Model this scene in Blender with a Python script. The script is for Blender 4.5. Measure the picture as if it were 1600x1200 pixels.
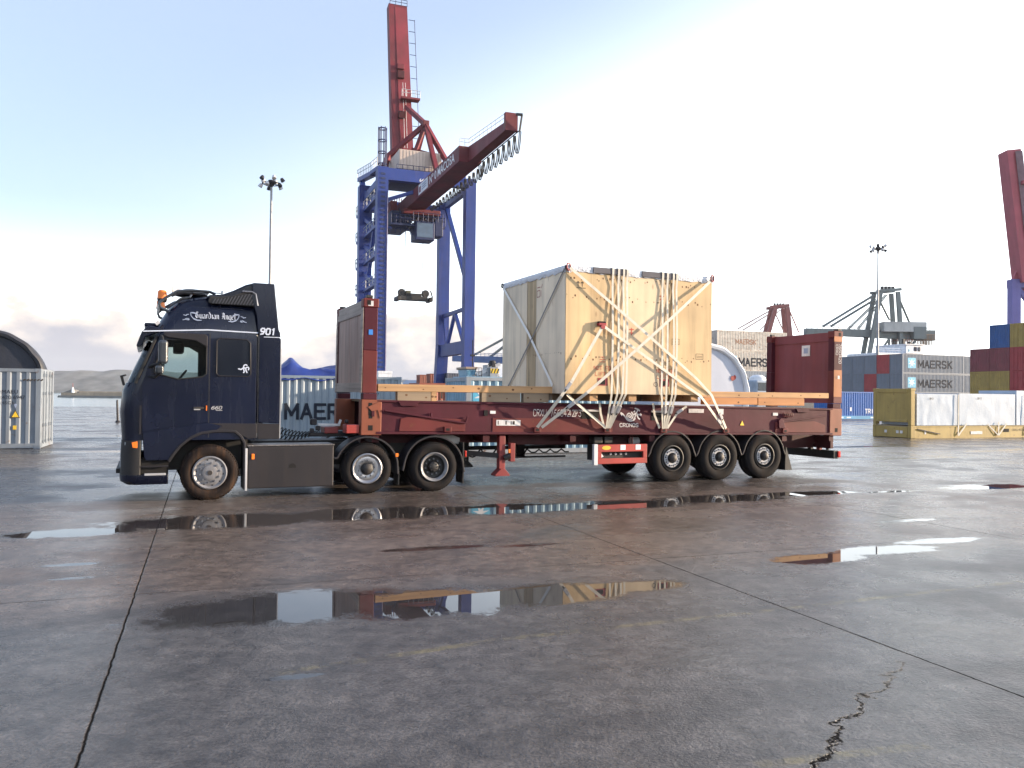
import bpy, bmesh, math, random
from mathutils import Vector, Matrix
from mathutils.geometry import tessellate_polygon
random.seed(7)
R = math.radians
SC = bpy.context.scene
COL = SC.collection
for o in list(bpy.data.objects): bpy.data.objects.remove(o)

# ---------------------------------------------------------------- camera, world, sun, exposure
FPX, PITCH, ROLL, CAMH = 1278.93, 0.0135, 0.0112, 1.9094
cam = bpy.data.cameras.new("camera"); camo = bpy.data.objects.new("camera", cam); COL.objects.link(camo)
cam.sensor_fit = 'HORIZONTAL'; cam.sensor_width = 36.0; cam.lens = 36.0 * FPX / 1600.0
cam.clip_start = 0.1; cam.clip_end = 20000
camo.matrix_world = Matrix.Translation((0, 0, CAMH)) @ Matrix.Rotation(math.pi/2 + PITCH, 4, 'X') @ Matrix.Rotation(ROLL, 4, 'Z')
SC.camera = camo
SC.view_settings.view_transform = 'Standard'; SC.view_settings.look = 'None'
SC.view_settings.exposure = 1.95; SC.view_settings.gamma = 1.0
SC.render.engine = 'CYCLES'
SC.cycles.max_bounces = 6; SC.cycles.transparent_max_bounces = 12

SUN_AZ, SUN_EL = R(8.0), R(10.0)           # angle from +X towards +Y, elevation
w = bpy.data.worlds.new("World"); SC.world = w; w.use_nodes = True
def build_world():
    nt = w.node_tree; N = nt.nodes; L = nt.links; N.clear()
    out = N.new('ShaderNodeOutputWorld')
    sky = N.new('ShaderNodeTexSky'); sky.sky_type = 'NISHITA'; sky.sun_disc = False
    sky.sun_elevation = SUN_EL; sky.sun_rotation = math.pi/2 - SUN_AZ
    sky.altitude = 0; sky.air_density = 1.0; sky.dust_density = 0.6; sky.ozone_density = 1.6
    bg = N.new('ShaderNodeBackground'); bg.inputs[1].default_value = 0.10
    tc = N.new('ShaderNodeTexCoord'); sep = N.new('ShaderNodeSeparateXYZ'); L.new(tc.outputs['Generated'], sep.inputs[0])
    def math_(op, a, b=None, c=None):
        m = N.new('ShaderNodeMath'); m.operation = op
        for i, v in enumerate((a, b, c)):
            if v is None: continue
            if isinstance(v, (int, float)): m.inputs[i].default_value = v
            else: L.new(v, m.inputs[i])
        return m.outputs[0]
    def mrange(v, a, b, c=0, d=1, kind='SMOOTHSTEP'):
        m = N.new('ShaderNodeMapRange'); m.interpolation_type = kind
        L.new(v, m.inputs[0])
        for i, x in zip((1, 2, 3, 4), (a, b, c, d)): m.inputs[i].default_value = x
        return m.outputs[0]
    L.new(sky.outputs[0], bg.inputs[0])
    X, Y, Z = sep.outputs
    # thin bright veil of high cloud, thicker towards the sun and the horizon
    veil = N.new('ShaderNodeBackground'); vcol = N.new('ShaderNodeMix'); vcol.data_type = 'RGBA'
    vcol.inputs[6].default_value = (0.195, 0.224, 0.30, 1); vcol.inputs[7].default_value = (0.66, 0.70, 0.72, 1)
    side = mrange(X, -0.72, 0.28, 0.0, 1.0)
    low = mrange(math_('SUBTRACT', Z, math_('MULTIPLY', X, 0.34)), 0.10, 0.46, 1.0, 0.0)
    lowl = mrange(Z, 0.05, 0.21, 1.0, 0.0)
    vb = math_('ADD', math_('MULTIPLY', math_('MULTIPLY', low, side), 1.0), math_('MULTIPLY', lowl, math_('MULTIPLY', math_('SUBTRACT', 1.0, side), 0.85)))
    L.new(vb, vcol.inputs[0]); L.new(vcol.outputs[2], veil.inputs[0]); veil.inputs[1].default_value = 1.0
    vn = N.new('ShaderNodeTexNoise'); vn.inputs['Scale'].default_value = 2.2; vn.inputs['Detail'].default_value = 4
    mp = N.new('ShaderNodeMapping'); mp.inputs['Scale'].default_value = (1, 1, 2.6); L.new(tc.outputs['Generated'], mp.inputs[0]); L.new(mp.outputs[0], vn.inputs[0])
    vm = math_('MULTIPLY', mrange(vb, 0.0, 1.0, 0.60, 0.92, 'LINEAR'), mrange(vn.outputs[0], 0.2, 0.8, 0.92, 1.05))
    mx = N.new('ShaderNodeMixShader'); L.new(vm, mx.inputs[0]); L.new(bg.outputs[0], mx.inputs[1]); L.new(veil.outputs[0], mx.inputs[2])
    # a bank of cumulus low over the sea
    cmap = N.new('ShaderNodeMapping'); cmap.inputs['Scale'].default_value = (1, 1, 1.9); L.new(tc.outputs['Generated'], cmap.inputs[0])
    cn = N.new('ShaderNodeTexNoise'); cn.inputs['Scale'].default_value = 9.0; cn.inputs['Detail'].default_value = 7; cn.inputs['Roughness'].default_value = 0.55
    L.new(cmap.outputs[0], cn.inputs[0])
    top = math_('ADD', math_('MULTIPLY', cn.outputs[0], 0.20), -0.018)      # local height of the bank
    dz = math_('SUBTRACT', top, Z)
    cm = math_('MULTIPLY', mrange(dz, -0.004, 0.012), mrange(X, -0.05, 0.12, 1.0, 0.0))
    cshade = mrange(dz, 0.0, 0.05)
    ccol = N.new('ShaderNodeMix'); ccol.data_type = 'RGBA'
    ccol.inputs[6].default_value = (0.31, 0.27, 0.24, 1); ccol.inputs[7].default_value = (0.155, 0.152, 0.172, 1); L.new(cshade, ccol.inputs[0])
    cbg = N.new('ShaderNodeBackground'); L.new(ccol.outputs[2], cbg.inputs[0]); cbg.inputs[1].default_value = 0.95
    mx2 = N.new('ShaderNodeMixShader'); L.new(math_('MULTIPLY', cm, 0.95), mx2.inputs[0]); L.new(mx.outputs[0], mx2.inputs[1]); L.new(cbg.outputs[0], mx2.inputs[2])
    L.new(mx2.outputs[0], out.inputs[0])
build_world()
sl = bpy.data.lights.new("sun", 'SUN'); sl.energy = 3.0; sl.angle = R(0.6); sl.color = (1.0, 0.80, 0.58)
so = bpy.data.objects.new("sun", sl); COL.objects.link(so)
sdir = Vector((math.cos(SUN_EL)*math.cos(SUN_AZ), math.cos(SUN_EL)*math.sin(SUN_AZ), math.sin(SUN_EL)))
so.rotation_euler = sdir.to_track_quat('Z', 'Y').to_euler(); so.location = sdir*200

# ---------------------------------------------------------------- frames
TX, TY_, TTH = -2.8677, 15.5668, 0.4187     # the truck's own frame: x towards its rear, y away
YTH = 0.36                                  # the yard's grid (slab joints, stacks, quay, cranes)
TILT = 0.0108
def ray(px, py):                            # direction of a measured image point
    x = (px-800)/FPX; y = -(py-600)/FPX
    X = x*math.cos(ROLL)-y*math.sin(ROLL); u = x*math.sin(ROLL)+y*math.cos(ROLL)
    return Vector((X, math.cos(PITCH)-math.sin(PITCH)*u, math.sin(PITCH)+math.cos(PITCH)*u))
def at(px, py, Y):
    r = ray(px, py); return r*(Y/r.y)+Vector((0, 0, CAMH))
def gnd(px, py):
    r = ray(px, py); p = r*(-CAMH/r.z); return Vector((p.x, p.y, 0))
CY, SY = math.cos(YTH), math.sin(YTH)
def Pv(px, py, v):                          # point on the yard plane v = const -> (u, v, z)
    r = ray(px, py); k = v/(-r.x*SY+r.y*CY); p = r*k
    return Vector((p.x*CY+p.y*SY, v, p.z+CAMH))
def Pu(px, py, u):
    r = ray(px, py); k = u/(r.x*CY+r.y*SY); p = r*k
    return Vector((u, -p.x*SY+p.y*CY, p.z+CAMH))
def yard(u, v, z=0): return Vector((u*CY-v*SY, u*SY+v*CY, z))
def truckw(x, y, z=0):
    return Vector((TX+x*math.cos(TTH)-y*math.sin(TTH), TY_+x*math.sin(TTH)+y*math.cos(TTH), z))

# ---------------------------------------------------------------- object helpers
OFF = {}
def tagp(o, label=None, cat=None, group=None, kind=None):
    if label: o['label'] = label
    if cat: o['category'] = cat
    if group: o['group'] = group
    if kind: o['kind'] = kind
    return o
def thing(name, label, cat, loc=(0, 0, 0), rz=0.0, group=None, off=None, ry=0.0):
    o = bpy.data.objects.new(name, None); COL.objects.link(o); o.empty_display_size = 0.3
    o.location = loc; o.rotation_euler = (0, ry, rz); OFF[o.name] = Vector(off) if off else Vector((0, 0, 0))
    return tagp(o, label, cat, group)
def thingT(name, label, cat, off, group=None):      # a thing whose parts are given in truck coordinates
    return thing(name, label, cat, truckw(*off), TTH, group, off)
def thingY(name, label, cat, off, group=None):      # a thing whose parts are given in yard coordinates
    return thing(name, label, cat, yard(*off), YTH, group, off)

class MB:
    def __init__(s): s.v = []; s.f = []
    def add(s, vs, fs):
        n = len(s.v); s.v += [Vector(p) for p in vs]; s.f += [[i+n for i in q] for q in fs]; return s
    def box(s, a, b):
        x0, x1 = sorted((a[0], b[0])); y0, y1 = sorted((a[1], b[1])); z0, z1 = sorted((a[2], b[2]))
        return s.add([(x0,y0,z0),(x1,y0,z0),(x1,y1,z0),(x0,y1,z0),(x0,y0,z1),(x1,y0,z1),(x1,y1,z1),(x0,y1,z1)],
                     [[0,3,2,1],[4,5,6,7],[0,1,5,4],[1,2,6,5],[2,3,7,6],[3,0,4,7]])
    def bar(s, p, q, w, h=None, up=(0, 0, 1), w2=None, h2=None):     # square bar from p to q
        p, q = Vector(p), Vector(q); h = h or w; w2 = w2 or w; h2 = h2 or h
        t = (q-p).normalized(); u = Vector(up)
        if abs(t.dot(u)) > 0.98: u = Vector((0, 1, 0))
        a = t.cross(u).normalized(); b = a.cross(t).normalized()
        vs = []
        for c, ww, hh in ((p, w, h), (q, w2, h2)):
            for i, j in ((-1,-1),(1,-1),(1,1),(-1,1)): vs.append(c+a*(i*ww/2)+b*(j*hh/2))
        return s.add(vs, [[0,3,2,1],[4,5,6,7],[0,1,5,4],[1,2,6,5],[2,3,7,6],[3,0,4,7]])
    def cyl(s, p, q, r1, r2=None, n=12):
        return s.tube([p, q], [r1, r1 if r2 is None else r2], n)
    def tube(s, pts, r, n=8):
        pts = [Vector(p) for p in pts]; m = len(pts)
        rs = r if isinstance(r, (list, tuple)) else [r]*m
        base = len(s.v); a = None
        for i in range(m):
            t = (pts[min(i+1, m-1)]-pts[max(i-1, 0)])
            t = t.normalized() if t.length > 1e-9 else Vector((0,0,1))
            if a is None:
                u = Vector((0, 0, 1)) if abs(t.z) < 0.9 else Vector((0, 1, 0)); a = t.cross(u).normalized()
            else: a = (a-t*a.dot(t)).normalized()
            b = t.cross(a)
            for k in range(n):
                th = 2*math.pi*k/n; s.v.append(pts[i]+(a*math.cos(th)+b*math.sin(th))*rs[i])
        for i in range(m-1):
            for k in range(n):
                k2 = (k+1) % n; s.f.append([base+i*n+k, base+i*n+k2, base+(i+1)*n+k2, base+(i+1)*n+k])
        s.f.append([base+k for k in range(n)][::-1]); s.f.append([base+(m-1)*n+k for k in range(n)])
        return s
    def lathe(s, prof, n=32, axis='y', c=(0, 0, 0)):                 # prof: (radius, along axis)
        base = len(s.v); c = Vector(c)
        for r, h in prof:
            for k in range(n):
                th = 2*math.pi*k/n
                p = (r*math.cos(th), h, r*math.sin(th)) if axis == 'y' else (r*math.cos(th), r*math.sin(th), h)
                s.v.append(Vector(p)+c)
        for i in range(len(prof)-1):
            for k in range(n):
                k2 = (k+1) % n; s.f.append([base+i*n+k, base+i*n+k2, base+(i+1)*n+k2, base+(i+1)*n+k])
        return s
    def plate(s, outer, y0, y1, holes=()):                           # polygon in (x, z) given thickness y0..y1
        loops = [list(outer)]+[list(h) for h in holes]
        flat = [p for l in loops for p in l]; n = len(flat)
        tris = tessellate_polygon([[Vector((p[0], p[1], 0)) for p in l] for l in loops])
        vs = [(p[0], y0, p[1]) for p in flat]+[(p[0], y1, p[1]) for p in flat]
        fs = [list(t) for t in tris]+[[i+n for i in reversed(t)] for t in tris]
        k = 0
        for l in loops:
            m = len(l)
            for i in range(m): a, b = k+i, k+(i+1) % m; fs.append([a, b, b+n, a+n])
            k += m
        return s.add(vs, fs)
    def ribbon(s, pts, nrm, w, t):
        pts = [Vector(p) for p in pts]; m = len(pts); base = len(s.v)
        for i in range(m):
            tg = (pts[min(i+1, m-1)]-pts[max(i-1, 0)]).normalized()
            nn = Vector(nrm[i] if isinstance(nrm, list) else nrm); nn = (nn-tg*nn.dot(tg)).normalized()
            a = tg.cross(nn).normalized()
            for i1, j1 in ((-1,-1),(1,-1),(1,1),(-1,1)): s.v.append(pts[i]+a*(i1*w/2)+nn*(j1*t/2))
        for i in range(m-1):
            for k in range(4):
                k2 = (k+1) % 4; s.f.append([base+i*4+k, base+i*4+k2, base+(i+1)*4+k2, base+(i+1)*4+k])
        s.f.append([base+3, base+2, base+1, base]); e = base+(m-1)*4; s.f.append([e, e+1, e+2, e+3])
        return s
    def corr(s, p, d, n, L, z0, z1, pitch=0.28, depth=0.036):        # corrugated sheet from p along d
        p, d, n = Vector(p), Vector(d), Vector(n); k = max(2, round(L/pitch)); pt = L/k; xs = []
        for i in range(k):
            for f, o in ((0.0, 0), (0.32, 0), (0.5, 1), (0.82, 1)): xs.append(((i+f)*pt, o))
        xs.append((L, 0)); base = len(s.v)
        for x, o in xs:
            q = p+d*x-n*(o*depth); s.v.append(Vector((q.x, q.y, z0))); s.v.append(Vector((q.x, q.y, z1)))
        for i in range(len(xs)-1): a = base+2*i; s.f.append([a, a+2, a+3, a+1])
        return s
    def build(s, name, mat, parent=None, bevel=0.0, smooth=False, loc=None, seg=2):
        off = OFF.get(parent.name, Vector((0, 0, 0))) if parent else Vector((0, 0, 0))
        if loc is not None: off = Vector((0, 0, 0))
        me = bpy.data.meshes.new(name); me.from_pydata([v-off for v in s.v], [], s.f)
        bm = bmesh.new(); bm.from_mesh(me); bmesh.ops.recalc_face_normals(bm, faces=bm.faces); bm.to_mesh(me); bm.free()
        me.materials.append(mat)
        o = bpy.data.objects.new(name, me); COL.objects.link(o)
        if parent: o.parent = parent
        OFF[o.name] = off
        if loc is not None: o.location = Vector(loc)-(OFF.get(parent.name, Vector((0,0,0))) if parent else Vector((0,0,0))); OFF[o.name] = Vector((0,0,0))
        if smooth:
            for p in me.polygons: p.use_smooth = True
            if hasattr(me, 'set_sharp_from_angle'): me.set_sharp_from_angle(angle=R(40))
        if bevel:
            m = o.modifiers.new('bevel', 'BEVEL'); m.width = bevel; m.segments = seg; m.limit_method = 'ANGLE'; m.angle_limit = R(35)
        return o
def copy_tree(o, parent=None, loc=None):
    c = o.copy(); COL.objects.link(c)
    if parent: c.parent = parent
    if loc is not None: c.location = loc
    for ch in list(o.children): copy_tree(ch, c)
    return c
def text_part(body, size, p, mat, parent, name='lettering', dx=(1, 0, 0), dz=(0, 0, 1), align='LEFT', shear=0.0, bold=0.0, xs=1.0, th=0.002):
    cu = bpy.data.curves.new('text', 'FONT'); cu.body = body; cu.size = size; cu.align_x = align; cu.shear = shear; cu.offset = bold; cu.resolution_u = 3
    to = bpy.data.objects.new('text', cu); COL.objects.link(to)
    dg = bpy.context.evaluated_depsgraph_get(); me = bpy.data.meshes.new_from_object(to.evaluated_get(dg))
    bpy.data.objects.remove(to); bpy.data.curves.remove(cu)
    m = MB(); p = Vector(p); dx = Vector(dx); dz = Vector(dz)
    m.v = [p+dx*(v.co.x*xs)+dz*v.co.y for v in me.vertices]; m.f = [list(q.vertices) for q in me.polygons]
    bpy.data.meshes.remove(me)
    return m.build(name, mat, parent)
def strokes_mesh(m, lines, w, p, dx, dz, sc, nib=None):              # flat pen strokes on a surface
    p, dx, dz = Vector(p), Vector(dx), Vector(dz); nn = dx.cross(dz).normalized()*0.00018; cnt = len(m.f) % 12
    for ln in lines:
        for (a, b), (c, d) in zip(ln, ln[1:]):
            t = Vector((c-a, d-b));
            if t.length < 1e-6: continue
            n = Vector((-t.y, t.x)).normalized()*w/2 if nib is None else Vector(nib)*w/2
            if nib is not None: n = n+Vector((-t.y, t.x)).normalized()*w*0.10
            q = [(a-n.x, b-n.y), (c-n.x, d-n.y), (c+n.x, d+n.y), (a+n.x, b+n.y)]
            cnt += 1; m.add([p+dx*(x*sc)+dz*(y*sc)+nn*(cnt % 13) for x, y in q], [[0, 1, 2, 3]])
    return m

GLY = {'A': [[(0,0),(2,6),(4,0)],[(.8,2),(3.2,2)]], 'B': [[(0,0),(0,6),(3,6),(4,5),(3,3.2),(0,3.2)],[(3,3.2),(4,1.6),(3,0),(0,0)]], 'C': [[(4,5),(3,6),(1,6),(0,5),(0,1),(1,0),(3,0),(4,1)]], 'D': [[(0,0),(0,6),(2.6,6),(4,4.6),(4,1.4),(2.6,0),(0,0)]],
 'E': [[(4,6),(0,6),(0,0),(4,0)],[(0,3.1),(3.4,3.1)]], 'F': [[(4,6),(0,6),(0,0)],[(0,3.1),(3.2,3.1)]], 'G': [[(4,5),(3,6),(1,6),(0,5),(0,1),(1,0),(3,0),(4,1),(4,2.8),(2.4,2.8)]], 'I': [[(2,0),(2,6)]], 'K': [[(0,0),(0,6)],[(4,6),(0.3,2.6)],[(1.4,3.6),(4,0)]], 'L': [[(0,6),(0,0),(3.8,0)]],
 'M': [[(0,0),(0,6),(2.4,1.6),(4.8,6),(4.8,0)]], 'N': [[(0,0),(0,6),(4,0),(4,6)]], 'O': [[(1,0),(0,1),(0,5),(1,6),(3,6),(4,5),(4,1),(3,0),(1,0)]], 'P': [[(0,0),(0,6),(3,6),(4,5),(4,4),(3,2.8),(0,2.8)]], 'R': [[(0,0),(0,6),(3,6),(4,5.2),(4,3.8),(3,2.9),(0,2.9)],[(2,2.9),(4,0)]],
 'S': [[(4,5),(3,6),(1,6),(0,5),(0,4),(1,3.2),(3,2.8),(4,2),(4,1),(3,0),(1,0),(0,1)]], 'T': [[(0,6),(4,6)],[(2,6),(2,0)]], 'U': [[(0,6),(0,1),(1,0),(3,0),(4,1),(4,6)]], 'V': [[(0,6),(2,0),(4,6)]], 'X': [[(0,0),(4,6)],[(0,6),(4,0)]],
 '0': [[(1,0),(0,1),(0,5),(1,6),(3,6),(4,5),(4,1),(3,0),(1,0)]], '1': [[(1,5),(2,6),(2,0)]], '2': [[(0,5),(1,6),(3,6),(4,5),(4,4),(0,0),(4,0)]], '3': [[(0,6),(4,6),(2,3.6),(3.4,3.4),(4,2.4),(4,1),(3,0),(1,0),(0,1)]], '4': [[(3,0),(3,6),(0,2),(4,2)]], '5': [[(4,6),(0,6),(0,3.4),(3,3.6),(4,2.6),(4,1),(3,0),(0,0)]],
 '6': [[(3.6,6),(1.4,5.4),(0,3),(0,1),(1,0),(3,0),(4,1),(4,2.4),(3,3.3),(0,3)]], '7': [[(0,6),(4,6),(1.5,0)]], '8': [[(1,3.1),(0,4),(0,5),(1,6),(3,6),(4,5),(4,4),(3,3.1),(1,3.1),(0,2.2),(0,1),(1,0),(3,0),(4,1),(4,2.2),(3,3.1)]], '9': [[(.4,0),(2.6,.6),(4,3),(4,5),(3,6),(1,6),(0,5),(0,3.6),(1,2.7),(4,3)]], ' ': []}
def stext(body, h, p, mat, parent, name='lettering', w=0.9, xs=1.0, gap=1.7, dx=(1, 0, 0), dz=(0, 0, 1)):
    m = MB(); p = Vector(p); dxv = Vector(dx); x = 0; sc = h/6
    for ch in body:
        ls = GLY[ch]; ww = 4.8 if ch == 'M' else 2.4 if ch in '1I' and False else 4
        ext = []
        for l in ls:
            for a, b in zip(l, l[1:]):
                d = Vector((b[0]-a[0], b[1]-a[1])); d = d.normalized()*w*0.42; ext.append([(a[0]-d.x, a[1]-d.y), (b[0]+d.x, b[1]+d.y)])
        strokes_mesh(m, ext, w, p+dxv*(x*sc*xs), dxv*xs, dz, sc); x += ww+gap
    return m.build(name, mat, parent)

# ---------------------------------------------------------------- materials
MATS = {}
def nodes(name):
    m = bpy.data.materials.new(name); m.use_nodes = True; nt = m.node_tree
    return m, nt, nt.nodes, nt.links, nt.nodes['Principled BSDF']
def ramp(N, stops):
    r = N.new('ShaderNodeValToRGB'); e = r.color_ramp.elements
    while len(e) < len(stops): e.new(0.5)
    for i, (p, c) in enumerate(stops): e[i].position = p; e[i].color = (*c, 1) if len(c) == 3 else c
    return r
def paint(name, rgb, rough=0.5, var=0.18, rust=0.0, dirt=0.25, metal=0.0, bump=0.0, scale=1.0, coat=0.0, spec=0.5, dirtcol=(0.10, 0.08, 0.06), rustcol=(0.13, 0.055, 0.025)):
    if name in MATS: return MATS[name]
    m, nt, N, L, B = nodes(name)
    tc = N.new('ShaderNodeTexCoord')
    n1 = N.new('ShaderNodeTexNoise'); n1.inputs['Scale'].default_value = 1.3*scale; n1.inputs['Detail'].default_value = 6; L.new(tc.outputs['Object'], n1.inputs[0])
    lo = [c*(1-var) for c in rgb]; hi = [min(1, c*(1+var)) for c in rgb]
    r1 = ramp(N, [(0.3, lo), (0.7, hi)]); L.new(n1.outputs[0], r1.inputs[0]); col = r1.outputs[0]
    # grime running down
    mp = N.new('ShaderNodeMapping'); mp.inputs['Scale'].default_value = (7*scale, 7*scale, 0.7*scale); L.new(tc.outputs['Object'], mp.inputs[0])
    n2 = N.new('ShaderNodeTexNoise'); n2.inputs['Scale'].default_value = 1.0; n2.inputs['Detail'].default_value = 5; L.new(mp.outputs[0], n2.inputs[0])
    r2 = ramp(N, [(0.48, (0, 0, 0)), (0.85, (dirt, dirt, dirt))]); L.new(n2.outputs[0], r2.inputs[0])
    mx = N.new('ShaderNodeMix'); mx.data_type = 'RGBA'; L.new(r2.outputs[0], mx.inputs[0]); L.new(col, mx.inputs[6]); mx.inputs[7].default_value = (*dirtcol, 1); col = mx.outputs[2]
    if rust:
        n3 = N.new('ShaderNodeTexNoise'); n3.inputs['Scale'].default_value = 3.2*scale; n3.inputs['Detail'].default_value = 9; n3.inputs['Roughness'].default_value = 0.68; L.new(tc.outputs['Object'], n3.inputs[0])
        r3 = ramp(N, [(0.66-0.22*rust, (0, 0, 0)), (0.74-0.18*rust, (0.9, 0.9, 0.9))]); L.new(n3.outputs[0], r3.inputs[0])
        mx2 = N.new('ShaderNodeMix'); mx2.data_type = 'RGBA'; L.new(r3.outputs[0], mx2.inputs[0]); L.new(col, mx2.inputs[6]); mx2.inputs[7].default_value = (*rustcol, 1); col = mx2.outputs[2]
    L.new(col, B.inputs['Base Color'])
    rr = N.new('ShaderNodeMapRange'); L.new(n2.outputs[0], rr.inputs[0]); rr.inputs[3].default_value = max(0.02, rough-0.10); rr.inputs[4].default_value = min(1, rough+0.16); L.new(rr.outputs[0], B.inputs['Roughness'])
    B.inputs['Metallic'].default_value = metal; B.inputs['Specular IOR Level'].default_value = spec
    if coat: B.inputs['Coat Weight'].default_value = coat; B.inputs['Coat Roughness'].default_value = 0.06
    if bump:
        nb = N.new('ShaderNodeTexNoise'); nb.inputs['Scale'].default_value = 9*scale; nb.inputs['Detail'].default_value = 4; L.new(tc.outputs['Object'], nb.inputs[0])
        b = N.new('ShaderNodeBump'); b.inputs['Strength'].default_value = bump; b.inputs['Distance'].default_value = 0.02; L.new(nb.outputs[0], b.inputs['Height']); L.new(b.outputs[0], B.inputs['Normal'])
    MATS[name] = m; return m
def wood(name, rgb, axis='x', knots=0.5, dark=0.55, rough=0.75, plank=0.0, stretch=14):
    if name in MATS: return MATS[name]
    m, nt, N, L, B = nodes(name); tc = N.new('ShaderNodeTexCoord')
    s = {'x': (0.35, stretch, stretch), 'y': (stretch, 0.35, stretch), 'z': (stretch, stretch, 0.35)}[axis]
    mp = N.new('ShaderNodeMapping'); mp.inputs['Scale'].default_value = s; L.new(tc.outputs['Object'], mp.inputs[0])
    n1 = N.new('ShaderNodeTexNoise'); n1.inputs['Scale'].default_value = 1.0; n1.inputs['Detail'].default_value = 6; n1.inputs['Distortion'].default_value = 0.6; L.new(mp.outputs[0], n1.inputs[0])
    r1 = ramp(N, [(0.25, [c*dark for c in rgb]), (0.5, rgb), (0.8, [min(1, c*1.18) for c in rgb])]); L.new(n1.outputs[0], r1.inputs[0]); col = r1.outputs[0]
    n2 = N.new('ShaderNodeTexNoise'); n2.inputs['Scale'].default_value = 0.9; n2.inputs['Detail'].default_value = 3; L.new(tc.outputs['Object'], n2.inputs[0])
    r2 = ramp(N, [(0.3, (0.78, 0.76, 0.74)), (0.7, (1.08, 1.05, 1.0))]); L.new(n2.outputs[0], r2.inputs[0])
    mm = N.new('ShaderNodeMix'); mm.data_type = 'RGBA'; mm.blend_type = 'MULTIPLY'; mm.inputs[0].default_value = 1; L.new(col, mm.inputs[6]); L.new(r2.outputs[0], mm.inputs[7]); col = mm.outputs[2]
    if knots:
        k = {'x': (0.9, 2.6, 2.6), 'y': (2.6, 0.9, 2.6), 'z': (3.0, 3.0, 1.3)}[axis]
        mk = N.new('ShaderNodeMapping'); mk.inputs['Scale'].default_value = k; L.new(tc.outputs['Object'], mk.inputs[0])
        vo = N.new('ShaderNodeTexVoronoi'); vo.inputs['Scale'].default_value = 1.0; L.new(mk.outputs[0], vo.inputs[0])
        rk = ramp(N, [(0.03, (knots, knots, knots)), (0.11, (0, 0, 0))]); L.new(vo.outputs['Distance'], rk.inputs[0])
        mk2 = N.new('ShaderNodeMix'); mk2.data_type = 'RGBA'; L.new(rk.outputs[0], mk2.inputs[0]); L.new(col, mk2.inputs[6]); mk2.inputs[7].default_value = (rgb[0]*0.35, rgb[1]*0.25, rgb[2]*0.2, 1); col = mk2.outputs[2]
    L.new(col, B.inputs['Base Color']); B.inputs['Roughness'].default_value = rough
    b = N.new('ShaderNodeBump'); b.inputs['Strength'].default_value = 0.25; b.inputs['Distance'].default_value = 0.004; L.new(n1.outputs[0], b.inputs['Height']); L.new(b.outputs[0], B.inputs['Normal'])
    MATS[name] = m; return m
def glass(name, rgb, alpha=0.35, rough=0.02):
    if name in MATS: return MATS[name]
    m, nt, N, L, B = nodes(name); N.remove(B); out = N['Material Output']
    t = N.new('ShaderNodeBsdfTransparent'); t.inputs[0].default_value = (*rgb, 1)
    g = N.new('ShaderNodeBsdfGlossy'); g.inputs['Roughness'].default_value = rough
    fr = N.new('ShaderNodeFresnel'); fr.inputs[0].default_value = 1.5
    mx = N.new('ShaderNodeMixShader'); L.new(fr.outputs[0], mx.inputs[0]); L.new(t.outputs[0], mx.inputs[1]); L.new(g.outputs[0], mx.inputs[2]); L.new(mx.outputs[0], out.inputs[0])
    MATS[name] = m; return m

navy = paint('navy_paint', (0.004, 0.0065, 0.022), rough=0.22, var=0.2, dirt=0.03, coat=0.12, spec=0.32, dirtcol=(0.05, 0.04, 0.035))
navy_deep = paint('navy_deep_paint', (0.004, 0.006, 0.019), rough=0.26, var=0.2, dirt=0.03, coat=0.1, spec=0.32, dirtcol=(0.05, 0.04, 0.035))
trim = paint('grey_trim', (0.016, 0.014, 0.018), rough=0.5, spec=0.35, dirt=0.3, dirtcol=(0.03, 0.024, 0.022))
black = paint('black_rubber', (0.010, 0.010, 0.012), rough=0.6, dirt=0.3, dirtcol=(0.03, 0.025, 0.02))
chassis = paint('chassis_black', (0.014, 0.013, 0.014), rough=0.6, dirt=0.4, dirtcol=(0.04, 0.03, 0.022))
tyre_m = paint('tyre_rubber', (0.010, 0.009, 0.010), rough=0.85, var=0.3, dirt=0.6, dirtcol=(0.036, 0.020, 0.012), spec=0.2, bump=0.2, scale=1.6)
tyre_dirty = paint('dusty_tyre_rubber', (0.016, 0.011, 0.010), rough=0.9, var=0.4, dirt=0.9, dirtcol=(0.075, 0.040, 0.022), spec=0.2, bump=0.2, scale=2.0)
alu = paint('rim_alloy', (0.20, 0.20, 0.215), rough=0.45, metal=0.3, dirt=0.5, dirtcol=(0.10, 0.07, 0.05), scale=4)
chrome = paint('chrome', (0.30, 0.30, 0.32), rough=0.28, metal=0.8, dirt=0.3, scale=3)
silver = paint('silver_paint', (0.45, 0.45, 0.47), rough=0.4, dirt=0.4)
hubdark = paint('hub_dark', (0.020, 0.019, 0.020), rough=0.55, dirt=0.5, dirtcol=(0.07, 0.045, 0.03))
white = paint('white_paint', (0.72, 0.73, 0.76), rough=0.45, dirt=0.2)
decal = paint('decal_white', (0.55, 0.60, 0.72), rough=0.45, dirt=0.0, var=0.05)
decal_grey = paint('decal_grey', (0.26, 0.31, 0.43), rough=0.45, dirt=0.0, var=0.08)
amber = paint('amber_lens', (0.85, 0.20, 0.02), rough=0.25, dirt=0.1)
redlens = paint('red_lens', (0.5, 0.02, 0.01), rough=0.25, dirt=0.1)
lens = paint('headlamp_lens', (0.55, 0.62, 0.66), rough=0.08, dirt=0.05, coat=0.6)
mirror_m = paint('mirror_shell', (0.030, 0.036, 0.045), rough=0.22, dirt=0.1, coat=0.5)
rackred = paint('rack_maroon', (0.066, 0.011, 0.020), spec=0.2, rough=0.58, var=0.22, rust=0.15, dirt=0.3, bump=0.08, rustcol=(0.07, 0.022, 0.016), dirtcol=(0.035, 0.014, 0.018))
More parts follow.
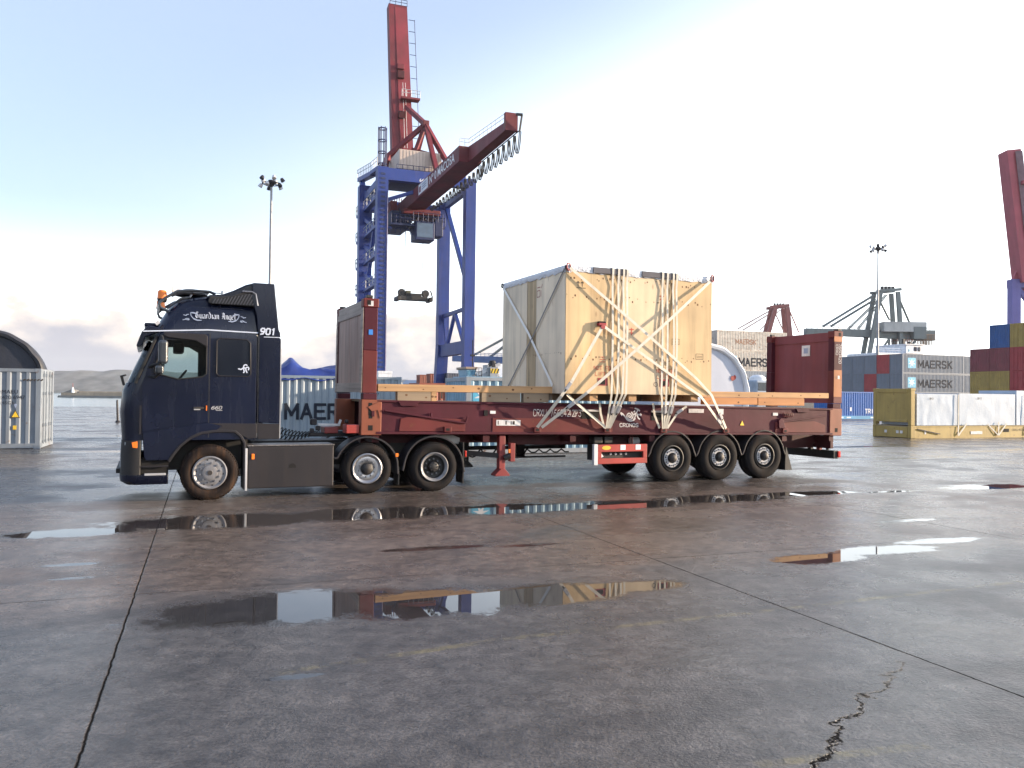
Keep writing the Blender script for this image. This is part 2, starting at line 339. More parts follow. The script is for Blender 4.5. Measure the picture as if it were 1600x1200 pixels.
rackred2 = paint('rack_red_patch_and_sunlit', (0.12, 0.021, 0.021), spec=0.25, rough=0.55, var=0.2, rust=0.2, dirt=0.35, dirtcol=(0.10, 0.04, 0.03))
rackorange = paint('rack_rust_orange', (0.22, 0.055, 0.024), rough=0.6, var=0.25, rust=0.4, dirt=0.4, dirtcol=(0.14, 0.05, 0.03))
trailred = paint('trailer_red', (0.060, 0.010, 0.013), spec=0.25, rough=0.5, rust=0.2, dirt=0.5, dirtcol=(0.035, 0.02, 0.018))
brightred = paint('bright_red', (0.36, 0.035, 0.028), rough=0.5, dirt=0.35, rust=0.1)
legred = paint('leg_red', (0.20, 0.022, 0.022), rough=0.5, rust=0.25, dirt=0.4)
darkhole = paint('recess_black', (0.006, 0.005, 0.006), rough=0.9, dirt=0)
pine = wood('pine_timber', (0.50, 0.30, 0.15), 'x', knots=0.8, dark=0.7)
pineold = wood('weathered_timber', (0.30, 0.23, 0.16), 'x', knots=0.6, dark=0.6)
ply = wood('plywood', (0.60, 0.445, 0.26), 'z', knots=0.75, dark=0.72, stretch=5)
plyend_bright = wood('plywood_end_brightened', (0.82, 0.71, 0.56), 'z', knots=0.35, dark=0.80, stretch=4)  # same plywood, paler: the shaded crate end is brightened in its colour
osb = wood('rough_osb', (0.56, 0.43, 0.27), 'z', knots=0.7, dark=0.5, stretch=9)
greywood = wood('grey_planks', (0.52, 0.375, 0.32), 'z', knots=0.5, dark=0.6)
greyrail = wood('grey_rail_timber', (0.46, 0.385, 0.34), 'y', knots=0.3, dark=0.6)
strapm = paint('webbing_white', (0.66, 0.62, 0.54), rough=0.8, var=0.1, dirt=0.25, dirtcol=(0.3, 0.26, 0.2), scale=6)
strapg = paint('webbing_grey', (0.20, 0.19, 0.19), rough=0.8, var=0.1, dirt=0.25, scale=6)
foil = paint('white_film', (0.62, 0.64, 0.70), rough=0.35, var=0.12, dirt=0.1, bump=1.0, scale=2.5)
greyfelt = paint('grey_felt', (0.115, 0.11, 0.125), rough=0.85, dirt=0.1)
stencil_red = paint('stencil_red', (0.50, 0.08, 0.05), rough=0.8, var=0.3, dirt=0.0)
stencil_blk = paint('stencil_black', (0.05, 0.04, 0.035), rough=0.8, dirt=0.0)
stencil_white = paint('stencil_white', (0.55, 0.52, 0.52), rough=0.7, var=0.25, dirt=0.2, scale=5)
sticker = paint('sticker_white', (0.62, 0.60, 0.60), rough=0.5, dirt=0.3, scale=4)
yellow_st = paint('sticker_yellow', (0.75, 0.48, 0.03), rough=0.5, dirt=0.15)
bluest = paint('sticker_blue', (0.03, 0.20, 0.62), rough=0.5, dirt=0.05)
winglass = glass('window_glass', (0.80, 0.87, 0.87))
darkglass = paint('dark_glass', (0.008, 0.011, 0.020), rough=0.06, dirt=0.0, coat=0.5)
interior = paint('cab_interior', (0.014, 0.013, 0.015), rough=0.8)

# ---------------------------------------------------------------- ground, water, hill
def ground_material():
    m, nt, N, L, B = nodes('wet_concrete')
    geo = N.new('ShaderNodeNewGeometry'); P = geo.outputs['Position']
    def math_(op, a, b=None, c=None):
        n = N.new('ShaderNodeMath'); n.operation = op
        for i, v in enumerate((a, b, c)):
            if v is None: continue
            if isinstance(v, (int, float)): n.inputs[i].default_value = v
            else: L.new(v, n.inputs[i])
        return n.outputs[0]
    def mr(v, a, b, c=0.0, d=1.0, kind='SMOOTHSTEP'):
        n = N.new('ShaderNodeMapRange'); n.interpolation_type = kind; L.new(v, n.inputs[0])
        for i, x in zip((1, 2, 3, 4), (a, b, c, d)): n.inputs[i].default_value = x
        return n.outputs[0]
    def mix(f, a, b, blend='MIX'):
        n = N.new('ShaderNodeMix'); n.data_type = 'RGBA'; n.blend_type = blend
        if isinstance(f, (int, float)): n.inputs[0].default_value = f
        else: L.new(f, n.inputs[0])
        for i, v in ((6, a), (7, b)):
            if isinstance(v, tuple): n.inputs[i].default_value = (*v, 1)
            else: L.new(v, n.inputs[i])
        return n.outputs[2]
    def noise(sc, det=5, rough=0.55, vec=None, dist=0.0):
        n = N.new('ShaderNodeTexNoise'); n.inputs['Scale'].default_value = sc; n.inputs['Detail'].default_value = det; n.inputs['Roughness'].default_value = rough; n.inputs['Distortion'].default_value = dist
        L.new(vec or P, n.inputs[0]); return n.outputs[0]
    rot = N.new('ShaderNodeMapping'); rot.inputs['Rotation'].default_value = (0, 0, -YTH); L.new(P, rot.inputs[0]); UV = rot.outputs[0]
    sp = N.new('ShaderNodeSeparateXYZ'); L.new(UV, sp.inputs[0]); U, V = sp.outputs[0], sp.outputs[1]
    big = noise(0.16, 4); med = noise(0.7, 6, 0.6); fine = noise(7, 6, 0.7); grit = noise(42, 3, 0.7); mott = noise(2.2, 7, 0.68)
    mps = N.new('ShaderNodeMapping'); mps.inputs['Scale'].default_value = (0.10, 0.55, 1); L.new(UV, mps.inputs[0])
    streak = noise(1.0, 6, 0.62, mps.outputs[0])
    # brown, mud-stained belt between the truck and the near bay; grey elsewhere
    wob = math_('MULTIPLY', math_('SUBTRACT', med, 0.5), 3.5)
    vv = math_('ADD', V, wob)
    belt = math_('MULTIPLY', mr(vv, 7.0, 9.0), mr(vv, 12.2, 17, 1.0, 0.25))
    brown = math_('MULTIPLY', belt, mr(big, 0.25, 0.6, 0.45, 1.0))
    col = mix(brown, (0.108, 0.098, 0.091), (0.165, 0.120, 0.093))
    col = mix(1.0, col, mix(mr(mott, 0.22, 0.78), (0.62, 0.62, 0.63), (1.40, 1.38, 1.36)), 'MULTIPLY')
    col = mix(1.0, col, mix(mr(fine, 0.25, 0.75), (0.55, 0.55, 0.55), (1.45, 1.45, 1.45)), 'MULTIPLY')
    col = mix(1.0, col, mix(mr(grit, 0.3, 0.7), (0.66, 0.66, 0.66), (1.34, 1.34, 1.34)), 'MULTIPLY')
    speck = mr(noise(23, 4, 0.75), 0.60, 0.70)
    col = mix(math_('MULTIPLY', speck, mr(med, 0.4, 0.65, 0.15, 0.7)), col, (0.022, 0.020, 0.020))
    col = mix(math_('MULTIPLY', mr(noise(31, 3, 0.7), 0.66, 0.74), 0.45), col, (0.26, 0.23, 0.21))
    # dark stains
    stain = math_('MULTIPLY', mr(noise(1.1, 6, 0.66, None, 0.5), 0.60, 0.72), 0.45)
    col = mix(stain, col, (0.045, 0.040, 0.040))
    # dark rubber tracks sweeping round the yard
    for cx, cy, rr in ((9.0, -14.0, 20.6), (9.0, -14.0, 22.55), (-30.0, 34.0, 36.0), (-30.0, 34.0, 37.9), (22.0, 6.0, 17.5)):
        dv = N.new('ShaderNodeVectorMath'); dv.operation = 'DISTANCE'; L.new(P, dv.inputs[0]); dv.inputs[1].default_value = (cx, cy, 0)
        e = math_('ABSOLUTE', math_('SUBTRACT', math_('ADD', dv.outputs['Value'], math_('MULTIPLY', math_('SUBTRACT', med, 0.5), 0.12)), rr))
        col = mix(math_('MULTIPLY', mr(e, 0.10, 0.19, 1.0, 0.0), mr(big, 0.35, 0.62, 0.10, 0.42)), col, (0.040, 0.036, 0.034))
    # worn yellow paint: two faded lanes
    def seg(a, b, wd, soft=0.02, wobble=0.03):
        ax, ay = a; bx, by = b; d = Vector((bx-ax, by-ay)); ln = d.length; an = math.atan2(d.y, d.x)
        mp = N.new('ShaderNodeMapping'); mp.vector_type = 'TEXTURE'; mp.inputs['Location'].default_value = (ax, ay, 0); mp.inputs['Rotation'].default_value = (0, 0, an); L.new(P, mp.inputs[0])
        s = N.new('ShaderNodeSeparateXYZ'); L.new(mp.outputs[0], s.inputs[0])
        yy = math_('ABSOLUTE', math_('ADD', s.outputs[1], math_('MULTIPLY', math_('SUBTRACT', med, 0.5), wobble)))
        inx = math_('MULTIPLY', mr(s.outputs[0], -0.02, 0.05), mr(s.outputs[0], ln-0.05, ln+0.02, 1.0, 0.0))
        return math_('MULTIPLY', mr(yy, wd/2-soft, wd/2+soft, 1.0, 0.0), inx), s
    ymask = None
    for px in (((430, 1052), (800, 997)), ((800, 997), (1175, 957)), ((1175, 957), (1600, 908)), ((1180, 1195), (1450, 1163))):
        a, b = gnd(*px[0]), gnd(*px[1]); k, _ = seg((a.x, a.y), (b.x, b.y), 0.085, 0.02, 0.06)
        ymask = k if ymask is None else math_('MAXIMUM', ymask, k)
    ymask = math_('MULTIPLY', math_('MULTIPLY', ymask, mr(math_('ADD', fine, math_('MULTIPLY', mott, 0.8)), 0.76, 1.15)), 0.42)
    col = mix(ymask, col, (0.34, 0.27, 0.055))
    # slab joints of the yard grid
    wu = math_('MULTIPLY', math_('SUBTRACT', noise(6.0, 5, 0.75), 0.5), 0.035)
    def joint(coord, o, pitch, wd):
        t = math_('ADD', math_('ADD', coord, -o), wu)
        f = math_('ABSOLUTE', math_('SUBTRACT', math_('FRACT', math_('ADD', math_('DIVIDE', t, pitch), 0.5)), 0.5))
        return mr(math_('MULTIPLY', f, pitch), wd*0.35, wd*1.0, 1.0, 0.0)
    jt = math_('MAXIMUM', joint(U, -0.577, 5.55, 0.0135), math_('MULTIPLY', joint(V, 8.45, 5.55, 0.010), mr(noise(0.9, 3), 0.35, 0.55, 0.25, 1.0)))
    # a jagged crack
    ca, cb = gnd(1412, 1034), gnd(1262, 1196)
    zz = math_('MULTIPLY', math_('SUBTRACT', noise(2.6, 7, 0.75), 0.5), 0.55)
    d = Vector((cb.x-ca.x, cb.y-ca.y))
    mpc = N.new('ShaderNodeMapping'); mpc.vector_type = 'TEXTURE'; mpc.inputs['Location'].default_value = (ca.x, ca.y, 0); mpc.inputs['Rotation'].default_value = (0, 0, math.atan2(d.y, d.x)); L.new(P, mpc.inputs[0])
    sc_ = N.new('ShaderNodeSeparateXYZ'); L.new(mpc.outputs[0], sc_.inputs[0])
    cw = mr(sc_.outputs[0], 0.0, d.length, 0.006, 0.018)
    cd = math_('DIVIDE', math_('ABSOLUTE', math_('ADD', sc_.outputs[1], zz)), cw)
    crack = math_('MULTIPLY', mr(cd, 0.6, 1.4, 1.0, 0.0), math_('MULTIPLY', mr(sc_.outputs[0], -0.02, 0.03), mr(sc_.outputs[0], d.length, d.length+0.4, 1.0, 0.0)))
    lines = math_('MAXIMUM', jt, crack)
    col = mix(math_('MULTIPLY', lines, 0.9), col, (0.010, 0.009, 0.009))
    # puddles: ellipses in yard coordinates (u, v, half length, half width), broken by noise
    PUD = [(-1.6, 12.35, 1.15, 0.42), (0.2, 12.85, 1.9, 0.86), (2.6, 12.98, 1.9, 0.80), (4.9, 12.9, 1.7, 0.72), (7.0, 12.85, 1.6, 0.66), (9.2, 13.1, 1.8, 0.60), (11.4, 13.3, 1.5, 0.42), (13.4, 13.1, 0.9, 0.14), (16.4, 13.25, 1.6, 0.55),
           (0.75, 7.55, 1.45, 0.66), (2.1, 7.30, 1.3, 0.62), (3.2, 7.25, 0.95, 0.50), (4.1, 7.28, 0.7, 0.26),
           (6.9, 7.86, 0.85, 0.34), (8.1, 8.05, 1.1, 0.32), (9.4, 8.35, 0.9, 0.20), (10.4, 9.9, 0.7, 0.13),
           (-1.34, 10.1, 0.34, 0.09), (-1.2, 9.36, 0.28, 0.08), (-2.6, 9.6, 0.5, 0.12), (0.6, 5.68, 0.26, 0.06), (2.7, 9.85, 0.8, 0.14), (3.9, 9.7, 0.5, 0.10)]
    best = None
    for u, v, a, b in PUD:
        mp = N.new('ShaderNodeMapping'); mp.vector_type = 'TEXTURE'; mp.inputs['Location'].default_value = (u, v, 0); mp.inputs['Scale'].default_value = (a, b, 1e6); L.new(UV, mp.inputs[0])
        ln = N.new('ShaderNodeVectorMath'); ln.operation = 'LENGTH'; L.new(mp.outputs[0], ln.inputs[0])
        k = math_('SUBTRACT', 1.0, ln.outputs['Value'])
        if a < 1.0 and b < 0.2: k = math_('MINIMUM', k, 0.30)
        best = k if best is None else math_('MAXIMUM', best, k)
    far = mr(V, 15.0, 22.0, 0.0, 1.0)
    rain = math_('MULTIPLY', math_('SUBTRACT', streak, 0.60), math_('ADD', 1.0, math_('MULTIPLY', far, 5.0)))        # thin films further off
    best = math_('ADD', math_('ADD', best, -0.06), math_('ADD', math_('MULTIPLY', math_('SUBTRACT', mott, 0.5), 1.15), math_('MULTIPLY', math_('SUBTRACT', fine, 0.5), 0.60)))
    best = math_('MAXIMUM', math_('MAXIMUM', best, math_('MULTIPLY', rain, 0.8)), -1.0)
    pud = mr(math_('ADD', best, math_('MULTIPLY', math_('SUBTRACT', grit, 0.5), 0.55)), -0.02, 0.26)
    damp = mr(best, -0.75, 0.1)
    col = mix(math_('MULTIPLY', damp, 0.55), col, mix(1.0, col, (0.55, 0.54, 0.55), 'MULTIPLY'))
    col = mix(math_('MULTIPLY', pud, 0.75), col, (0.020, 0.019, 0.020))
    L.new(col, B.inputs['Base Color'])
    wet = math_('ADD', math_('MULTIPLY', mr(med, 0.35, 0.7), 0.45), math_('MULTIPLY', streak, 0.75))
    rg = mr(wet, 0.25, 0.85, 0.60, 0.22)
    rg = math_('ADD', rg, math_('MULTIPLY', math_('SUBTRACT', fine, 0.5), 0.25))
    rg = math_('MULTIPLY', rg, math_('SUBTRACT', 1.0, math_('MULTIPLY', far, 0.28)))
    rg = math_('MULTIPLY', rg, math_('SUBTRACT', 1.0, math_('MULTIPLY', damp, 0.40)))
    rmix = N.new('ShaderNodeMix'); rmix.data_type = 'FLOAT'; L.new(pud, rmix.inputs[0]); L.new(rg, rmix.inputs[2]); rmix.inputs[3].default_value = 0.012
    L.new(rmix.outputs[0], B.inputs['Roughness']); B.inputs['IOR'].default_value = 1.40
    L.new(math_('MULTIPLY', math_('SUBTRACT', 1.0, lines), 0.5), B.inputs['Specular IOR Level'])
    hgt = math_('ADD', math_('MULTIPLY', fine, 0.6), math_('MULTIPLY', grit, 0.35))
    hgt = math_('SUBTRACT', hgt, math_('MULTIPLY', lines, 0.25))
    dry = math_('SUBTRACT', 1.0, pud)
    bp = N.new('ShaderNodeBump'); bp.inputs['Distance'].default_value = 0.022; L.new(math_('MULTIPLY', dry, 0.8), bp.inputs['Strength']); L.new(hgt, bp.inputs['Height']); L.new(bp.outputs[0], B.inputs['Normal'])
    return m
gm = ground_material()
def struct(name, mb, mat, smooth=False):
    o = mb.build(name, mat, None, smooth=smooth); o['kind'] = 'structure'; return o
# quay: paved sheet with a corner cut out for the harbour basin on the sea side
q0 = gnd(90, 635); uq = q0.x*CY+q0.y*SY; vq = -q0.x*SY+q0.y*CY
ucorner = uq+38
g = MB()
def sheet(u0, v0, u1, v1): g.add([yard(u0, v0), yard(u1, v0), yard(u1, v1), yard(u0, v1)], [[0, 1, 2, 3]])
sheet(-3000, -600, ucorner, vq); sheet(ucorner, -600, 6000, vq); sheet(ucorner, vq, 6000, 6000)
struct('ground', g, gm)
conc = paint('quay_concrete', (0.20, 0.18, 0.16), rough=0.85, var=0.25, dirt=0.4)
qw = MB(); qw.add([yard(-3000, vq, -0.02), yard(ucorner, vq, -0.02), yard(ucorner, vq, -6), yard(-3000, vq, -6)], [[0, 1, 2, 3]])
qw.add([yard(ucorner, vq, -0.02), yard(ucorner, 6000, -0.02), yard(ucorner, 6000, -6), yard(ucorner, vq, -6)], [[0, 1, 2, 3]])
struct('quay_edge', qw, conc)
def water_mat():
    m, nt, N, L, B = nodes('sea_water'); B.inputs['Base Color'].default_value = (0.10, 0.19, 0.22, 1); B.inputs['Roughness'].default_value = 0.14
    geo = N.new('ShaderNodeNewGeometry'); n = N.new('ShaderNodeTexNoise'); n.inputs['Scale'].default_value = 0.5; n.inputs['Detail'].default_value = 5; L.new(geo.outputs['Position'], n.inputs[0])
    b = N.new('ShaderNodeBump'); b.inputs['Strength'].default_value = 0.35; b.inputs['Distance'].default_value = 0.25; L.new(n.outputs[0], b.inputs['Height']); L.new(b.outputs[0], B.inputs['Normal'])
    return m
wtr = MB(); wtr.add([(-9000, 60, -2.4), (9000, 60, -2.4), (9000, 14000, -2.4), (-9000, 14000, -2.4)], [[0, 1, 2, 3]])
struct('sea', wtr, water_mat())
hillm = paint('hill_scrub', (0.14, 0.132, 0.12), rough=0.95, var=0.5, dirt=0.5, dirtcol=(0.15, 0.17, 0.14), scale=0.03)
def hill():
    from mathutils import noise as mn
    m = MB(); nx, ny = 130, 14; D0 = 1250
    for j in range(ny):
        for i in range(nx):
            x = -1150+i*1500/(nx-1); t = j/(ny-1); y = D0+t*260
            prof = min(1.0, t*2.2); n1 = mn.noise(Vector((x*0.006, y*0.01, 3.1))); n2 = mn.noise(Vector((x*0.03, y*0.03, 1.7)))
            fall = 1.0 if x < -330 else max(0.0, 1-(x+330)/300)*0.75+0.25*max(0, 1-(x+330)/600)
            hh = (38+5*n1+3.6*n2)*prof*fall
            m.v.append(Vector((x, y+18*n1, -3+hh)))
    for j in range(ny-1):
        for i in range(nx-1): a = j*nx+i; m.f.append([a, a+1, a+nx+1, a+nx])
    struct('hill', m, hillm, smooth=True)
hill()
def unseen_hill_behind():  # unseen dark hill added behind the camera to darken the cab's reflections
    from mathutils import noise as mn
    m = MB(); nx, ny = 90, 10
    for j in range(ny):
        for i in range(nx):
            a = R(-165+150*i/(nx-1)); t = j/(ny-1); d = 95+t*120
            hh = 30*min(1.0, t*1.6)*(0.75+0.5*mn.noise(Vector((i*0.11, 0, 5))))
            m.v.append(Vector((d*math.cos(a), d*math.sin(a), hh)))
    for j in range(ny-1):
        for i in range(nx-1): a = j*nx+i; m.f.append([a, a+1, a+nx+1, a+nx])
    struct('hill', m, paint('unseen_hill_dark', (0.045, 0.042, 0.035), rough=0.95, var=0.4, dirt=0.4, scale=0.05), smooth=True)
unseen_hill_behind()

# ---------------------------------------------------------------- wheels (truck coordinates, outer face towards -y)
def lath(parent, name, prof, c, mat, n=36, smooth=True):
    return MB().lathe(prof, n, 'y', (0, 0, 0)).build(name, mat, parent, smooth=smooth, loc=c) if c is not None else MB().lathe(prof, n, 'y').build(name, mat, parent, smooth=smooth)
def tyre_prof(Rr, w, rim):
    s = Rr-rim
    return [(rim, 0.03), (rim+s*0.12, 0.008), (rim+s*0.45, -0.012), (rim+s*0.75, 0.0), (Rr-0.025, 0.022), (Rr-0.004, 0.05), (Rr, 0.075), (Rr-0.012, 0.085), (Rr-0.012, 0.095), (Rr, 0.105), (Rr, w*0.48), (Rr-0.012, w*0.49), (Rr-0.012, w*0.52), (Rr, w*0.53),
            (Rr, w-0.05), (Rr-0.03, w-0.015), (rim+s*0.4, w), (rim, w-0.03)]
def make_wheel(root, c, kind, Rr, w, tm):
    rim = 0.292
    if kind == 'front': prof = [(0.0, -0.035), (0.045, -0.035), (0.05, -0.028), (0.10, -0.028), (0.13, -0.020), (0.135, 0.0), (0.20, 0.004), (0.235, 0.012), (0.25, 0.0), (0.272, -0.012), (rim, -0.005), (rim, 0.05)]
    elif kind == 'pusher': prof = [(0.10, 0.03), (0.13, 0.01), (0.19, 0.005), (0.225, 0.012), (0.245, 0.0), (0.272, -0.014), (rim, -0.005), (rim, 0.05)]
    elif kind == 'drive': prof = [(0.09, 0.13), (0.19, 0.125), (0.215, 0.12), (0.235, 0.03), (0.262, -0.010), (0.275, -0.016), (rim, -0.005), (rim, 0.05)]
    else: prof = [(0.09, 0.05), (0.125, 0.035), (0.20, 0.035), (0.215, 0.05), (0.23, 0.10), (0.262, 0.05), (0.27, -0.010), (rim, -0.004), (rim, 0.05)]
    mat = {'front': alu, 'pusher': chrome, 'drive': hubdark, 'trailer': hubdark}[kind]
    wh = lath(root, 'wheel', prof, c, mat)
    t = lath(wh, 'tyre', tyre_prof(Rr, w, rim), None, tm, 48)
    # studs round the tread shoulder
    m = MB()
    for k in range(60):
        a = 2*math.pi*k/60; ca, sa = math.cos(a), math.sin(a)
        m.bar(((Rr-0.03)*ca, 0.02, (Rr-0.03)*sa), ((Rr-0.006)*ca, 0.065, (Rr-0.006)*sa), 0.024, 0.02)
    n_ = len(t.data.vertices); off_ = m
    bm = bmesh.new(); bm.from_mesh(t.data); vv = [bm.verts.new(v) for v in m.v]
    for f in m.f: bm.faces.new([vv[i] for i in f])
    bm.to_mesh(t.data); bm.free()
    nr, ny, nn, nm = {'front': (0.168, -0.006, 10, chrome), 'pusher': (0.155, 0.0, 10, chrome), 'drive': (0.150, 0.118, 10, alu), 'trailer': (0.1675, 0.028, 10, alu)}[kind]
    m = MB()
    for k in range(nn):
        a = 2*math.pi*(k+0.3)/nn; x, z = nr*math.cos(a), nr*math.sin(a)
        m.cyl((x, ny+0.01, z), (x, ny-0.032, z), 0.019, 0.014, 8)
    m.build('wheel_nuts', nm, wh, smooth=True)
    if kind == 'front':
        m = MB()
        for k in range(10):
            a = 2*math.pi*(k+0.8)/10; x, z = 0.225*math.cos(a), 0.225*math.sin(a); m.cyl((x, 0.02, z), (x, 0.006, z), 0.013, n=8)
        m.build('vent_hole', darkhole, wh)
        MB().cyl((0, 0, 0), (0, -0.038, 0), 0.042, n=16).build('centre_cap', hubdark, wh)
    elif kind == 'pusher':
        MB().lathe([(0.0, -0.075), (0.07, -0.07), (0.095, -0.05), (0.10, 0.0), (0.12, 0.01)], 24).build('hub', hubdark, wh, smooth=True)
    elif kind == 'drive':
        MB().lathe([(0.225, 0.03), (0.262, -0.014), (0.276, -0.020), (0.288, -0.008)], 36).build('rim_ring', alu, wh, smooth=True)
        MB().lathe([(0.0, 0.0), (0.07, 0.0), (0.095, 0.02), (0.105, 0.125)], 24).build('hub', hubdark, wh, smooth=True)
        m = MB()
        for k in range(8):
            a = 2*math.pi*k/8; m.cyl((0.075*math.cos(a), 0.02, 0.075*math.sin(a)), (0.075*math.cos(a), -0.01, 0.075*math.sin(a)), 0.012, n=6)
        m.build('hub_bolts', hubdark, wh)
    else:
        MB().lathe([(0.118, 0.032), (0.125, 0.024), (0.205, 0.024), (0.212, 0.034)], 30).build('rim_ring', silver, wh, smooth=True)
        m = MB()
        for k in range(10):
            a = 2*math.pi*(k+0.8)/10; x, z = 0.178*math.cos(a), 0.178*math.sin(a); m.cyl((x, 0.05, z), (x, 0.021, z), 0.018, n=8)
        m.build('vent_hole', darkhole, wh)
        MB().lathe([(0.0, -0.07), (0.06, -0.065), (0.085, -0.045), (0.092, 0.03)], 24).build('hub', hubdark, wh, smooth=True)
    return wh
def wheel_pair(root, x, z, kind, Rr, w, tm, yo=-0.03, width=2.5):
    wh = make_wheel(root, (x, yo, z), kind, Rr, w, tm)
    off = OFF.get(root.name)
    c = copy_tree(wh, root, Vector((x, yo+width, z))-off); c.rotation_euler = (0, 0, math.pi)
    return wh
def band(m, pts, y0, y1, t):                         # bent strip following (x, z) points, thickness t inwards (downwards side)
    n = len(pts); nr = []
    for i in range(n):
        a, b = pts[max(i-1, 0)], pts[min(i+1, n-1)]; d = Vector((b[0]-a[0], b[1]-a[1])).normalized(); nr.append((-d.y, d.x))
    outer = pts; inner = [(p[0]-q[0]*t, p[1]-q[1]*t) for p, q in zip(pts, nr)]
    for i in range(n-1):
        a, b, c, d = outer[i], outer[i+1], inner[i+1], inner[i]
        m.add([(a[0],y0,a[1]),(b[0],y0,b[1]),(c[0],y0,c[1]),(d[0],y0,d[1]),(a[0],y1,a[1]),(b[0],y1,b[1]),(c[0],y1,c[1]),(d[0],y1,d[1])],
              ([[0,1,2,3],[7,6,5,4],[0,4,5,1],[3,2,6,7]]+([[0,3,7,4]] if i == 0 else [])+([[1,5,6,2]] if i == n-2 else [])))
    bm = bmesh.new(); vs = [bm.verts.new(v) for v in m.v]
    return m
def arc(cx, cz, r, a0, a1, n=14): return [(cx+r*math.cos(R(a0+(a1-a0)*i/n)), cz+r*math.sin(R(a0+(a1-a0)*i/n))) for i in range(n+1)]

# ---------------------------------------------------------------- tractor unit
YC = 1.22
def rrect(xf, xr, hw, rf, rr, n=6):
    pts = []
    for (cx, cy, r, a0) in ((xr-rr, YC+hw-rr, rr, 0), (xf+rf, YC+hw-rf, rf, 90), (xf+rf, YC-hw+rf, rf, 180), (xr-rr, YC-hw+rr, rr, 270)):
        for k in range(n+1): a = R(a0+90*k/n); pts.append((cx+r*math.cos(a), cy+r*math.sin(a)))
    return pts
def loft(levels, n=6):
    m = MB(); L_ = []
    for (z, xf, xr, hw, rf, rr, dz) in levels:
        ring = []
        for (x, y) in rrect(xf, xr, hw, rf, rr, n):
            ring.append(len(m.v)); m.v.append(Vector((x, y, z+dz*max(0.0, (x-xf)/(xr-xf)))))
        L_.append(ring)
    k = len(L_[0])
    for a, b in zip(L_, L_[1:]):
        for i in range(k): j = (i+1) % k; m.f.append([a[i], a[j], b[j], b[i]])
    m.f.append(L_[0][::-1]); m.f.append(L_[-1]); return m
def boolean(o, cutters):
    for c in cutters:
        md = o.modifiers.new('cut', 'BOOLEAN'); md.object = c; md.operation = 'DIFFERENCE'; md.solver = 'EXACT'
    dg = bpy.context.evaluated_depsgraph_get(); me = bpy.data.meshes.new_from_object(o.evaluated_get(dg))
    o.modifiers.clear(); old = o.data; o.data = me; bpy.data.meshes.remove(old)
    for c in cutters: bpy.data.objects.remove(c)
    if hasattr(me, 'set_sharp_from_angle'): me.set_sharp_from_angle(angle=R(30))

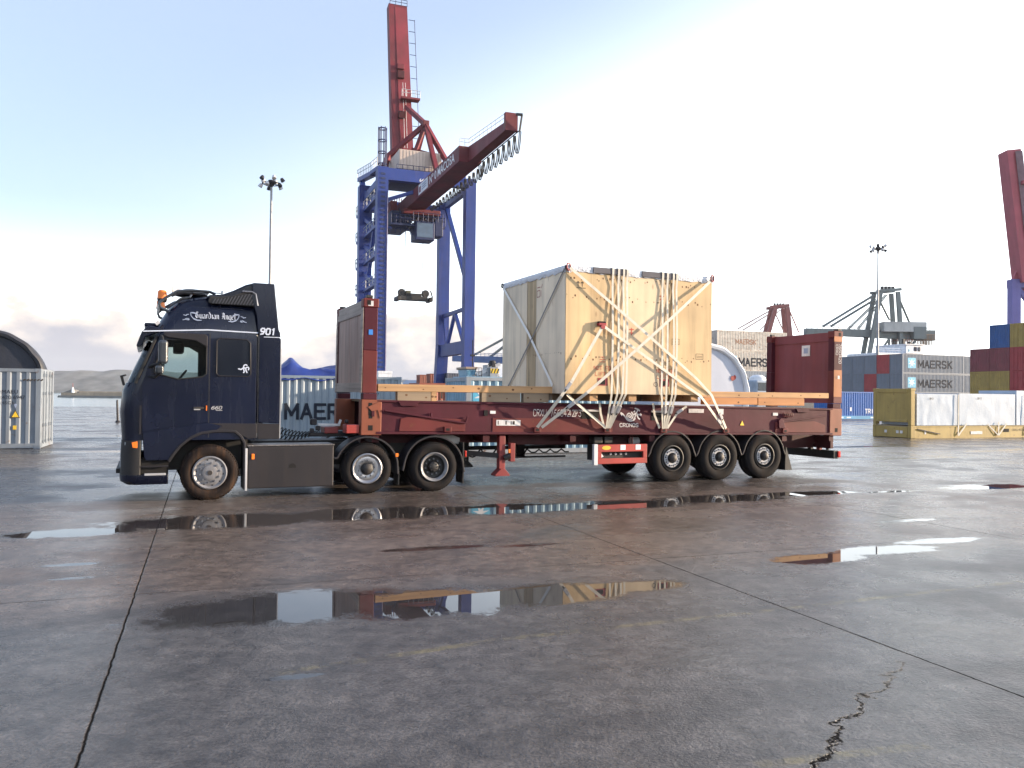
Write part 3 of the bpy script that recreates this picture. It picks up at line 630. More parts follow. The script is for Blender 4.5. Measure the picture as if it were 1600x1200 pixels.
def tractor():
    T = thingT('semi_truck', 'dark navy truck tractor with high roof cab and orange beacon', 'truck', (-1.2, 1.22, 0))
    WIN = [(-3.60, 2.22), (-3.60, 2.36), (-3.43, 2.80), (-2.82, 2.83), (-2.77, 2.77), (-2.77, 2.22), (-2.83, 2.17), (-3.22, 2.12)]
    cab = loft([(1.06, -4.10, -1.89, 1.22, 0.22, 0.05, 0), (1.55, -4.14, -1.89, 1.22, 0.25, 0.05, 0), (1.92, -4.11, -1.89, 1.22, 0.26, 0.05, 0), (2.06, -4.05, -1.89, 1.22, 0.26, 0.05, 0),
                (2.50, -3.86, -1.89, 1.22, 0.26, 0.05, 0), (2.88, -3.69, -1.89, 1.22, 0.26, 0.05, 0), (3.02, -3.60, -1.89, 1.21, 0.28, 0.05, 0), (3.12, -3.54, -1.89, 1.19, 0.30, 0.06, 0),
                (3.30, -3.44, -1.89, 1.16, 0.32, 0.08, 0), (3.46, -3.33, -1.89, 1.11, 0.34, 0.1, 0), (3.56, -3.20, -1.89, 1.03, 0.36, 0.15, 0.02), (3.61, -3.0, -1.89, 0.90, 0.36, 0.2, 0.03)]).build('cab', navy, T, smooth=True)
    c1 = MB().box((-3.72, 0.06, 1.5), (-2.05, 2.38, 2.98)).build('cut', navy, T)
    c2 = MB().plate(WIN, -0.5, 3.0).build('cut', navy, T)
    c3 = MB().plate([(-4.6, 2.05), (-3.925, 2.05), (-3.585, 2.86), (-4.6, 2.86)], -0.6, 3.1).build('cut', navy, T)
    bpy.context.view_layer.update(); boolean(cab, [c1, c2, c3])
    # windscreen
    ws = MB(); cols_ = None
    for z, xf in ((2.03, -4.045), (2.25, -3.955), (2.5, -3.845), (2.7, -3.755), (2.875, -3.675)):
        pts = [p for p in rrect(xf, -1.9, 1.205, 0.26, 0.05, 8) if p[0] < xf+0.27]
        pts = pts[:9]+[(xf, YC+0.5), (xf-0.03, YC), (xf, YC-0.5)]+pts[9:]
        ring = list(range(len(ws.v), len(ws.v)+len(pts))); ws.v += [Vector((x, y, z)) for x, y in pts]
        if cols_:
            for i in range(len(ring)-1): ws.f.append([cols_[i], cols_[i+1], ring[i+1], ring[i]])
        cols_ = ring
    ws.build('windscreen', glass('screen_glass', (0.80, 0.88, 0.89), rough=0.03), T, smooth=True)
    for y in (0.02, 2.42):
        MB().bar((-3.905, y, 2.04), (-3.575, y, 2.87), 0.05, 0.05).build('pillar', black, T, bevel=0.01)
    # seats, wheel, dash
    m = MB()
    for y in (0.55, 1.9): m.box((-2.75, y-0.26, 1.5), (-2.25, y+0.26, 1.95)); m.bar((-2.35, y, 1.9), (-2.2, y, 2.7), 0.5, 0.16); m.bar((-2.22, y, 2.68), (-2.18, y, 2.92), 0.28, 0.12)
    m.build('seat', interior, T, bevel=0.04)
    MB().box((-3.70, 0.08, 1.55), (-3.36, 2.36, 2.08)).build('dashboard', interior, T, bevel=0.05)
    MB().box((-3.28, 0.95, 2.62), (-3.10, 1.5, 2.80)).build('header_pocket', interior, T, bevel=0.03)
    MB().box((-2.30, 0.09, 1.5), (-2.08, 2.35, 2.10)).build('bunk', interior, T)
    rg = [(-3.2+0.22*math.cos(a)*0.55, 0.55+0.24*math.sin(a), 2.12+0.22*math.cos(a)*0.75) for a in [2*math.pi*k/20 for k in range(21)]]
    MB().tube(rg, 0.018, 6).build('steering_wheel', interior, T, smooth=True)
    # doors both sides, each a slightly proud skin with a window opening
    DOOR = [(-3.79, 1.21), (-2.73, 1.375), (-2.725, 2.93), (-3.47, 2.93), (-3.70, 2.38), (-3.80, 2.02)]
    for s, y0, y1 in ((1, -0.014, 0.03), (-1, 2.41, 2.454)):
        d = MB().plate(DOOR, y0, y1, [WIN]).build('door', navy, T, bevel=0.006)
        yo = y0-0.0 if s == 1 else y1
        gp = MB().plate([(p[0], p[1]) for p in WIN], y0+0.018*(1 if s == 1 else 1), y0+0.024).build('window_glass', winglass, d)
        e = -1 if s == 1 else 1
        rr = MB(); rr.tube([(x, yo+e*0.004, z) for x, z in WIN+[WIN[0]]], 0.012, 6); rr.build('window_seal', black, d, smooth=True)
        MB().box((-2.97, yo+e*0.022, 1.605), (-2.80, yo, 1.64)).build('handle', hubdark, d, bevel=0.006)
        MB().box((-2.965, yo+e*0.024, 1.585), (-2.86, yo+e*0.004, 1.603)).build('handle_pull', silver, d, bevel=0.003)
        MB().box((-2.765, yo+e*0.02, 1.575), (-2.748, yo, 1.665)).build('door_reflector', amber, d)
        dv = MB().plate([(-3.46, 2.93), (-3.48, 2.88), (-3.40, 2.84), (-2.95, 2.80), (-2.80, 2.71), (-2.76, 2.70), (-2.755, 2.88), (-2.80, 2.92)], yo+e*0.06, yo+e*0.0).build('wind_deflector', trim, d, bevel=0.012)
        MB().box((-3.73, yo+e*0.010, 1.868), (-2.73, yo, 1.874)).build('crease_line', navy, d)
    # sleeper panel, seams and badge
    SW = [(-2.60, 2.24), (-2.56, 2.19), (-2.06, 2.19), (-2.02, 2.23), (-2.03, 2.79), (-2.09, 2.85), (-2.55, 2.86), (-2.60, 2.81)]
    sp = MB().plate(SW, -0.012, 0.01).build('sleeper_window', darkglass, T, bevel=0.004)
    MB().tube([(x, -0.012, z) for x, z in SW+[SW[0]]], 0.010, 6).build('window_rim', trim, sp, smooth=True)
    m = MB(); lion = [[(0, 0), (1.2, 0.9), (2.3, 0.8), (3.2, 1.4)], [(1.2, 0.9), (1.5, 2.2), (2.5, 2.6), (3.1, 2.0)], [(1.3, 0.4), (1.7, -1.0), (1.2, -1.6)], [(2.3, 0.5), (2.6, -0.8), (3.1, -1.5)], [(0, 0), (-0.9, 0.5), (-1.3, 0.2)], [(3.2, 1.4), (3.9, 0.9), (3.6, -0.2)]]
    strokes_mesh(m, lion, 0.62, (-2.19, -0.0165, 2.31), (1, 0, 0), (0, 0, 1), 0.036); m.build('lion_decal', decal, T)
    stext('660', 0.052, (-2.675, -0.004, 1.60), silver, T, 'badge', w=1.0, xs=1.25, dz=(0.25, 0, 1))
    MB().box((-2.60, -0.006, 1.575), (-2.49, 0.0, 1.583)).build('badge_line', silver, T)
    for x in (-2.715, -1.885): MB().box((x-0.006, -0.007, 1.10), (x+0.006, 0.0, 2.95)).build('panel_seam', hubdark, T)
    # lower side panels
    for y0, y1 in ((-0.022, 0.10), (2.34, 2.462)):
        MB().plate([(-3.78, 1.19), (-2.73, 1.36), (-2.5, 1.30), (-2.6, 1.21), (-2.99, 1.13), (-3.22, 0.95), (-3.37, 0.72), (-3.72, 0.72), (-3.75, 0.78)], y0, y1).build('entry_panel', navy, T, bevel=0.012)
        MB().plate([(-2.72, 1.355), (-1.90, 1.34), (-1.90, 1.08), (-2.05, 1.07), (-2.17, 1.14), (-2.30, 1.22), (-2.62, 1.22), (-2.50, 1.30)], y0+0.006, y1).build('sleeper_skirt', trim, T, bevel=0.008)
        m = MB(); band(m, [(-3.385, 0.70), (-3.30, 0.84), (-3.19, 0.98), (-3.02, 1.125), (-2.84, 1.205), (-2.64, 1.235), (-2.42, 1.24), (-2.26, 1.225), (-2.15, 1.13), (-2.08, 1.0), (-2.075, 0.92), (-2.07, 0.16)], min(y0, 2.1)-0.006 if y0 < 0 else 2.05, 0.42 if y0 < 0 else y1+0.008, 0.05)
        m.build('wheel_arch', trim, T, smooth=False, bevel=0.01)
    MB().box((-2.093, -0.03, 0.14), (-2.055, 0.0, 0.90)).build('arch_edge', silver, T, bevel=0.005)
    # rear side fairings and roof deflector
    for y0, y1 in ((-0.012, 0.07), (2.37, 2.452)):
        MB().plate([(-1.872, 1.36), (-1.50, 1.34), (-1.50, 2.90), (-1.872, 2.94)], y0, y1).build('side_fairing', navy, T, bevel=0.012)
        MB().plate([(-1.885, 1.06), (-1.50, 1.06), (-1.50, 1.335), (-1.885, 1.345)], y0+0.004, y1).build('fairing_skirt', trim, T, bevel=0.01)
        MB().plate([(-1.90, 2.95), (-1.50, 2.91), (-1.51, 3.0), (-1.535, 3.05), (-1.625, 3.885), (-2.0, 3.885), (-2.02, 3.6), (-1.93, 3.30)], y0, y1+0.06).build('roof_fairing', navy, T, bevel=0.015)
    MB().box((-1.499, -0.010, 1.08), (-1.485, 0.0, 2.88)).build('fairing_edge', silver, T)
    pf = [(-2.80, 3.56), (-2.74, 3.635), (-2.52, 3.655), (-2.32, 3.74), (-2.12, 3.85), (-1.98, 3.895), (-1.64, 3.895), (-1.60, 3.70), (-1.60, 3.3), (-1.9, 3.3), (-1.9, 3.56)]
    MB().plate(pf, 0.10, 2.34).build('roof_deflector', navy, T, bevel=0.03)
    lv = MB().plate([(-2.76, 3.50), (-2.71, 3.47), (-1.93, 3.455), (-1.975, 3.70), (-2.16, 3.71), (-2.36, 3.63), (-2.56, 3.60), (-2.72, 3.61)], 0.005, 0.11).build('louvre_panel', black, T, bevel=0.012)
    m = MB()
    for k in range(15):
        x = -2.68+k*0.052; z1 = min(3.685, 3.56+max(0, (x+2.6))*0.27); m.bar((x, 0.0, 3.475), (x+0.10*(z1-3.47)/0.2, 0.0, z1), 0.020, 0.018)
    m.build('louvre_ribs', paint('rib_grey', (0.06, 0.06, 0.075), rough=0.4), lv)
    MB().tube([(-2.18, -0.01, 3.715), (-2.02, -0.012, 3.715), (-1.955, -0.012, 3.68), (-1.915, -0.012, 3.47)], 0.018, 8).build('chrome_edge', chrome, T, smooth=True)
    # raised panel and lettering on the high roof
    MB().tube([(x, y, z) for x, y, z in ((-3.24, 0.048, 3.07), (-3.12, 0.085, 3.34), (-3.02, 0.10, 3.40), (-2.2, 0.10, 3.40), (-2.07, 0.085, 3.36), (-2.0, 0.045, 3.07), (-3.24, 0.048, 3.07))], 0.010, 6).build('roof_panel_bead', navy_deep, T, smooth=True)
    dzv = Vector((0, 0.155, 1)).normalized(); base = Vector((-3.06, 0.052, 3.165))
    NB = (0.62, 0.45)     # broad-nib blackletter
    gl = {'G': ([[(2.1,4.6),(0.9,5),(0.2,4),(0.2,1.4),(1,0.2),(2.2,0.8),(2.2,2.6),(1.2,2.7)], [(1.1,4.6),(1.1,1)]], 3.0),
          'u': ([[(0.2,3.2),(0.2,0.7),(0.9,0),(1.6,0.5)], [(1.6,3.2),(1.6,0.4),(2.0,0.1)]], 2.3),
          'a': ([[(0.2,2.7),(0.9,3.2),(1.5,2.7),(1.5,0.4),(1.9,0.1)], [(1.5,1.8),(0.3,1.4),(0.2,0.5),(0.8,0),(1.5,0.5)]], 2.2),
          'r': ([[(0.2,3.1),(0.5,2.8),(0.5,0.2)], [(0.5,2.5),(1.1,3.2),(1.5,2.8)]], 1.8),
          'd': ([[(0.5,4.9),(1.6,3.0),(1.6,0.6),(0.9,0),(0.2,0.6),(0.2,2.5),(0.9,3.1)]], 2.3),
          'i': ([[(0.2,3.1),(0.5,2.8),(0.5,0.4),(0.8,0.1)], [(0.45,4.1),(0.6,4.3)]], 1.2),
          'n': ([[(0.2,3.1),(0.5,2.8),(0.5,0.2)], [(0.5,2.5),(1.1,3.2),(1.6,2.7),(1.6,0.4),(1.9,0.1)]], 2.3),
          'A': ([[(0.3,4.6),(1.3,5),(2.0,4.4),(2.0,0.5),(2.4,0.1)], [(1.1,4.5),(1.1,1.2),(0.3,0.2)], [(0.4,2.3),(2.0,2.3)]], 2.9),
          'g': ([[(1.5,3.1),(0.8,3.2),(0.2,2.5),(0.2,0.7),(0.8,0),(1.5,0.6)], [(1.6,3.2),(1.6,-0.8),(0.9,-1.5),(0.2,-1.1)]], 2.2),
          'e': ([[(0.3,1.6),(1.4,2.2),(0.9,3.2),(0.2,2.5),(0.2,0.7),(0.8,0),(1.5,0.5)]], 1.9),
          'l': ([[(0.5,5),(0.5,0.5),(0.9,0.1)]], 1.2), ' ': ([], 1.5)}
    m = MB(); x = 0; sc = 0.0235
    P0 = Vector((-2.96, 0.020, 3.20))
    for ch in 'Guardian Angel':
        ls, adv = gl[ch]; strokes_mesh(m, ls, 0.55, P0+Vector((x*sc*0.98, 0, 0)), (1, 0, 0), dzv, sc, NB); x += adv
    m.build('lettering', decal, T)
    m = MB()
    def ribb(sx, x0):
        P = [[(0,0.2),(2.6,0.9),(5,0.2),(4.0,1.9),(2.2,1.3)], [(0.6,5.0),(3.2,4.2),(2.9,5.1),(5.2,5.6)], [(6.6,7.2),(7.0,4.4)], [(6.6,7.2),(10.2,6.6),(13,5.3)], [(6.6,7.2),(9.0,7.6),(12.0,6.4)], [(7.0,4.4),(9.5,1.2),(12.5,0.1),(16.0,0.6)], [(9.0,2.2),(12.5,0.7),(16.0,0.6)], [(5.2,5.6),(3.6,5.4)], [(4.9,2.0),(5.6,0.4)]]
        strokes_mesh(m, [[(sx*a, b) for a, b in l] for l in P], 0.62, Vector((x0, 0.006, 3.155)), (1, 0, 0), dzv, 0.0195)
    ribb(1, -3.17); ribb(-1, -2.10)
    m.build('ribbon_ornament', decal_grey, T)
    MB().plate([(-3.80, 2.945), (-2.75, 3.012), (-1.90, 2.992), (-1.90, 2.972), (-2.75, 2.990), (-3.80, 2.925)], -0.004, 0.02).build('stripe', decal, T)
    MB().box((-1.80, -0.018, 2.905), (-1.51, -0.012, 2.918)).build('stripe', decal, T)
    stext('901', 0.105, (-1.86, -0.016, 2.96), decal, T, 'number', w=1.5, xs=0.95, dz=(0.12, 0, 1))
    # sun visor over the windscreen
    MB().plate([(-3.44, 2.98), (-3.62, 3.03), (-3.72, 3.04), (-3.82, 2.93), (-3.90, 2.69), (-3.88, 2.66), (-3.80, 2.70), (-3.76, 2.84), (-3.55, 2.93)], 0.06, 2.38).build('sun_visor', navy_deep, T, bevel=0.03)
    MB().box((-3.78, 0.2, 3.03), (-3.50, 2.24, 3.10)).build('visor_ledge', navy, T, bevel=0.025)
    MB().bar((-3.60, 0.10, 3.07), (-3.545, 0.10, 3.12), 0.06, 0.06).build('visor_clip', silver, T)
    MB().add([(-3.555, 0.40, 3.115), (-3.555, 2.04, 3.115), (-3.32, 1.9, 3.47), (-3.32, 0.54, 3.47), (-3.53, 0.40, 3.10), (-3.53, 2.04, 3.10), (-3.29, 1.9, 3.45), (-3.29, 0.54, 3.45)],
             [[0,1,2,3],[7,6,5,4],[0,4,5,1],[1,5,6,2],[2,6,7,3],[3,7,4,0]]).build('roof_light_panel', lens, T, bevel=0.01)
    # roof bar with beacon and horns
    bz = MB()
    for y in (0.22, 2.22):
        bz.tube([(-3.37, y, 3.30), (-3.52, y, 3.37), (-3.55, y, 3.45), (-3.45, y, 3.55), (-3.25, y, 3.68), (-3.0, y, 3.705), (-2.72, y, 3.70), (-2.62, y, 3.66)], 0.026, 8)
        bz.tube([(-3.42, y, 3.36), (-3.20, y, 3.55), (-3.05, y, 3.58)], 0.018, 8)
    bz.tube([(-3.55, 0.22, 3.45), (-3.55, 2.22, 3.45)], 0.026, 8); bz.tube([(-3.0, 0.22, 3.705), (-3.0, 2.22, 3.705)], 0.022, 8)
    bz.build('roof_bar', mirror_m, T, smooth=True)
    for y in (0.36, 2.08):
        b = MB().lathe([(0.0, 0.155), (0.055, 0.15), (0.075, 0.12), (0.08, 0.02), (0.085, 0.0)], 18, 'z').build('beacon', amber, T, smooth=True, loc=(-3.50, y, 3.545))
        MB().cyl((0, 0, -0.06), (0, 0, 0.0), 0.07, 0.085, 14).build('beacon_base', hubdark, b, smooth=True)
    for y in (0.40, 0.62): MB().lathe([(0.09, 0.0), (0.085, 0.02), (0.05, 0.09), (0.028, 0.20), (0.02, 0.62)], 16, 'y').build('air_horn', silver, T, smooth=True, loc=(-3.34, y, 3.70)).rotation_euler = (0, 0, -math.pi/2)
    MB().lathe([(0.0, 0.105), (0.18, 0.10), (0.30, 0.06), (0.34, 0.0)], 24, 'z').build('roof_vent', trim, T, smooth=True, loc=(-3.0, 0.85, 3.68)).scale = (0.85, 1.3, 1)
    MB().tube([(-2.76, 0.35, 3.70), (-2.50, 0.35, 3.70)], 0.012, 6).tube([(-2.50, 0.35, 3.66), (-2.50, 0.35, 3.75)], 0.016, 6).build('aerial', silver, T, smooth=True)
    # bumper, lamps, step well
    bp = loft([(0.30, -4.02, -3.36, 1.20, 0.2, 0.02, 0), (0.36, -4.12, -3.36, 1.24, 0.25, 0.02, 0), (0.47, -4.13, -3.36, 1.24, 0.25, 0.02, 0)]).build('bumper', navy_deep, T, smooth=True)
    loft([(0.47, -4.12, -3.80, 1.235, 0.25, 0.02, 0), (0.85, -4.12, -3.80, 1.235, 0.25, 0.02, 0), (1.06, -4.11, -3.80, 1.235, 0.25, 0.02, 0)]).build('bumper_corner', chassis, T, smooth=True)
    MB().box((-4.19, 0.35, 0.48), (-4.10, 2.1, 0.56)).build('plate_holder', black, T, bevel=0.01)
    for a_, b_ in ((0.05, 0.5), (1.95, 2.39)): MB().box((-3.80, a_, 0.47), (-3.36, b_, 0.74)).build('step_well', darkhole, T)
    for a_, b_ in ((-0.022, 0.14), (2.30, 2.46)): MB().box((-3.74, a_, 0.455), (-3.40, b_, 0.492)).build('step_tread', silver, T, bevel=0.008)
    MB().box((-3.80, -0.02, 0.60), (-3.36, 0.02, 0.625)).build('step_bar', trim, T)
    MB().box((-3.83, -0.030, 1.17), (-3.80, -0.0, 1.66)).build('corner_seam', trim, T)
    for s in (1, -1):
        yy = (lambda v: v if s == 1 else 2.44-v)
        MB().add([(-4.135, yy(0.34), 0.58), (-4.055, yy(0.065), 0.58), (-4.045, yy(0.055), 1.04), (-4.125, yy(0.34), 1.04), (-4.08, yy(0.34), 0.58), (-4.0, yy(0.09), 0.58), (-3.99, yy(0.08), 1.04), (-4.07, yy(0.34), 1.04)],
                 [[0,1,2,3],[7,6,5,4],[0,4,5,1],[1,5,6,2],[2,6,7,3],[3,7,4,0]]).build('headlight', lens, T, bevel=0.015)
        y0 = yy(-0.026); y1 = yy(0.03)
        MB().plate([(-3.945, 1.03), (-3.855, 1.05), (-3.855, 0.93), (-3.93, 0.94)], min(y0, y1), max(y0, y1)).build('indicator', amber, T, bevel=0.006)
    # mirrors
    for s in (1, -1):
        yy = (lambda v: v if s == 1 else 2.44-v)
        mr_ = MB().box((-3.56, yy(-0.36), 2.37), (-3.40, yy(-0.12), 2.78)).build('mirror', mirror_m, T, bevel=0.055, seg=4)
        MB().box((-3.60, yy(-0.34), 2.20), (-3.46, yy(-0.13), 2.35)).build('wide_angle_mirror', mirror_m, mr_, bevel=0.045, seg=4)
        MB().tube([(-3.70, yy(0.02), 2.31), (-3.62, yy(-0.10), 2.36), (-3.52, yy(-0.18), 2.37)], 0.028, 8).tube([(-3.68, yy(0.02), 2.16), (-3.60, yy(-0.12), 2.15), (-3.53, yy(-0.2), 2.22)], 0.026, 8).tube([(-3.52, yy(0.02), 2.87), (-3.50, yy(-0.14), 2.85), (-3.48, yy(-0.2), 2.76)], 0.024, 8).build('mirror_arm', black, mr_, smooth=True)
    MB().bar((-4.08, 0.10, 2.0), (-4.12, 0.08, 2.16), 0.03, 0.04).bar((-4.05, 0.08, 2.18), (-4.14, 0.07, 2.15), 0.08, 0.03).build('front_mirror', black, T, bevel=0.008)
    # chassis rails, tank box, fenders, rear plates
    m = MB()
    for y in (0.80, 1.64): m.box((-3.7, y-0.05, 0.66), (2.05, y+0.05, 0.94))
    m.box((-3.5, 0.5, 0.5), (-2.0, 1.95, 1.05)); m.box((-1.9, 0.85, 0.5), (-0.2, 1.6, 0.98)); m.box((-0.5, 0.55, 0.55), (0.7, 1.9, 0.75)); m.box((1.1, 0.55, 0.5), (1.9, 1.9, 0.75))
    m.build('chassis_frame', chassis, T)
    for a in (-2.684, 0.13, 1.47): MB().cyl((a, 0.25, 0.48), (a, 2.2, 0.48), 0.09, n=12).build('axle', chassis, T, smooth=True)
    bx = MB().box((-2.05, -0.02, 0.17), (-0.505, 0.62, 0.93)).build('tank_box', paint('box_brown', (0.021, 0.018, 0.021), rough=0.5, spec=0.35, dirt=0.4, dirtcol=(0.040, 0.030, 0.026), bump=0.05), T, bevel=0.02)
    MB().box((-2.06, -0.03, 0.932), (-0.49, 0.66, 0.955)).build('tread_plate', paint('tread_alloy', (0.15, 0.14, 0.14), rough=0.4, metal=0.5, dirt=0.6, bump=0.8, scale=5), bx, bevel=0.005)
    MB().plate([(-1.26+0.062*math.cos(R(a)), 0.55+0.062*math.sin(R(a))) for a in range(0, 181, 15)]+[(-1.322, 0.53), (-1.198, 0.53)], -0.024, -0.015).build('latch_hole', darkhole, bx)
    MB().box((-1.985, -0.045, 0.70), (-1.935, -0.018, 0.80)).build('marker_lamp', amber, T, bevel=0.006)
    MB().box((-2.05, 2.0, 0.2), (-0.5, 2.42, 0.92)).build('fuel_tank', silver, T, bevel=0.06)
    for y0, y1 in ((-0.02, 0.42), (2.02, 2.46)):
        m = MB(); band(m, [(-0.50, 0.70)]+arc(0.13, 0.47, 0.625, 158, 12, 14)+[(0.755, 0.36)], y0, y1, 0.035); m.build('mudguard', trim, T, bevel=0.006)
        m = MB(); band(m, [(0.82, 0.42)]+arc(1.47, 0.47, 0.625, 166, 10, 14)+[(2.12, 0.36)], y0, y1, 0.035); m.build('mudguard', trim, T, bevel=0.006)
        MB().box((2.08, y0+0.02, 0.13), (2.105, y1-0.02, 0.95)).build('mud_flap', black, T)
        MB().box((0.76, y0+0.04, 0.14), (0.775, y1-0.04, 0.5)).build('mud_flap', black, T)
    MB().box((0.68, -0.035, 0.69), (0.74, -0.015, 0.76)).build('marker_lamp', amber, T, bevel=0.006)
    MB().box((2.125, 0.0, 0.66), (2.16, 0.10, 0.78)).build('tail_lamp', redlens, T, bevel=0.006)
    MB().plate([(0.95, 1.12), (1.35, 1.14), (1.95, 1.09), (2.10, 1.03), (2.10, 0.90), (1.9, 0.93), (1.5, 1.10)], 0.25, 2.2).build('rear_deck_cover', paint('deck_grey', (0.30, 0.28, 0.27), rough=0.5, dirt=0.6, dirtcol=(0.12, 0.10, 0.09)), T, bevel=0.02)
    MB().plate([(0.2, 0.98), (1.9, 0.98), (1.85, 1.04), (0.3, 1.04)], 0.7, 1.75).build('fifth_wheel', chassis, T, bevel=0.01)
    m = MB()
    for (x0, z0, x1, z1, y, nt) in ((-1.47, 1.22, -0.66, 1.14, 0.55, 13), (-1.46, 1.10, -0.78, 1.10, 0.8, 9)):
        pts = []
        for k in range(nt*10+1):
            t = k/(nt*10); a = 2*math.pi*k/10; sag = -0.06*math.sin(math.pi*t)
            pts.append((x0+(x1-x0)*t+0.03*math.sin(a), y+0.05*math.cos(a), z0+(z1-z0)*t+sag+0.05*math.sin(a)))
        m.tube(pts, 0.010, 5)
    m.build('coiled_hose', black, T, smooth=True)
    wheel_pair(T, -2.684, 0.482, 'front', 0.492, 0.30, tyre_dirty)
    wheel_pair(T, 0.13, 0.478, 'pusher', 0.482, 0.28, tyre_m)
    wheel_pair(T, 1.47, 0.478, 'drive', 0.485, 0.55, tyre_m)
tractor()

# ---------------------------------------------------------------- semi-trailer chassis
def zt(x, z): return z-TILT*x
def trailer():
    T = thingT('semi_trailer', 'maroon skeletal semi-trailer on three axles under the flat rack', 'trailer', (7, 1.22, 0))
    m = MB()
    for y in (0.72, 1.72):
        m.bar((0.15, y, zt(0, 1.03)), (12.0, y, zt(12, 1.03)), 0.16, 0.20); m.bar((3.2, y, zt(3, 0.935)), (6.0, y, zt(6, 0.935)), 0.14, 0.12); m.bar((6.0, y, zt(6, 0.88)), (11.9, y, zt(12, 0.88)), 0.14, 0.20)
    for x in (0.3, 2.6, 4.6, 6.6, 8.6, 10.4, 11.9): m.box((x-0.07, 0.05, zt(x, 0.98)), (x+0.07, 2.39, zt(x, 1.115)))
    m.build('chassis_frame', trailred, T)
    m = MB(); m.bar((3.3, 0.55, zt(3.3, 1.0)), (11.9, 0.55, zt(12, 1.0)), 0.06, 0.2); m.build('side_rail', trailred, T)
    m = MB(); m.box((6.5, 0.5, 0.40), (10.6, 1.94, 0.86)); m.build('running_gear', chassis, T)
    for y, mt in ((0.12, legred), (2.2, chassis)):
        lg = MB().box((2.89, y-0.07, 0.34), (3.03, y+0.07, 1.08)).build('landing_leg', mt, T, bevel=0.012)
        MB().plate([(2.79, 0.25), (3.11, 0.25), (3.11, 0.285), (3.0, 0.40), (2.92, 0.40), (2.79, 0.285)], y-0.12, y+0.12).build('foot', mt, lg, bevel=0.006)
    MB().box((3.12, 0.0, 0.54), (3.23, 0.12, 0.92)).build('lamp_bracket', legred, T, bevel=0.01)
    MB().box((3.075, -0.01, 0.72), (3.115, 0.02, 0.80)).build('marker_lamp', amber, T, bevel=0.005)
    MB().cyl((2.98, 0.0, 0.62), (3.10, -0.03, 0.66), 0.06, n=10).build('crank_gearbox', chassis, T, smooth=True)
    MB().bar((2.2, 0.4, 0.72), (2.92, 0.12, 0.66), 0.07, 0.10).bar((2.1, 1.0, 1.0), (2.3, 0.6, 0.6), 0.3, 0.04).build('leg_brace', chassis, T)
    # far-side guard with a slack air hose looped under it
    m = MB(); m.box((3.0, 2.28, 0.63), (5.6, 2.34, 0.72)); m.box((4.15, 2.27, 0.42), (4.5, 2.36, 0.8)); m.box((4.5, 2.28, 0.42), (5.6, 2.33, 0.46)); m.build('side_guard', chassis, T)
    pts = []
    for k in range(5):
        for j in range(9): t = j/8; pts.append((2.55+k*0.40+0.40*t, 2.22, 0.66-0.19*math.sin(math.pi*t)))
    MB().tube(pts, 0.020, 6).build('air_hose', black, T, smooth=True)
    pts = [(4.55+k*0.1, 2.22, 0.62-0.08*abs(math.sin(k*math.pi/3))) for k in range(12)]
    MB().tube(pts, 0.018, 6).build('air_hose', black, T, smooth=True)
    # red framed side guard box
    gb = MB(); gb.box((5.17, -0.03, 0.70), (6.42, 0.03, 0.86)); gb.box((5.17, -0.03, 0.44), (6.42, 0.03, 0.56)); gb.box((6.32, -0.028, 0.56), (6.42, 0.028, 0.70)); gb.box((5.17, -0.028, 0.56), (5.26, 0.028, 0.70))
    s = gb.build('side_guard_frame', brightred, T, bevel=0.008)
    MB().box((5.07, -0.034, 0.42), (5.166, 0.05, 0.87)).build('reflector_board', white, s, bevel=0.006)
    MB().box((5.2, 0.10, 0.5), (6.4, 0.5, 0.84)).build('valve_box', chassis, T)
    m = MB()
    for k in range(4): m.cyl((5.55+0.13*k, 0.10, 0.645), (5.55+0.13*k, 0.07, 0.645), 0.025, n=8)
    m.build('air_coupling', silver, T)
    MB().plate([(5.31+0.0, 0.655), (5.36, 0.60), (5.31, 0.575), (5.27, 0.61)], 0.05, 0.06).build('hazard_label', white, T)
    MB().plate([(5.38+0.11*math.cos(R(a)), 0.79+0.045*math.sin(R(a))) for a in range(0, 360, 20)], -0.033, -0.030).build('sticker', yellow_st, T)
    for x in (5.73, 6.12): MB().box((x, -0.0335, 0.74), (x+0.13, -0.0302, 0.85)).build('reflector_tape', white, T)
    MB().box((5.2, 0.2, 0.87), (5.42, 0.45, 1.02)).box((5.46, 0.2, 0.87), (5.68, 0.45, 1.02)).build('wheel_chock', chassis, T, bevel=0.02)
    for x in (6.05, 6.12): MB().cyl((x, 0.1, 0.84), (x, 0.1, 1.05), 0.012, n=6).build('pipe', trailred, T)
    MB().cyl((6.25, 0.4, 0.9), (6.45, 0.4, 0.9), 0.09, n=14).build('spring_chamber', silver, T, smooth=True)
    # gooseneck front fittings
    MB().box((-0.27, 0.02, zt(0, 1.15)), (-0.02, 0.35, zt(0, 1.31))).build('front_lock', brightred, T, bevel=0.012)
    MB().box((-0.62, 0.3, 1.14), (-0.36, 0.7, 1.26)).build('front_lock', legred, T, bevel=0.012)
    MB().bar((-0.75, 0.28, 1.31), (-0.33, 0.28, 1.30), 0.035, 0.045).bar((-0.36, 0.28, 1.29), (-0.32, 0.28, 1.40), 0.035, 0.045).build('lock_lever', silver, T, bevel=0.006)
    m = MB()
    for (x, y, z, q) in ((-0.83, 0.32, 1.36, 0.12), (-0.74, 0.34, 1.24, 0.09), (-0.22, 0.22, 1.37, 0.07), (-0.86, 0.3, 1.2, 0.08)): m.box((x-q/2, y-q/2, z-q/2), (x+q/2, y+q/2, z+q/2))
    m.bar((-0.9, 0.4, 1.12), (0.2, 0.4, 1.10), 0.06, 0.08); m.build('air_coupling', trim, T, bevel=0.02)
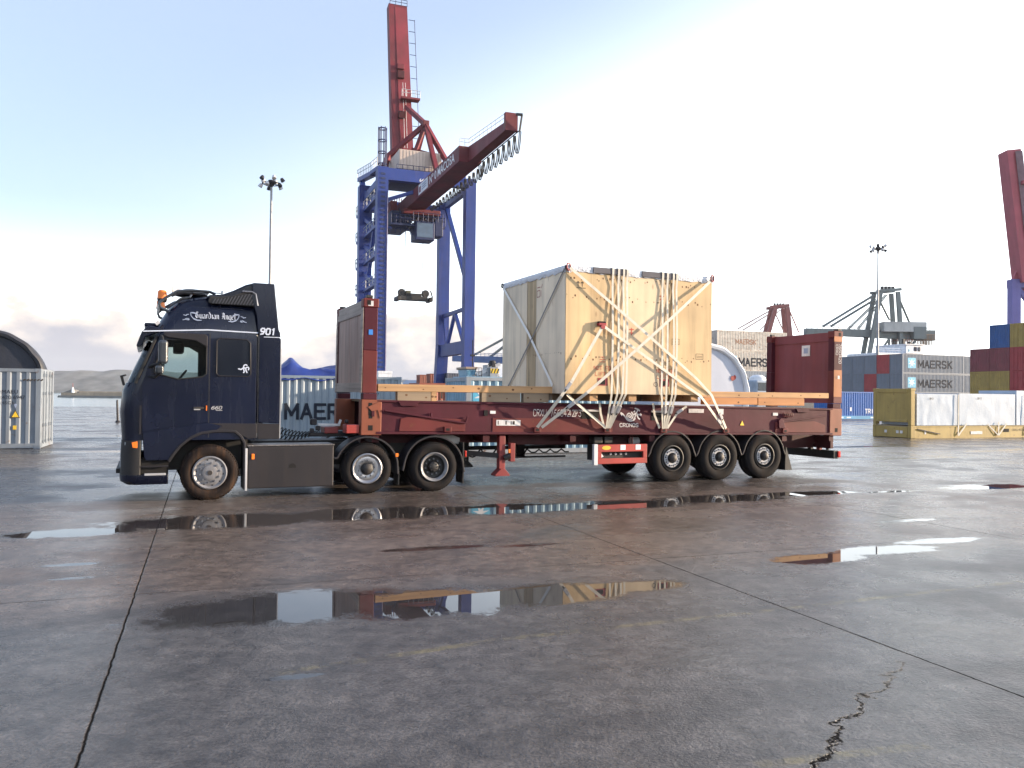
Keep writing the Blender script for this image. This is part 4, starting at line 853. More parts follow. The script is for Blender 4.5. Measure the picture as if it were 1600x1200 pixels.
    # axles
    for k in range(3):
        x = 7.104+1.31*k; wheel_pair(T, x, 0.53, 'trailer', 0.535, 0.38, tyre_m, -0.03, 2.5)
        MB().cyl((x, 0.25, 0.53), (x, 2.2, 0.53), 0.075, n=12).build('axle', chassis, T, smooth=True)
        for y0, y1 in ((-0.02, 0.40), (2.04, 2.46)):
            m = MB(); band(m, [(x-0.655, 0.58)]+arc(x, 0.52, 0.625, 166, 14, 14)+[(x+0.655, 0.56)], y0, y1, 0.03); m.build('mudguard', trim, T, bevel=0.006)
    MB().add([(9.74+0.68, 0.0, 0.72), (9.74+0.86, 0.0, 0.17), (9.74+0.86, 0.4, 0.17), (9.74+0.68, 0.4, 0.72), (9.74+0.66, 0.0, 0.72), (9.74+0.64, 0.0, 0.17), (9.74+0.64, 0.4, 0.17), (9.74+0.66, 0.4, 0.72)],
             [[0,1,2,3],[7,6,5,4],[0,4,5,1],[1,5,6,2],[2,6,7,3],[3,7,4,0]]).build('mud_flap', black, T)
    # rear frame and underrun bumper
    MB().box((11.95, 0.02, 0.41), (12.12, 2.42, 0.61)).build('underrun_bar', chassis, T, bevel=0.015)
    MB().box((11.9, 0.08, 0.66), (12.0, 2.36, 0.90)).build('rear_crossmember', trailred, T, bevel=0.01)
    for y in (0.45, 0.75, 1.7): MB().box((11.92, y, 0.6), (12.0, y+0.12, 1.0)).build('bumper_bracket', legred if y < 0.6 else chassis, T)
    for y, z in ((1.15, 0.82), (1.15, 0.66)): MB().box((11.885, y, z), (11.90, y+0.22, z+0.12)).build('reflector_tape', white, T)
    MB().box((12.08, -0.01, 0.44), (12.16, 0.10, 0.60)).build('tail_lamp', redlens, T, bevel=0.01)
    MB().cyl((11.98, 0.25, 0.62), (11.98, 0.25, 0.72), 0.04, n=8).build('rubber_buffer', black, T)
    MB().cyl((2.25, 1.9, 0.72), (2.65, 1.9, 0.72), 0.13, n=16).build('air_tank', paint('tank_pale', (0.45, 0.50, 0.56), rough=0.4), T, smooth=True)
trailer()

# ---------------------------------------------------------------- flat rack container
RB, RT = 0.0, 0.655     # base underside and top in the rack's own tilted coordinates (z from its underside)
def flat_rack():
    F = thing('flat_rack_container', 'maroon forty foot flat rack container with wooden front end wall on the trailer', 'flat rack', truckw(0, 0, 1.134), TTH, ry=TILT)
    L = 12.192
    for y0, y1, nm in ((0.0, 0.10, 'n'), (2.338, 2.438, 'f')):
        sg = 1 if nm == 'n' else -1; yo = 0.0 if nm == 'n' else 2.438
        m = MB(); m.box((0.36, y0+0.02, 0.05), (L-0.36, y1-0.02, RT-0.03)); m.box((0.3, y0-0.012, 0.0), (L-0.3, y1+0.012, 0.05)); m.box((0.3, y0-0.006, RT-0.04), (L-0.3, y1+0.006, RT)); m.build('side_beam', rackred, F, bevel=0.006)
    m = MB()
    for k in range(24): m.box((0.32+k*0.482, 0.105, RT-0.045), (0.32+k*0.482+0.474, 2.333, RT+0.004))
    m.build('deck', pineold, F)
    m = MB()
    for x in (1.4, 2.9, 4.4, 5.9, 7.4, 8.9, 10.4): m.box((x, 0.11, 0.06), (x+0.12, 2.33, RT-0.05))
    m.build('cross_bearer', trailred, F)
    # end feet, posts and castings
    for ex, sx in ((0.0, 1), (L, -1)):
        for y0, y1 in ((-0.002, 0.20), (2.238, 2.44)):
            X = lambda d: ex+sx*d
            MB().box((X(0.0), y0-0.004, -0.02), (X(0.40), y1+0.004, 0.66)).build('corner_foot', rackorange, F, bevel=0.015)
            MB().box((X(0.03), y0+0.004, 0.662), (X(0.30), y1-0.004, 0.78)).build('post_hinge', rackred, F, bevel=0.01)
            MB().box((X(0.01), y0, 0.785), (X(0.29), y1, 1.60)).build('post', rackred2 if y0 < 1 else rackred, F, bevel=0.012)  # near posts: sunlit lower half painted brighter than the shaded upper half
            MB().box((X(0.015), y0+0.003, 1.602), (X(0.285), y1-0.003, 2.42)).build('post', rackred, F, bevel=0.012)
            c = MB().box((X(-0.002), y0-0.004, 2.425), (X(0.30), y1+0.004, 2.60)).build('corner_casting', rackred2, F, bevel=0.015)
            yf = y0-0.006 if y0 < 1 else y1+0.006
            MB().box((X(0.07), yf-0.001, 2.47), (X(0.14), yf+0.002, 2.56)).build('casting_hole', darkhole, c)
            MB().box((X(0.14), yf, 0.07), (X(0.23), yf+0.003, 0.17)).build('casting_hole', darkhole, F)
            MB().box((X(0.06), yf, 2.602), (X(0.18), y0+0.14, 2.66)).build('twist_lock', hubdark, F, bevel=0.01)
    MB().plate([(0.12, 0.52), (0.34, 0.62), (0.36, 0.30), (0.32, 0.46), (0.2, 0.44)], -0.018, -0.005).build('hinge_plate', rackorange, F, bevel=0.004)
    for z0, z1, x0 in ((0.36, 0.60, 0.14), (0.30, 0.40, 0.15)): MB().box((x0, -0.0095, z0), (x0+0.07, -0.006, z1)).build('hinge_slot', darkhole, F)
    MB().box((0.2, -0.016, 0.34), (0.26, -0.006, 0.46)).build('hinge_pad', rackred, F, bevel=0.006)
    # front end wall of upright planks in a timber frame
    ew = MB()
    xs = 0.20
    ys = [0.205, 0.56, 0.93, 1.22, 1.55, 1.90, 2.235]
    for a, b in zip(ys, ys[1:]): ew.box((0.02+random.uniform(0, 0.008), a+0.004, 0.95), (0.10, b-0.004, 2.44))
    ew = ew.build('end_wall', greywood, F, bevel=0.004)
    rl = MB(); rl.box((0.006, 0.205, 2.30), (0.022, 2.30, 2.56)); rl.box((0.004, 0.205, 0.80), (0.13, 2.30, 0.985)); rl.box((-0.004, 2.30, 0.80), (0.012, 2.42, 2.50)); rl.box((-0.004, 0.0, 0.79), (0.004, 0.2, 2.42)); rl.build('wall_rail', greyrail, ew, bevel=0.004)
    MB().box((0.105, 0.21, 0.98), (0.14, 2.23, 2.5)).build('wall_backing', pineold, ew)
    # rear end wall of ribbed steel
    rw = MB(); rw.corr((L-0.16, 0.2, 0), (0, 1, 0), (-1, 0, 0), 2.04, 0.80, 2.36, 0.62, 0.012); rw.box((L-0.12, 0.2, 0.79), (L-0.06, 2.24, 2.5)); rw.box((L-0.18, 0.2, 2.36), (L-0.04, 2.24, 2.58)); rw.box((L-0.18, 0.2, 0.79), (L-0.04, 2.24, 0.86))
    rw = rw.build('end_wall', paint('rack_wall_red_brightened', (0.17, 0.042, 0.050), spec=0.3, rough=0.55, var=0.15, rust=0.1, dirt=0.25, dirtcol=(0.10, 0.03, 0.035)), F)  # rack red lightened in the colour to offset the shade on this wall
    MB().box((L-0.178, 0.93, 2.01), (L-0.172, 1.22, 2.29)).build('data_plate', sticker, F)
    MB().box((L-0.1795, 1.0, 2.08), (L-0.1785, 1.15, 2.22)).build('data_plate_box', decal_grey, F)
    for z_, y_, w_ in ((2.33, 2.46, 0.29), (0.95, 1.62, 0.285)): MB().box((L-w_, -0.008, z_), (L-0.025, -0.003, y_)).build('orange_patch', paint('patch_orange', (0.38, 0.12, 0.03), rough=0.6, rust=0.2), F)  # two orange patches on the near rear post
    MB().box((L-0.16, -0.0085, 1.40), (L-0.10, -0.008, 1.48)).build('sticker', sticker, F)
    stext('CRXU', 0.07, (L-0.23, -0.003, 2.25), stencil_white, F, dx=(0, 0, -1), dz=(1, 0, 0))
    stext('7660420', 0.085, (L-0.13, -0.003, 2.28), stencil_white, F, dx=(0, 0, -1), dz=(1, 0, 0), xs=0.9)
    # fittings on the near side beam
    def sidep(name, poly, t, mat, y=0.008, b=0.004): return MB().plate(poly, y-t, y+0.012).build(name, mat, F, bevel=b)
    sidep('gusset_panel', [(0.75, 0.06), (2.12, 0.06), (2.12, 0.30), (0.90, 0.335), (0.78, 0.30)], 0.012, rackred2)
    sidep('gusset_panel', [(L-2.12, 0.06), (L-0.55, 0.06), (L-0.55, 0.24), (L-0.9, 0.335), (L-2.12, 0.30)], 0.012, rackred2)
    MB().bar((0.45, -0.02, 0.46), (2.12, -0.02, 0.225), 0.03, 0.035).bar((2.12, -0.02, 0.22), (2.16, -0.02, 0.36), 0.03, 0.03).box((1.38, -0.035, 0.30), (1.41, 0.01, 0.42)).build('hinge_rod', rackred, F, bevel=0.006)
    MB().bar((L-0.55, -0.02, 0.48), (L-1.95, -0.02, 0.30), 0.03, 0.035).build('hinge_rod', rackred, F, bevel=0.006)
    MB().plate([(L-2.05, 0.16), (L-1.85, 0.16), (L-1.92, 0.36), (L-2.0, 0.40), (L-2.06, 0.34)], -0.05, 0.01).build('rod_bracket', rackred, F, bevel=0.008)
    for x in (0.72, L-1.5): MB().plate([(x, 0.64), (x+0.05, 0.55), (x+0.38, 0.55), (x+0.42, 0.64)], -0.02, 0.01).build('beam_stop', rackred, F, bevel=0.006)
    for x in (1.75, 3.72, 5.40, 6.86, 8.58, 10.35):
        lg = MB().box((x-0.09, -0.055, 0.045), (x+0.07, 0.01, 0.155)).build('lashing_lug', rackred2, F, bevel=0.012)
        MB().box((x-0.05, -0.058, 0.07), (x+0.02, -0.054, 0.12)).build('lug_slot', darkhole, lg)
    for x in (4.78, 6.55): MB().box((x, 0.0115, 0.32), (x+0.42, 0.021, 0.49)).build('fork_pocket', darkhole, F)
    for x in (4.78, 6.55): MB().box((x-0.01, -0.004, 0.495), (x+0.47, 0.02, 0.535)).build('pocket_label', stencil_white, F)
    MB().box((2.72, 0.010, 0.05), (5.55, 0.021, 0.335)).build('doubler_plate', rackred2, F)
    MB().box((2.80, 0.005, 0.18), (3.34, 0.011, 0.295)).build('data_plate', sticker, F)
    for x, ww in ((2.83, 0.02), (3.0, 0.03), (3.12, 0.02), (3.16, 0.05)): MB().box((x, 0.0035, 0.20), (x+ww, 0.0045, 0.275)).build('plate_print', stencil_blk, F)
    MB().box((2.52, -0.01, 0.38), (2.60, 0.02, 0.49)).build('vent_pocket', darkhole, F)
    MB().box((2.66, 0.010, 0.42), (2.78, 0.019, 0.48)).build('sticker', sticker, F)
    for x, z, a, b in ((7.55, 0.50, 0.42, 0.09), (8.38, 0.47, 0.15, 0.13), (10.0, 0.46, 0.15, 0.07)): MB().box((x, 0.008, z), (x+a, 0.019, z+b)).build('sticker', stencil_white if a > 0.3 else sticker, F)
    MB().plate([(9.02, 0.22), (9.14, 0.22), (9.08, 0.33)], 0.010, 0.019).build('warning_triangle', yellow_st, F)
    m = MB()
    for k in range(5): m.tube([(10.32+0.06*k+0.035*math.cos(a), -0.02, 0.48+0.05*math.sin(a)) for a in [i*math.pi/4 for i in range(9)]], 0.010, 5)
    m.build('lashing_chain', rackred2, F)
    stext('CRXU 766042 0', 0.135, (3.64, 0.0185, 0.385), stencil_white, F, xs=0.62, w=0.62)
    stext('42P3', 0.135, (4.47, 0.0185, 0.385), stencil_white, F, xs=0.62, w=0.62)
    # winged-horse emblem and name
    em = MB()
    sp = [(0.5+0.42*(k/22)*math.cos(k*0.62), 0.5+0.42*(k/22)*math.sin(k*0.62)) for k in range(23)]
    E = [sp, [(0.92, 0.62), (1.2, 0.75), (1.35, 0.95), (1.3, 1.15), (1.45, 1.1), (1.6, 0.95)], [(1.2, 0.75), (1.1, 0.4), (0.95, 0.15)], [(1.3, 0.7), (1.55, 0.6), (1.75, 0.7), (1.7, 0.5)], [(1.3, 0.6), (1.45, 0.3), (1.65, 0.2)], [(0.1, 0.35), (-0.2, 0.65), (-0.45, 0.8), (-0.3, 0.5)], [(1.1, 1.0), (0.95, 0.85)], [(0.6, 0.02), (0.95, 0.1), (1.15, 0.3)], [(0.1, 0.35), (0.3, 0.1), (0.6, 0.02)], [(1.3, 1.15), (1.05, 1.2)]]
    strokes_mesh(em, E, 0.13, (5.86, 0.0185, 0.29), (1, 0, 0), (0, 0, 1), 0.24); em.build('emblem', stencil_white, F)
    stext('CRONOS', 0.075, (5.74, 0.0185, 0.17), stencil_white, F, xs=1.15, w=1.1)
    MB().plate([(0.10+0.045*math.cos(R(a)), 2.05+0.06*math.sin(R(a))) if False else p for a, p in zip(range(4), [(0.11, 1.90), (0.19, 1.90), (0.19, 2.0), (0.11, 2.0)])], -0.007, -0.002).build('sticker', bluest, F)
    MB().box((0.09, -0.0075, 2.45), (0.19, -0.0062, 2.55)).build('sticker', sticker, F)
flat_rack()

# ---------------------------------------------------------------- timbers on the deck
TIM = 'long timbers laid on the flat rack deck'
def timber(label, a, b, mat=None, name='timber_beam'):
    c = ((a[0]+b[0])/2, (a[1]+b[1])/2, min(a[2], b[2])); t = thingT(name, label, 'timber', c, TIM)
    MB().box(a, b).build('beam', mat or pine, t, bevel=0.006); 
    m = MB(); x0, x1 = sorted((a[0], b[0])); y0 = min(a[1], b[1]); z0, z1 = sorted((a[2], b[2]))
    n = max(2, int((x1-x0)/0.6))
    for k in range(n):
        x = x0+(k+0.5+random.uniform(-.3, .3))*(x1-x0)/n; zc = z0+(z1-z0)*random.uniform(.3, .7); rr = random.uniform(.012, .024)
        m.plate([(x+rr*1.3*math.cos(R(q)), zc+rr*math.sin(R(q))) for q in range(0, 360, 45)], y0-0.0012, y0+0.002)
    m.build('knots', paint('knot_brown', (0.15, 0.07, 0.03), rough=0.8), t)
    return t
timber('long pale pine timber running from the front post to the crate', (0.33, 0.02, 1.955), (4.08, 0.16, 2.095))
timber('long pale pine timber running from the crate to the rear end wall', (7.90, 0.02, 1.915), (11.78, 0.16, 2.045))
timber('far side pine timber between front end wall and crate', (0.33, 2.26, 1.955), (4.08, 2.40, 2.095))
timber('far side pine timber between crate and rear end wall', (7.90, 2.26, 1.915), (11.78, 2.40, 2.045))
orangep = wood('orange_pine', (0.50, 0.23, 0.09), 'x', knots=0.5, dark=0.7)
timber('short orange pine timber under the long rear timber', (8.0, 0.03, 1.742), (9.55, 0.17, 1.912), orangep)
timber('thin orange pine timber end nearest the rear wall', (9.57, 0.03, 1.728), (11.0, 0.17, 1.912), orangep)
for (x0, x1, lb) in ((0.72, 1.40, 'first weathered wood block under the front timber, beside the post'), (2.48, 3.35, 'middle weathered wood block under the front timber'), (3.42, 4.0, 'weathered wood block under the front timber beside the crate')):
    timber(lb, (x0, 0.03, 1.765), (x1, 0.17, 1.952), pineold, 'wood_block')
m_ = timber('fresh sawn wood block under the front timber', (1.41, 0.03, 1.76), (1.52, 0.17, 1.952), pine, 'wood_block')

# ---------------------------------------------------------------- crate
CX0, CX1, CYN, CYF, CZ0, CZ1 = 4.15, 7.85, -0.42, 2.86, 1.955, 4.56
def crate():
    C = thingT('wooden_crate', 'huge plywood export crate with white film round its top', 'crate', ((CX0+CX1)/2, 1.22, CZ0))
    w3 = (CX1-CX0)/3
    MB().box((CX0+0.03, CYN+0.03, CZ0+0.02), (CX1-0.03, CYF-0.03, CZ1-0.02)).build('body', osb, C)
    for k, t in ((0, ply), (1, wood('plywood_pale', (0.67, 0.545, 0.385), 'z', knots=0.6, dark=0.80, stretch=4)), (2, ply)):
        MB().box((CX0+k*w3+0.002+(0.002 if k else 0), CYN, CZ0), (CX0+(k+1)*w3-0.002, CYN+0.028, CZ1)).build('front_panel', t, C)
    yw = (CYF-CYN)
    MB().box((CX0, CYN+0.03, CZ0), (CX0+0.028, CYN+yw*0.43, CZ1)).build('end_panel', plyend_bright, C)
    MB().box((CX0+0.004, CYN+yw*0.435, CZ0), (CX0+0.026, CYN+yw*0.575, CZ1)).build('end_panel', osb, C)
    MB().box((CX0, CYN+yw*0.58, CZ0), (CX0+0.028, CYF-0.002, CZ1)).build('end_panel', plyend_bright, C)
    MB().box((CX1-0.028, CYN+0.03, CZ0), (CX1, CYF, CZ1)).build('end_panel', ply, C); MB().box((CX0+0.03, CYF-0.028, CZ0), (CX1-0.03, CYF, CZ1)).build('back_panel', ply, C)
    m = MB()
    for x in (CX0+0.62, CX0+1.58, CX0+2.36, CX0+3.2): m.box((x, CYN+0.08, CZ0-0.155), (x+0.20, CYF-0.08, CZ0-0.002))
    m.build('skid', pine, C, bevel=0.008)
    MB().box((CX0+0.1, 0.9, CZ0-0.15), (CX1-0.1, 1.1, CZ0-0.004)).build('runner', pineold, C); MB().box((CX0+0.1, 0.35, CZ0-0.15), (CX1-0.1, 0.5, CZ0-0.004)).build('runner', pineold, C)
    # film over the top edge, crumpled
    f = MB(); n = 40
    def skirt(p, d, nrm, L):
        p, d, nrm = Vector(p), Vector(d), Vector(nrm); base = len(f.v)
        for i in range(n+1):
            q = p+d*(L*i/n); lo = 0.085+0.012*math.sin(i*2.1)+random.uniform(-.018, .018)
            for zz, o in ((0.045, -0.05), (0.05, 0.012+random.uniform(0, .012)), (0.0, 0.02+random.uniform(0, .015)), (-lo*0.5, 0.014+random.uniform(0, .02)), (-lo, 0.006+random.uniform(0, .012))): f.v.append(q+nrm*o+Vector((0, 0, zz)))
        for i in range(n):
            for k in range(4): a = base+i*5+k; f.f.append([a, a+5, a+6, a+1])
    skirt((CX0, CYN, CZ1), (1, 0, 0), (0, -1, 0), CX1-CX0); skirt((CX0, CYF, CZ1), (0, -1, 0), (-1, 0, 0), CYF-CYN); skirt((CX1, CYN, CZ1), (0, 1, 0), (1, 0, 0), CYF-CYN); skirt((CX1, CYF, CZ1), (-1, 0, 0), (0, 1, 0), CX1-CX0)
    f.add([(CX0+0.04, CYN+0.04, CZ1+0.045), (CX1-0.04, CYN+0.04, CZ1+0.045), (CX1-0.04, CYF-0.04, CZ1+0.07), (CX0+0.04, CYF-0.04, CZ1+0.07)], [[0, 1, 2, 3]])
    f.build('top_film', foil, C, smooth=True)
    for x0, x1 in ((CX0+0.62, CX0+1.46), (CX0+1.82, CX0+2.72)): MB().box((x0, CYN-0.042, CZ1-0.075), (x1, CYN-0.012, CZ1+0.052)).build('edge_felt', greyfelt, C, bevel=0.008)
    # red corner rings and lifting openings
    for x in (CX0+0.03, CX1-0.03):
        MB().tube([(x+0.055*math.cos(a), CYN-0.05+0.02*math.cos(a), CZ1+0.01+0.07*math.sin(a)) for a in [k*math.pi/8 for k in range(17)]], 0.018, 8).build('corner_ring', paint('ring_maroon', (0.22, 0.02, 0.035), rough=0.5), C, smooth=True)
    MB().tube([(CX0-0.04, CYF-0.02+0.04*math.cos(a), CZ1+0.05*math.sin(a)) for a in [k*math.pi/8 for k in range(17)]], 0.014, 6).build('corner_ring', trim, C, smooth=True)
    lm = paint('lug_red', (0.30, 0.02, 0.03), rough=0.5, dirt=0.3)
    l = MB().box((4.885, CYN-0.10, 3.385), (5.07, CYN+0.01, 3.44)).build('edge_guard', lm, C, bevel=0.01)
    MB().box((4.895, CYN-0.085, 3.441), (5.06, CYN-0.005, 3.475)).build('guard_top', darkhole, l)
    MB().cyl((4.975, CYN-0.115, 3.36), (4.975, CYN-0.05, 3.36), 0.05, n=12).build('shackle', lm, l, smooth=True)
    for x in (4.92, 6.47):
        MB().box((x, CYN-0.006, 2.13), (x+0.24, CYN+0.0, 2.29)).build('opening_frame', lm, C); MB().box((x+0.03, CYN-0.009, 2.15), (x+0.18, CYN-0.0065, 2.255)).build('lift_opening', darkhole, C)
    def st(t, s, x, z, mat=stencil_red, xs=1.0): stext(t, s*0.74, (x, CYN-0.004, z), mat, C, 'stencil', xs=xs*0.9, w=0.8)
    st('NOT FOR', 0.105, 4.83, 2.46, xs=1.05); st('LIFTING', 0.105, 4.86, 2.335, xs=1.0); st('NOT FOR', 0.105, 6.38, 2.43); st('LIFTING', 0.105, 6.40, 2.305)
    m = MB()
    for cx, cz, s in ((4.43, 4.18, 0.11), (4.53, 4.18, 0.11)): strokes_mesh(m, [[(0, 0), (0, 1)], [(-.3, .65), (0, 1), (.3, .65)]], 0.13, (cx, CYN-0.004, cz), (1, 0, 0), (0, 0, 1), s)
    strokes_mesh(m, [[(-0.4, 0), (2.0, 0)]], 0.15, (4.43, CYN-0.004, 4.155), (1, 0, 0), (0, 0, 1), 0.09)
    for cx, cz in ((6.78, 3.06), (7.42, 2.75)): strokes_mesh(m, [[(0, 0), (1.6, 0), (1.6, 1), (0, 1), (0, 0)], [(.2, .3), (1.4, .3)], [(.2, .6), (1.4, .6)]], 0.07, (cx, CYN-0.004, cz), (1, 0, 0), (0, 0, 1), 0.12)
    strokes_mesh(m, [[(0.5+0.5*math.cos(a), 0.5+0.5*math.sin(a)) for a in [k*math.pi/6 for k in range(13)]]], 0.12, (6.32, CYN-0.004, 2.13), (1, 0, 0), (0, 0, 1), 0.09)
    m.build('handling_mark', stencil_blk, C)
    m = MB()
    for cx, cz in ((5.68, 3.22), (6.44, 3.98)): strokes_mesh(m, [[(0, 1), (1, 1)], [(.5, 0), (.5, 1.3)], [(.1, .4), (.9, .4)]], 0.16, (cx, CYN-0.004, cz), (1, 0, 0), (0, 0, 1), 0.12)
    strokes_mesh(m, [[(0, 0), (1.4, 0)], [(0, .5), (1.4, .5)], [(.2, 1), (1.2, 1)]], 0.12, (4.96, CYN-0.004, 2.63), (1, 0, 0), (0, 0, 1), 0.10)
    m.build('handling_mark', stencil_red, C)
    m = MB(); strokes_mesh(m, [[(0, 0), (1.0, 0), (1, 1), (0, 1), (0, 0)], [(1.4, 0), (1.4, 1)], [(0, 1.5), (1.2, 1.5)], [(1.5, 1.3), (1.9, 1.9)]], 0.14, (CX0-0.003, 0.95, 4.08), (0, -1, 0), (0, 0, 1), 0.14); m.build('handling_mark', paint('faded_red', (0.42, 0.20, 0.16), rough=0.8), C)
    # rows of nail heads and stains where the boards are fixed
    m = MB()
    for zz in (2.72, 3.98, 4.36):
        for k in range(44):
            x = CX0+0.05+(CX1-CX0-0.1)*(k+random.uniform(-.4, .4))/43; z = zz+random.uniform(-.05, .05); q = random.uniform(0.006, 0.017)
            if random.random() < 0.72: m.box((x-q, CYN-0.003, z-q*1.4), (x+q, CYN+0.001, z+q*1.2))
    for zz in (2.8,):
        for k in range(16): y = CYN+0.2+1.5*k/15; q = random.uniform(.006, .013); m.box((CX0-0.003, y-q, zz+random.uniform(-.03, .03)-q), (CX0+0.001, y+q, zz+q*1.5))
    m.build('nail_marks', paint('nail_rust', (0.16, 0.08, 0.04), rough=0.9), C)
crate()

# ---------------------------------------------------------------- webbing straps
SG = 'white webbing straps over the crate'
def lugz(x): return 1.134-TILT*x+0.11
def strap(label, pts, w=0.052, mat=None, nrm=(0, -1, 0), ratchet=None, group='webbing straps lashing the crate', name='lashing_strap'):
    c = Vector(pts[-1]); t = thingT(name, label, 'strap', tuple(c), group)
    MB().ribbon(pts, nrm, w, 0.006).build('webbing', mat or strapm, t)
    if ratchet:
        i, f = ratchet; p = Vector(pts[i]).lerp(Vector(pts[i+1]), f); d = (Vector(pts[i+1])-Vector(pts[i])).normalized()
        MB().bar(p-d*0.09, p+d*0.09, 0.075, 0.035, up=(0, -1, 0)).build('ratchet', silver, t, bevel=0.01)
        MB().bar(p-d*0.02, p+d*0.14, 0.03, 0.02, up=(0, -1, 0)).build('ratchet_lever', trim, t, bevel=0.004)
    return t
def over(x, xl, bow, ys=0.0):      # up from the lug, under the edge, up the near face, over the top and down the far side
    F = CYN-0.022
    face = [(x+0.0*k, F-bow*max(0.0, math.sin(math.pi*min(1, k/9))), CZ0+(CZ1-0.06-CZ0)*k/10) for k in range(0, 11)]
    pts = [(x, CYF+0.03, 2.6), (x, CYF+0.03, CZ1+0.02), (x, CYF-0.02, CZ1+0.085), (x, CYN-0.02, CZ1+0.07), (x, CYN-0.052, CZ1+0.05), (x, CYN-0.05, CZ1-0.05)]
    nr = [(0, 1, 0), (0, 1, 0.6), (0, 0.3, 1), (0, -0.6, 1), (0, -1, 0.3), (0, -1, 0)]
    for p in reversed(face[:-1]): pts.append(p); nr.append((0, -1, 0))
    pts.append((x+(xl-x)*0.06, CYN-0.012, CZ0-0.03)); nr.append((0, -1, -0.2)); pts.append((xl, -0.062, lugz(xl)+0.03)); nr.append((0, -1, 0))
    return pts, nr
ordn = ['first', 'second', 'third', 'fourth']
for g0, xs, lx, nm in ((0, (5.245, 5.385, 5.51, 5.60), 5.40, 'by the emblem'), (1, (6.50, 6.625, 6.78, 6.87), 6.86, 'over the second lift opening')):
    for k, x in enumerate(xs):
        xl = lx+(-0.05, -0.02, 0.0, 0.04)[k]
        pts, nr = over(x, xl, (0.03, 0.04, 0.055, 0.035)[k])
        strap('%s upright white strap counted from the cab in the bundle %s' % (ordn[k], nm), pts, 0.048, None, nr, ratchet=(len(pts)-2, 0.42) if k in (1, 3) else None, group='upright white straps in two bundles over the crate')
F = CYN-0.035
def diag(a, b, n=8, bow=0.05):
    a, b = Vector(a), Vector(b); return [tuple(a.lerp(b, k/n)-Vector((0, bow*math.sin(math.pi*k/n), 0))) for k in range(n+1)]
def zl(x): return lugz(x)+0.04
e1_ = 4.83
strap('long white strap crossing from the top corner nearest the cab down to the rear lug', diag((CX0+0.06, F-0.02, CZ1-0.01), (7.85, F, CZ0+0.05))[:-1]+[(7.85, F+0.02, CZ0+0.0), (8.56, -0.06, zl(8.56))], 0.06, ratchet=(8, 0.62))
strap('long white strap crossing from the rear top corner down to the lug under the lettering', diag((CX1-0.05, F-0.02, CZ1-0.02), (4.62, F-0.05, CZ0+0.02), bow=0.09)+[(3.80, -0.06, zl(3.8))], 0.062, ratchet=(8, 0.35))
strap('steep white strap from the red edge guard to the lug under the lettering', [(4.965, CYN-0.10, 3.36), (4.27, CYN-0.09, 2.22), (4.05, CYN-0.03, 1.90), (3.70, -0.06, zl(3.7))], 0.066, ratchet=(1, 0.35))
strap('pale strap from the red edge guard slanting behind the upright bundles to the rear lug', [(5.0, CYN-0.10, 3.37), (5.9, CYN-0.075, 2.86), (7.15, CYN-0.05, 2.14), (7.55, CYN-0.02, 1.93), (8.50, -0.062, zl(8.5))], 0.058, ratchet=(3, 0.78))
strap('short white strap from the crate bottom corner to the lug beside the emblem', [(4.22, CYN+0.05, 1.94), (4.4, -0.25, 1.84), (5.34, -0.062, zl(5.34))], 0.055)
strap('short slack white strap from the lower edge rising towards the rear lug', [(7.42, -0.10, 1.70), (7.2, -0.07, 1.56), (6.93, -0.062, zl(6.93))], 0.05, ratchet=(0, 0.8))
strap('short white strap end hanging beside the emblem bundle', [(5.16, -0.10, 1.76), (5.20, -0.07, 1.55), (5.30, -0.062, zl(5.3))], 0.05)
strap('short white strap end hanging beside the rear bundle', [(6.52, -0.10, 1.76), (6.58, -0.07, 1.5), (6.72, -0.062, zl(6.7))], 0.05)
XF = CX0-0.03
strap('bright white strap down the shaded crate end from its far top corner', [(XF, CYF-0.03, CZ1-0.02), (XF-0.01, 1.3, 3.3), (XF, 0.10, 2.12)], 0.07, paint('webbing_shade_brightened', (0.88, 0.86, 0.82), rough=0.8, var=0.05, dirt=0.05), nrm=(-1, 0, 0))  # webbing colour made whiter because this strap hangs in shade
strap('thin grey strap down the shaded crate end from its near top corner', [(XF, CYN+0.02, CZ1-0.02), (XF-0.01, 1.1, 3.2), (XF, 2.45, 2.10)], 0.035, strapg, nrm=(-1, 0, 0))

# ---------------------------------------------------------------- shipping containers
cgrey = paint('container_grey', (0.16, 0.19, 0.235), rough=0.5, var=0.10, rust=0.16, dirt=0.4, scale=0.6, dirtcol=(0.16, 0.13, 0.11))
cpale = paint('container_pale', (0.29, 0.32, 0.36), rough=0.5, var=0.10, rust=0.22, dirt=0.45, scale=0.8, dirtcol=(0.16, 0.12, 0.09))
clblue = paint('container_light_blue', (0.22, 0.36, 0.46), rough=0.5, var=0.12, rust=0.2, dirt=0.3)
cblue = paint('container_blue', (0.020, 0.085, 0.26), rough=0.5, var=0.15, rust=0.15, dirt=0.3)
cmaroon = paint('container_maroon', (0.20, 0.045, 0.055), rough=0.55, var=0.15, rust=0.2, dirt=0.3)
cred = paint('container_red', (0.34, 0.040, 0.045), rough=0.5, var=0.12, rust=0.12, dirt=0.25)
cyel = paint('container_ochre', (0.36, 0.25, 0.065), rough=0.55, var=0.15, rust=0.25, dirt=0.35)
cbrown = paint('container_brown', (0.26, 0.070, 0.040), rough=0.55, var=0.15, rust=0.15, dirt=0.3)
cdark = paint('container_navy', (0.035, 0.045, 0.085), rough=0.5, var=0.12, rust=0.1, dirt=0.25)
ctext = paint('letter_navy', (0.006, 0.010, 0.022), rough=0.85, dirt=0.0)
cstar = paint('logo_blue', (0.10, 0.42, 0.62), rough=0.5, dirt=0.1)
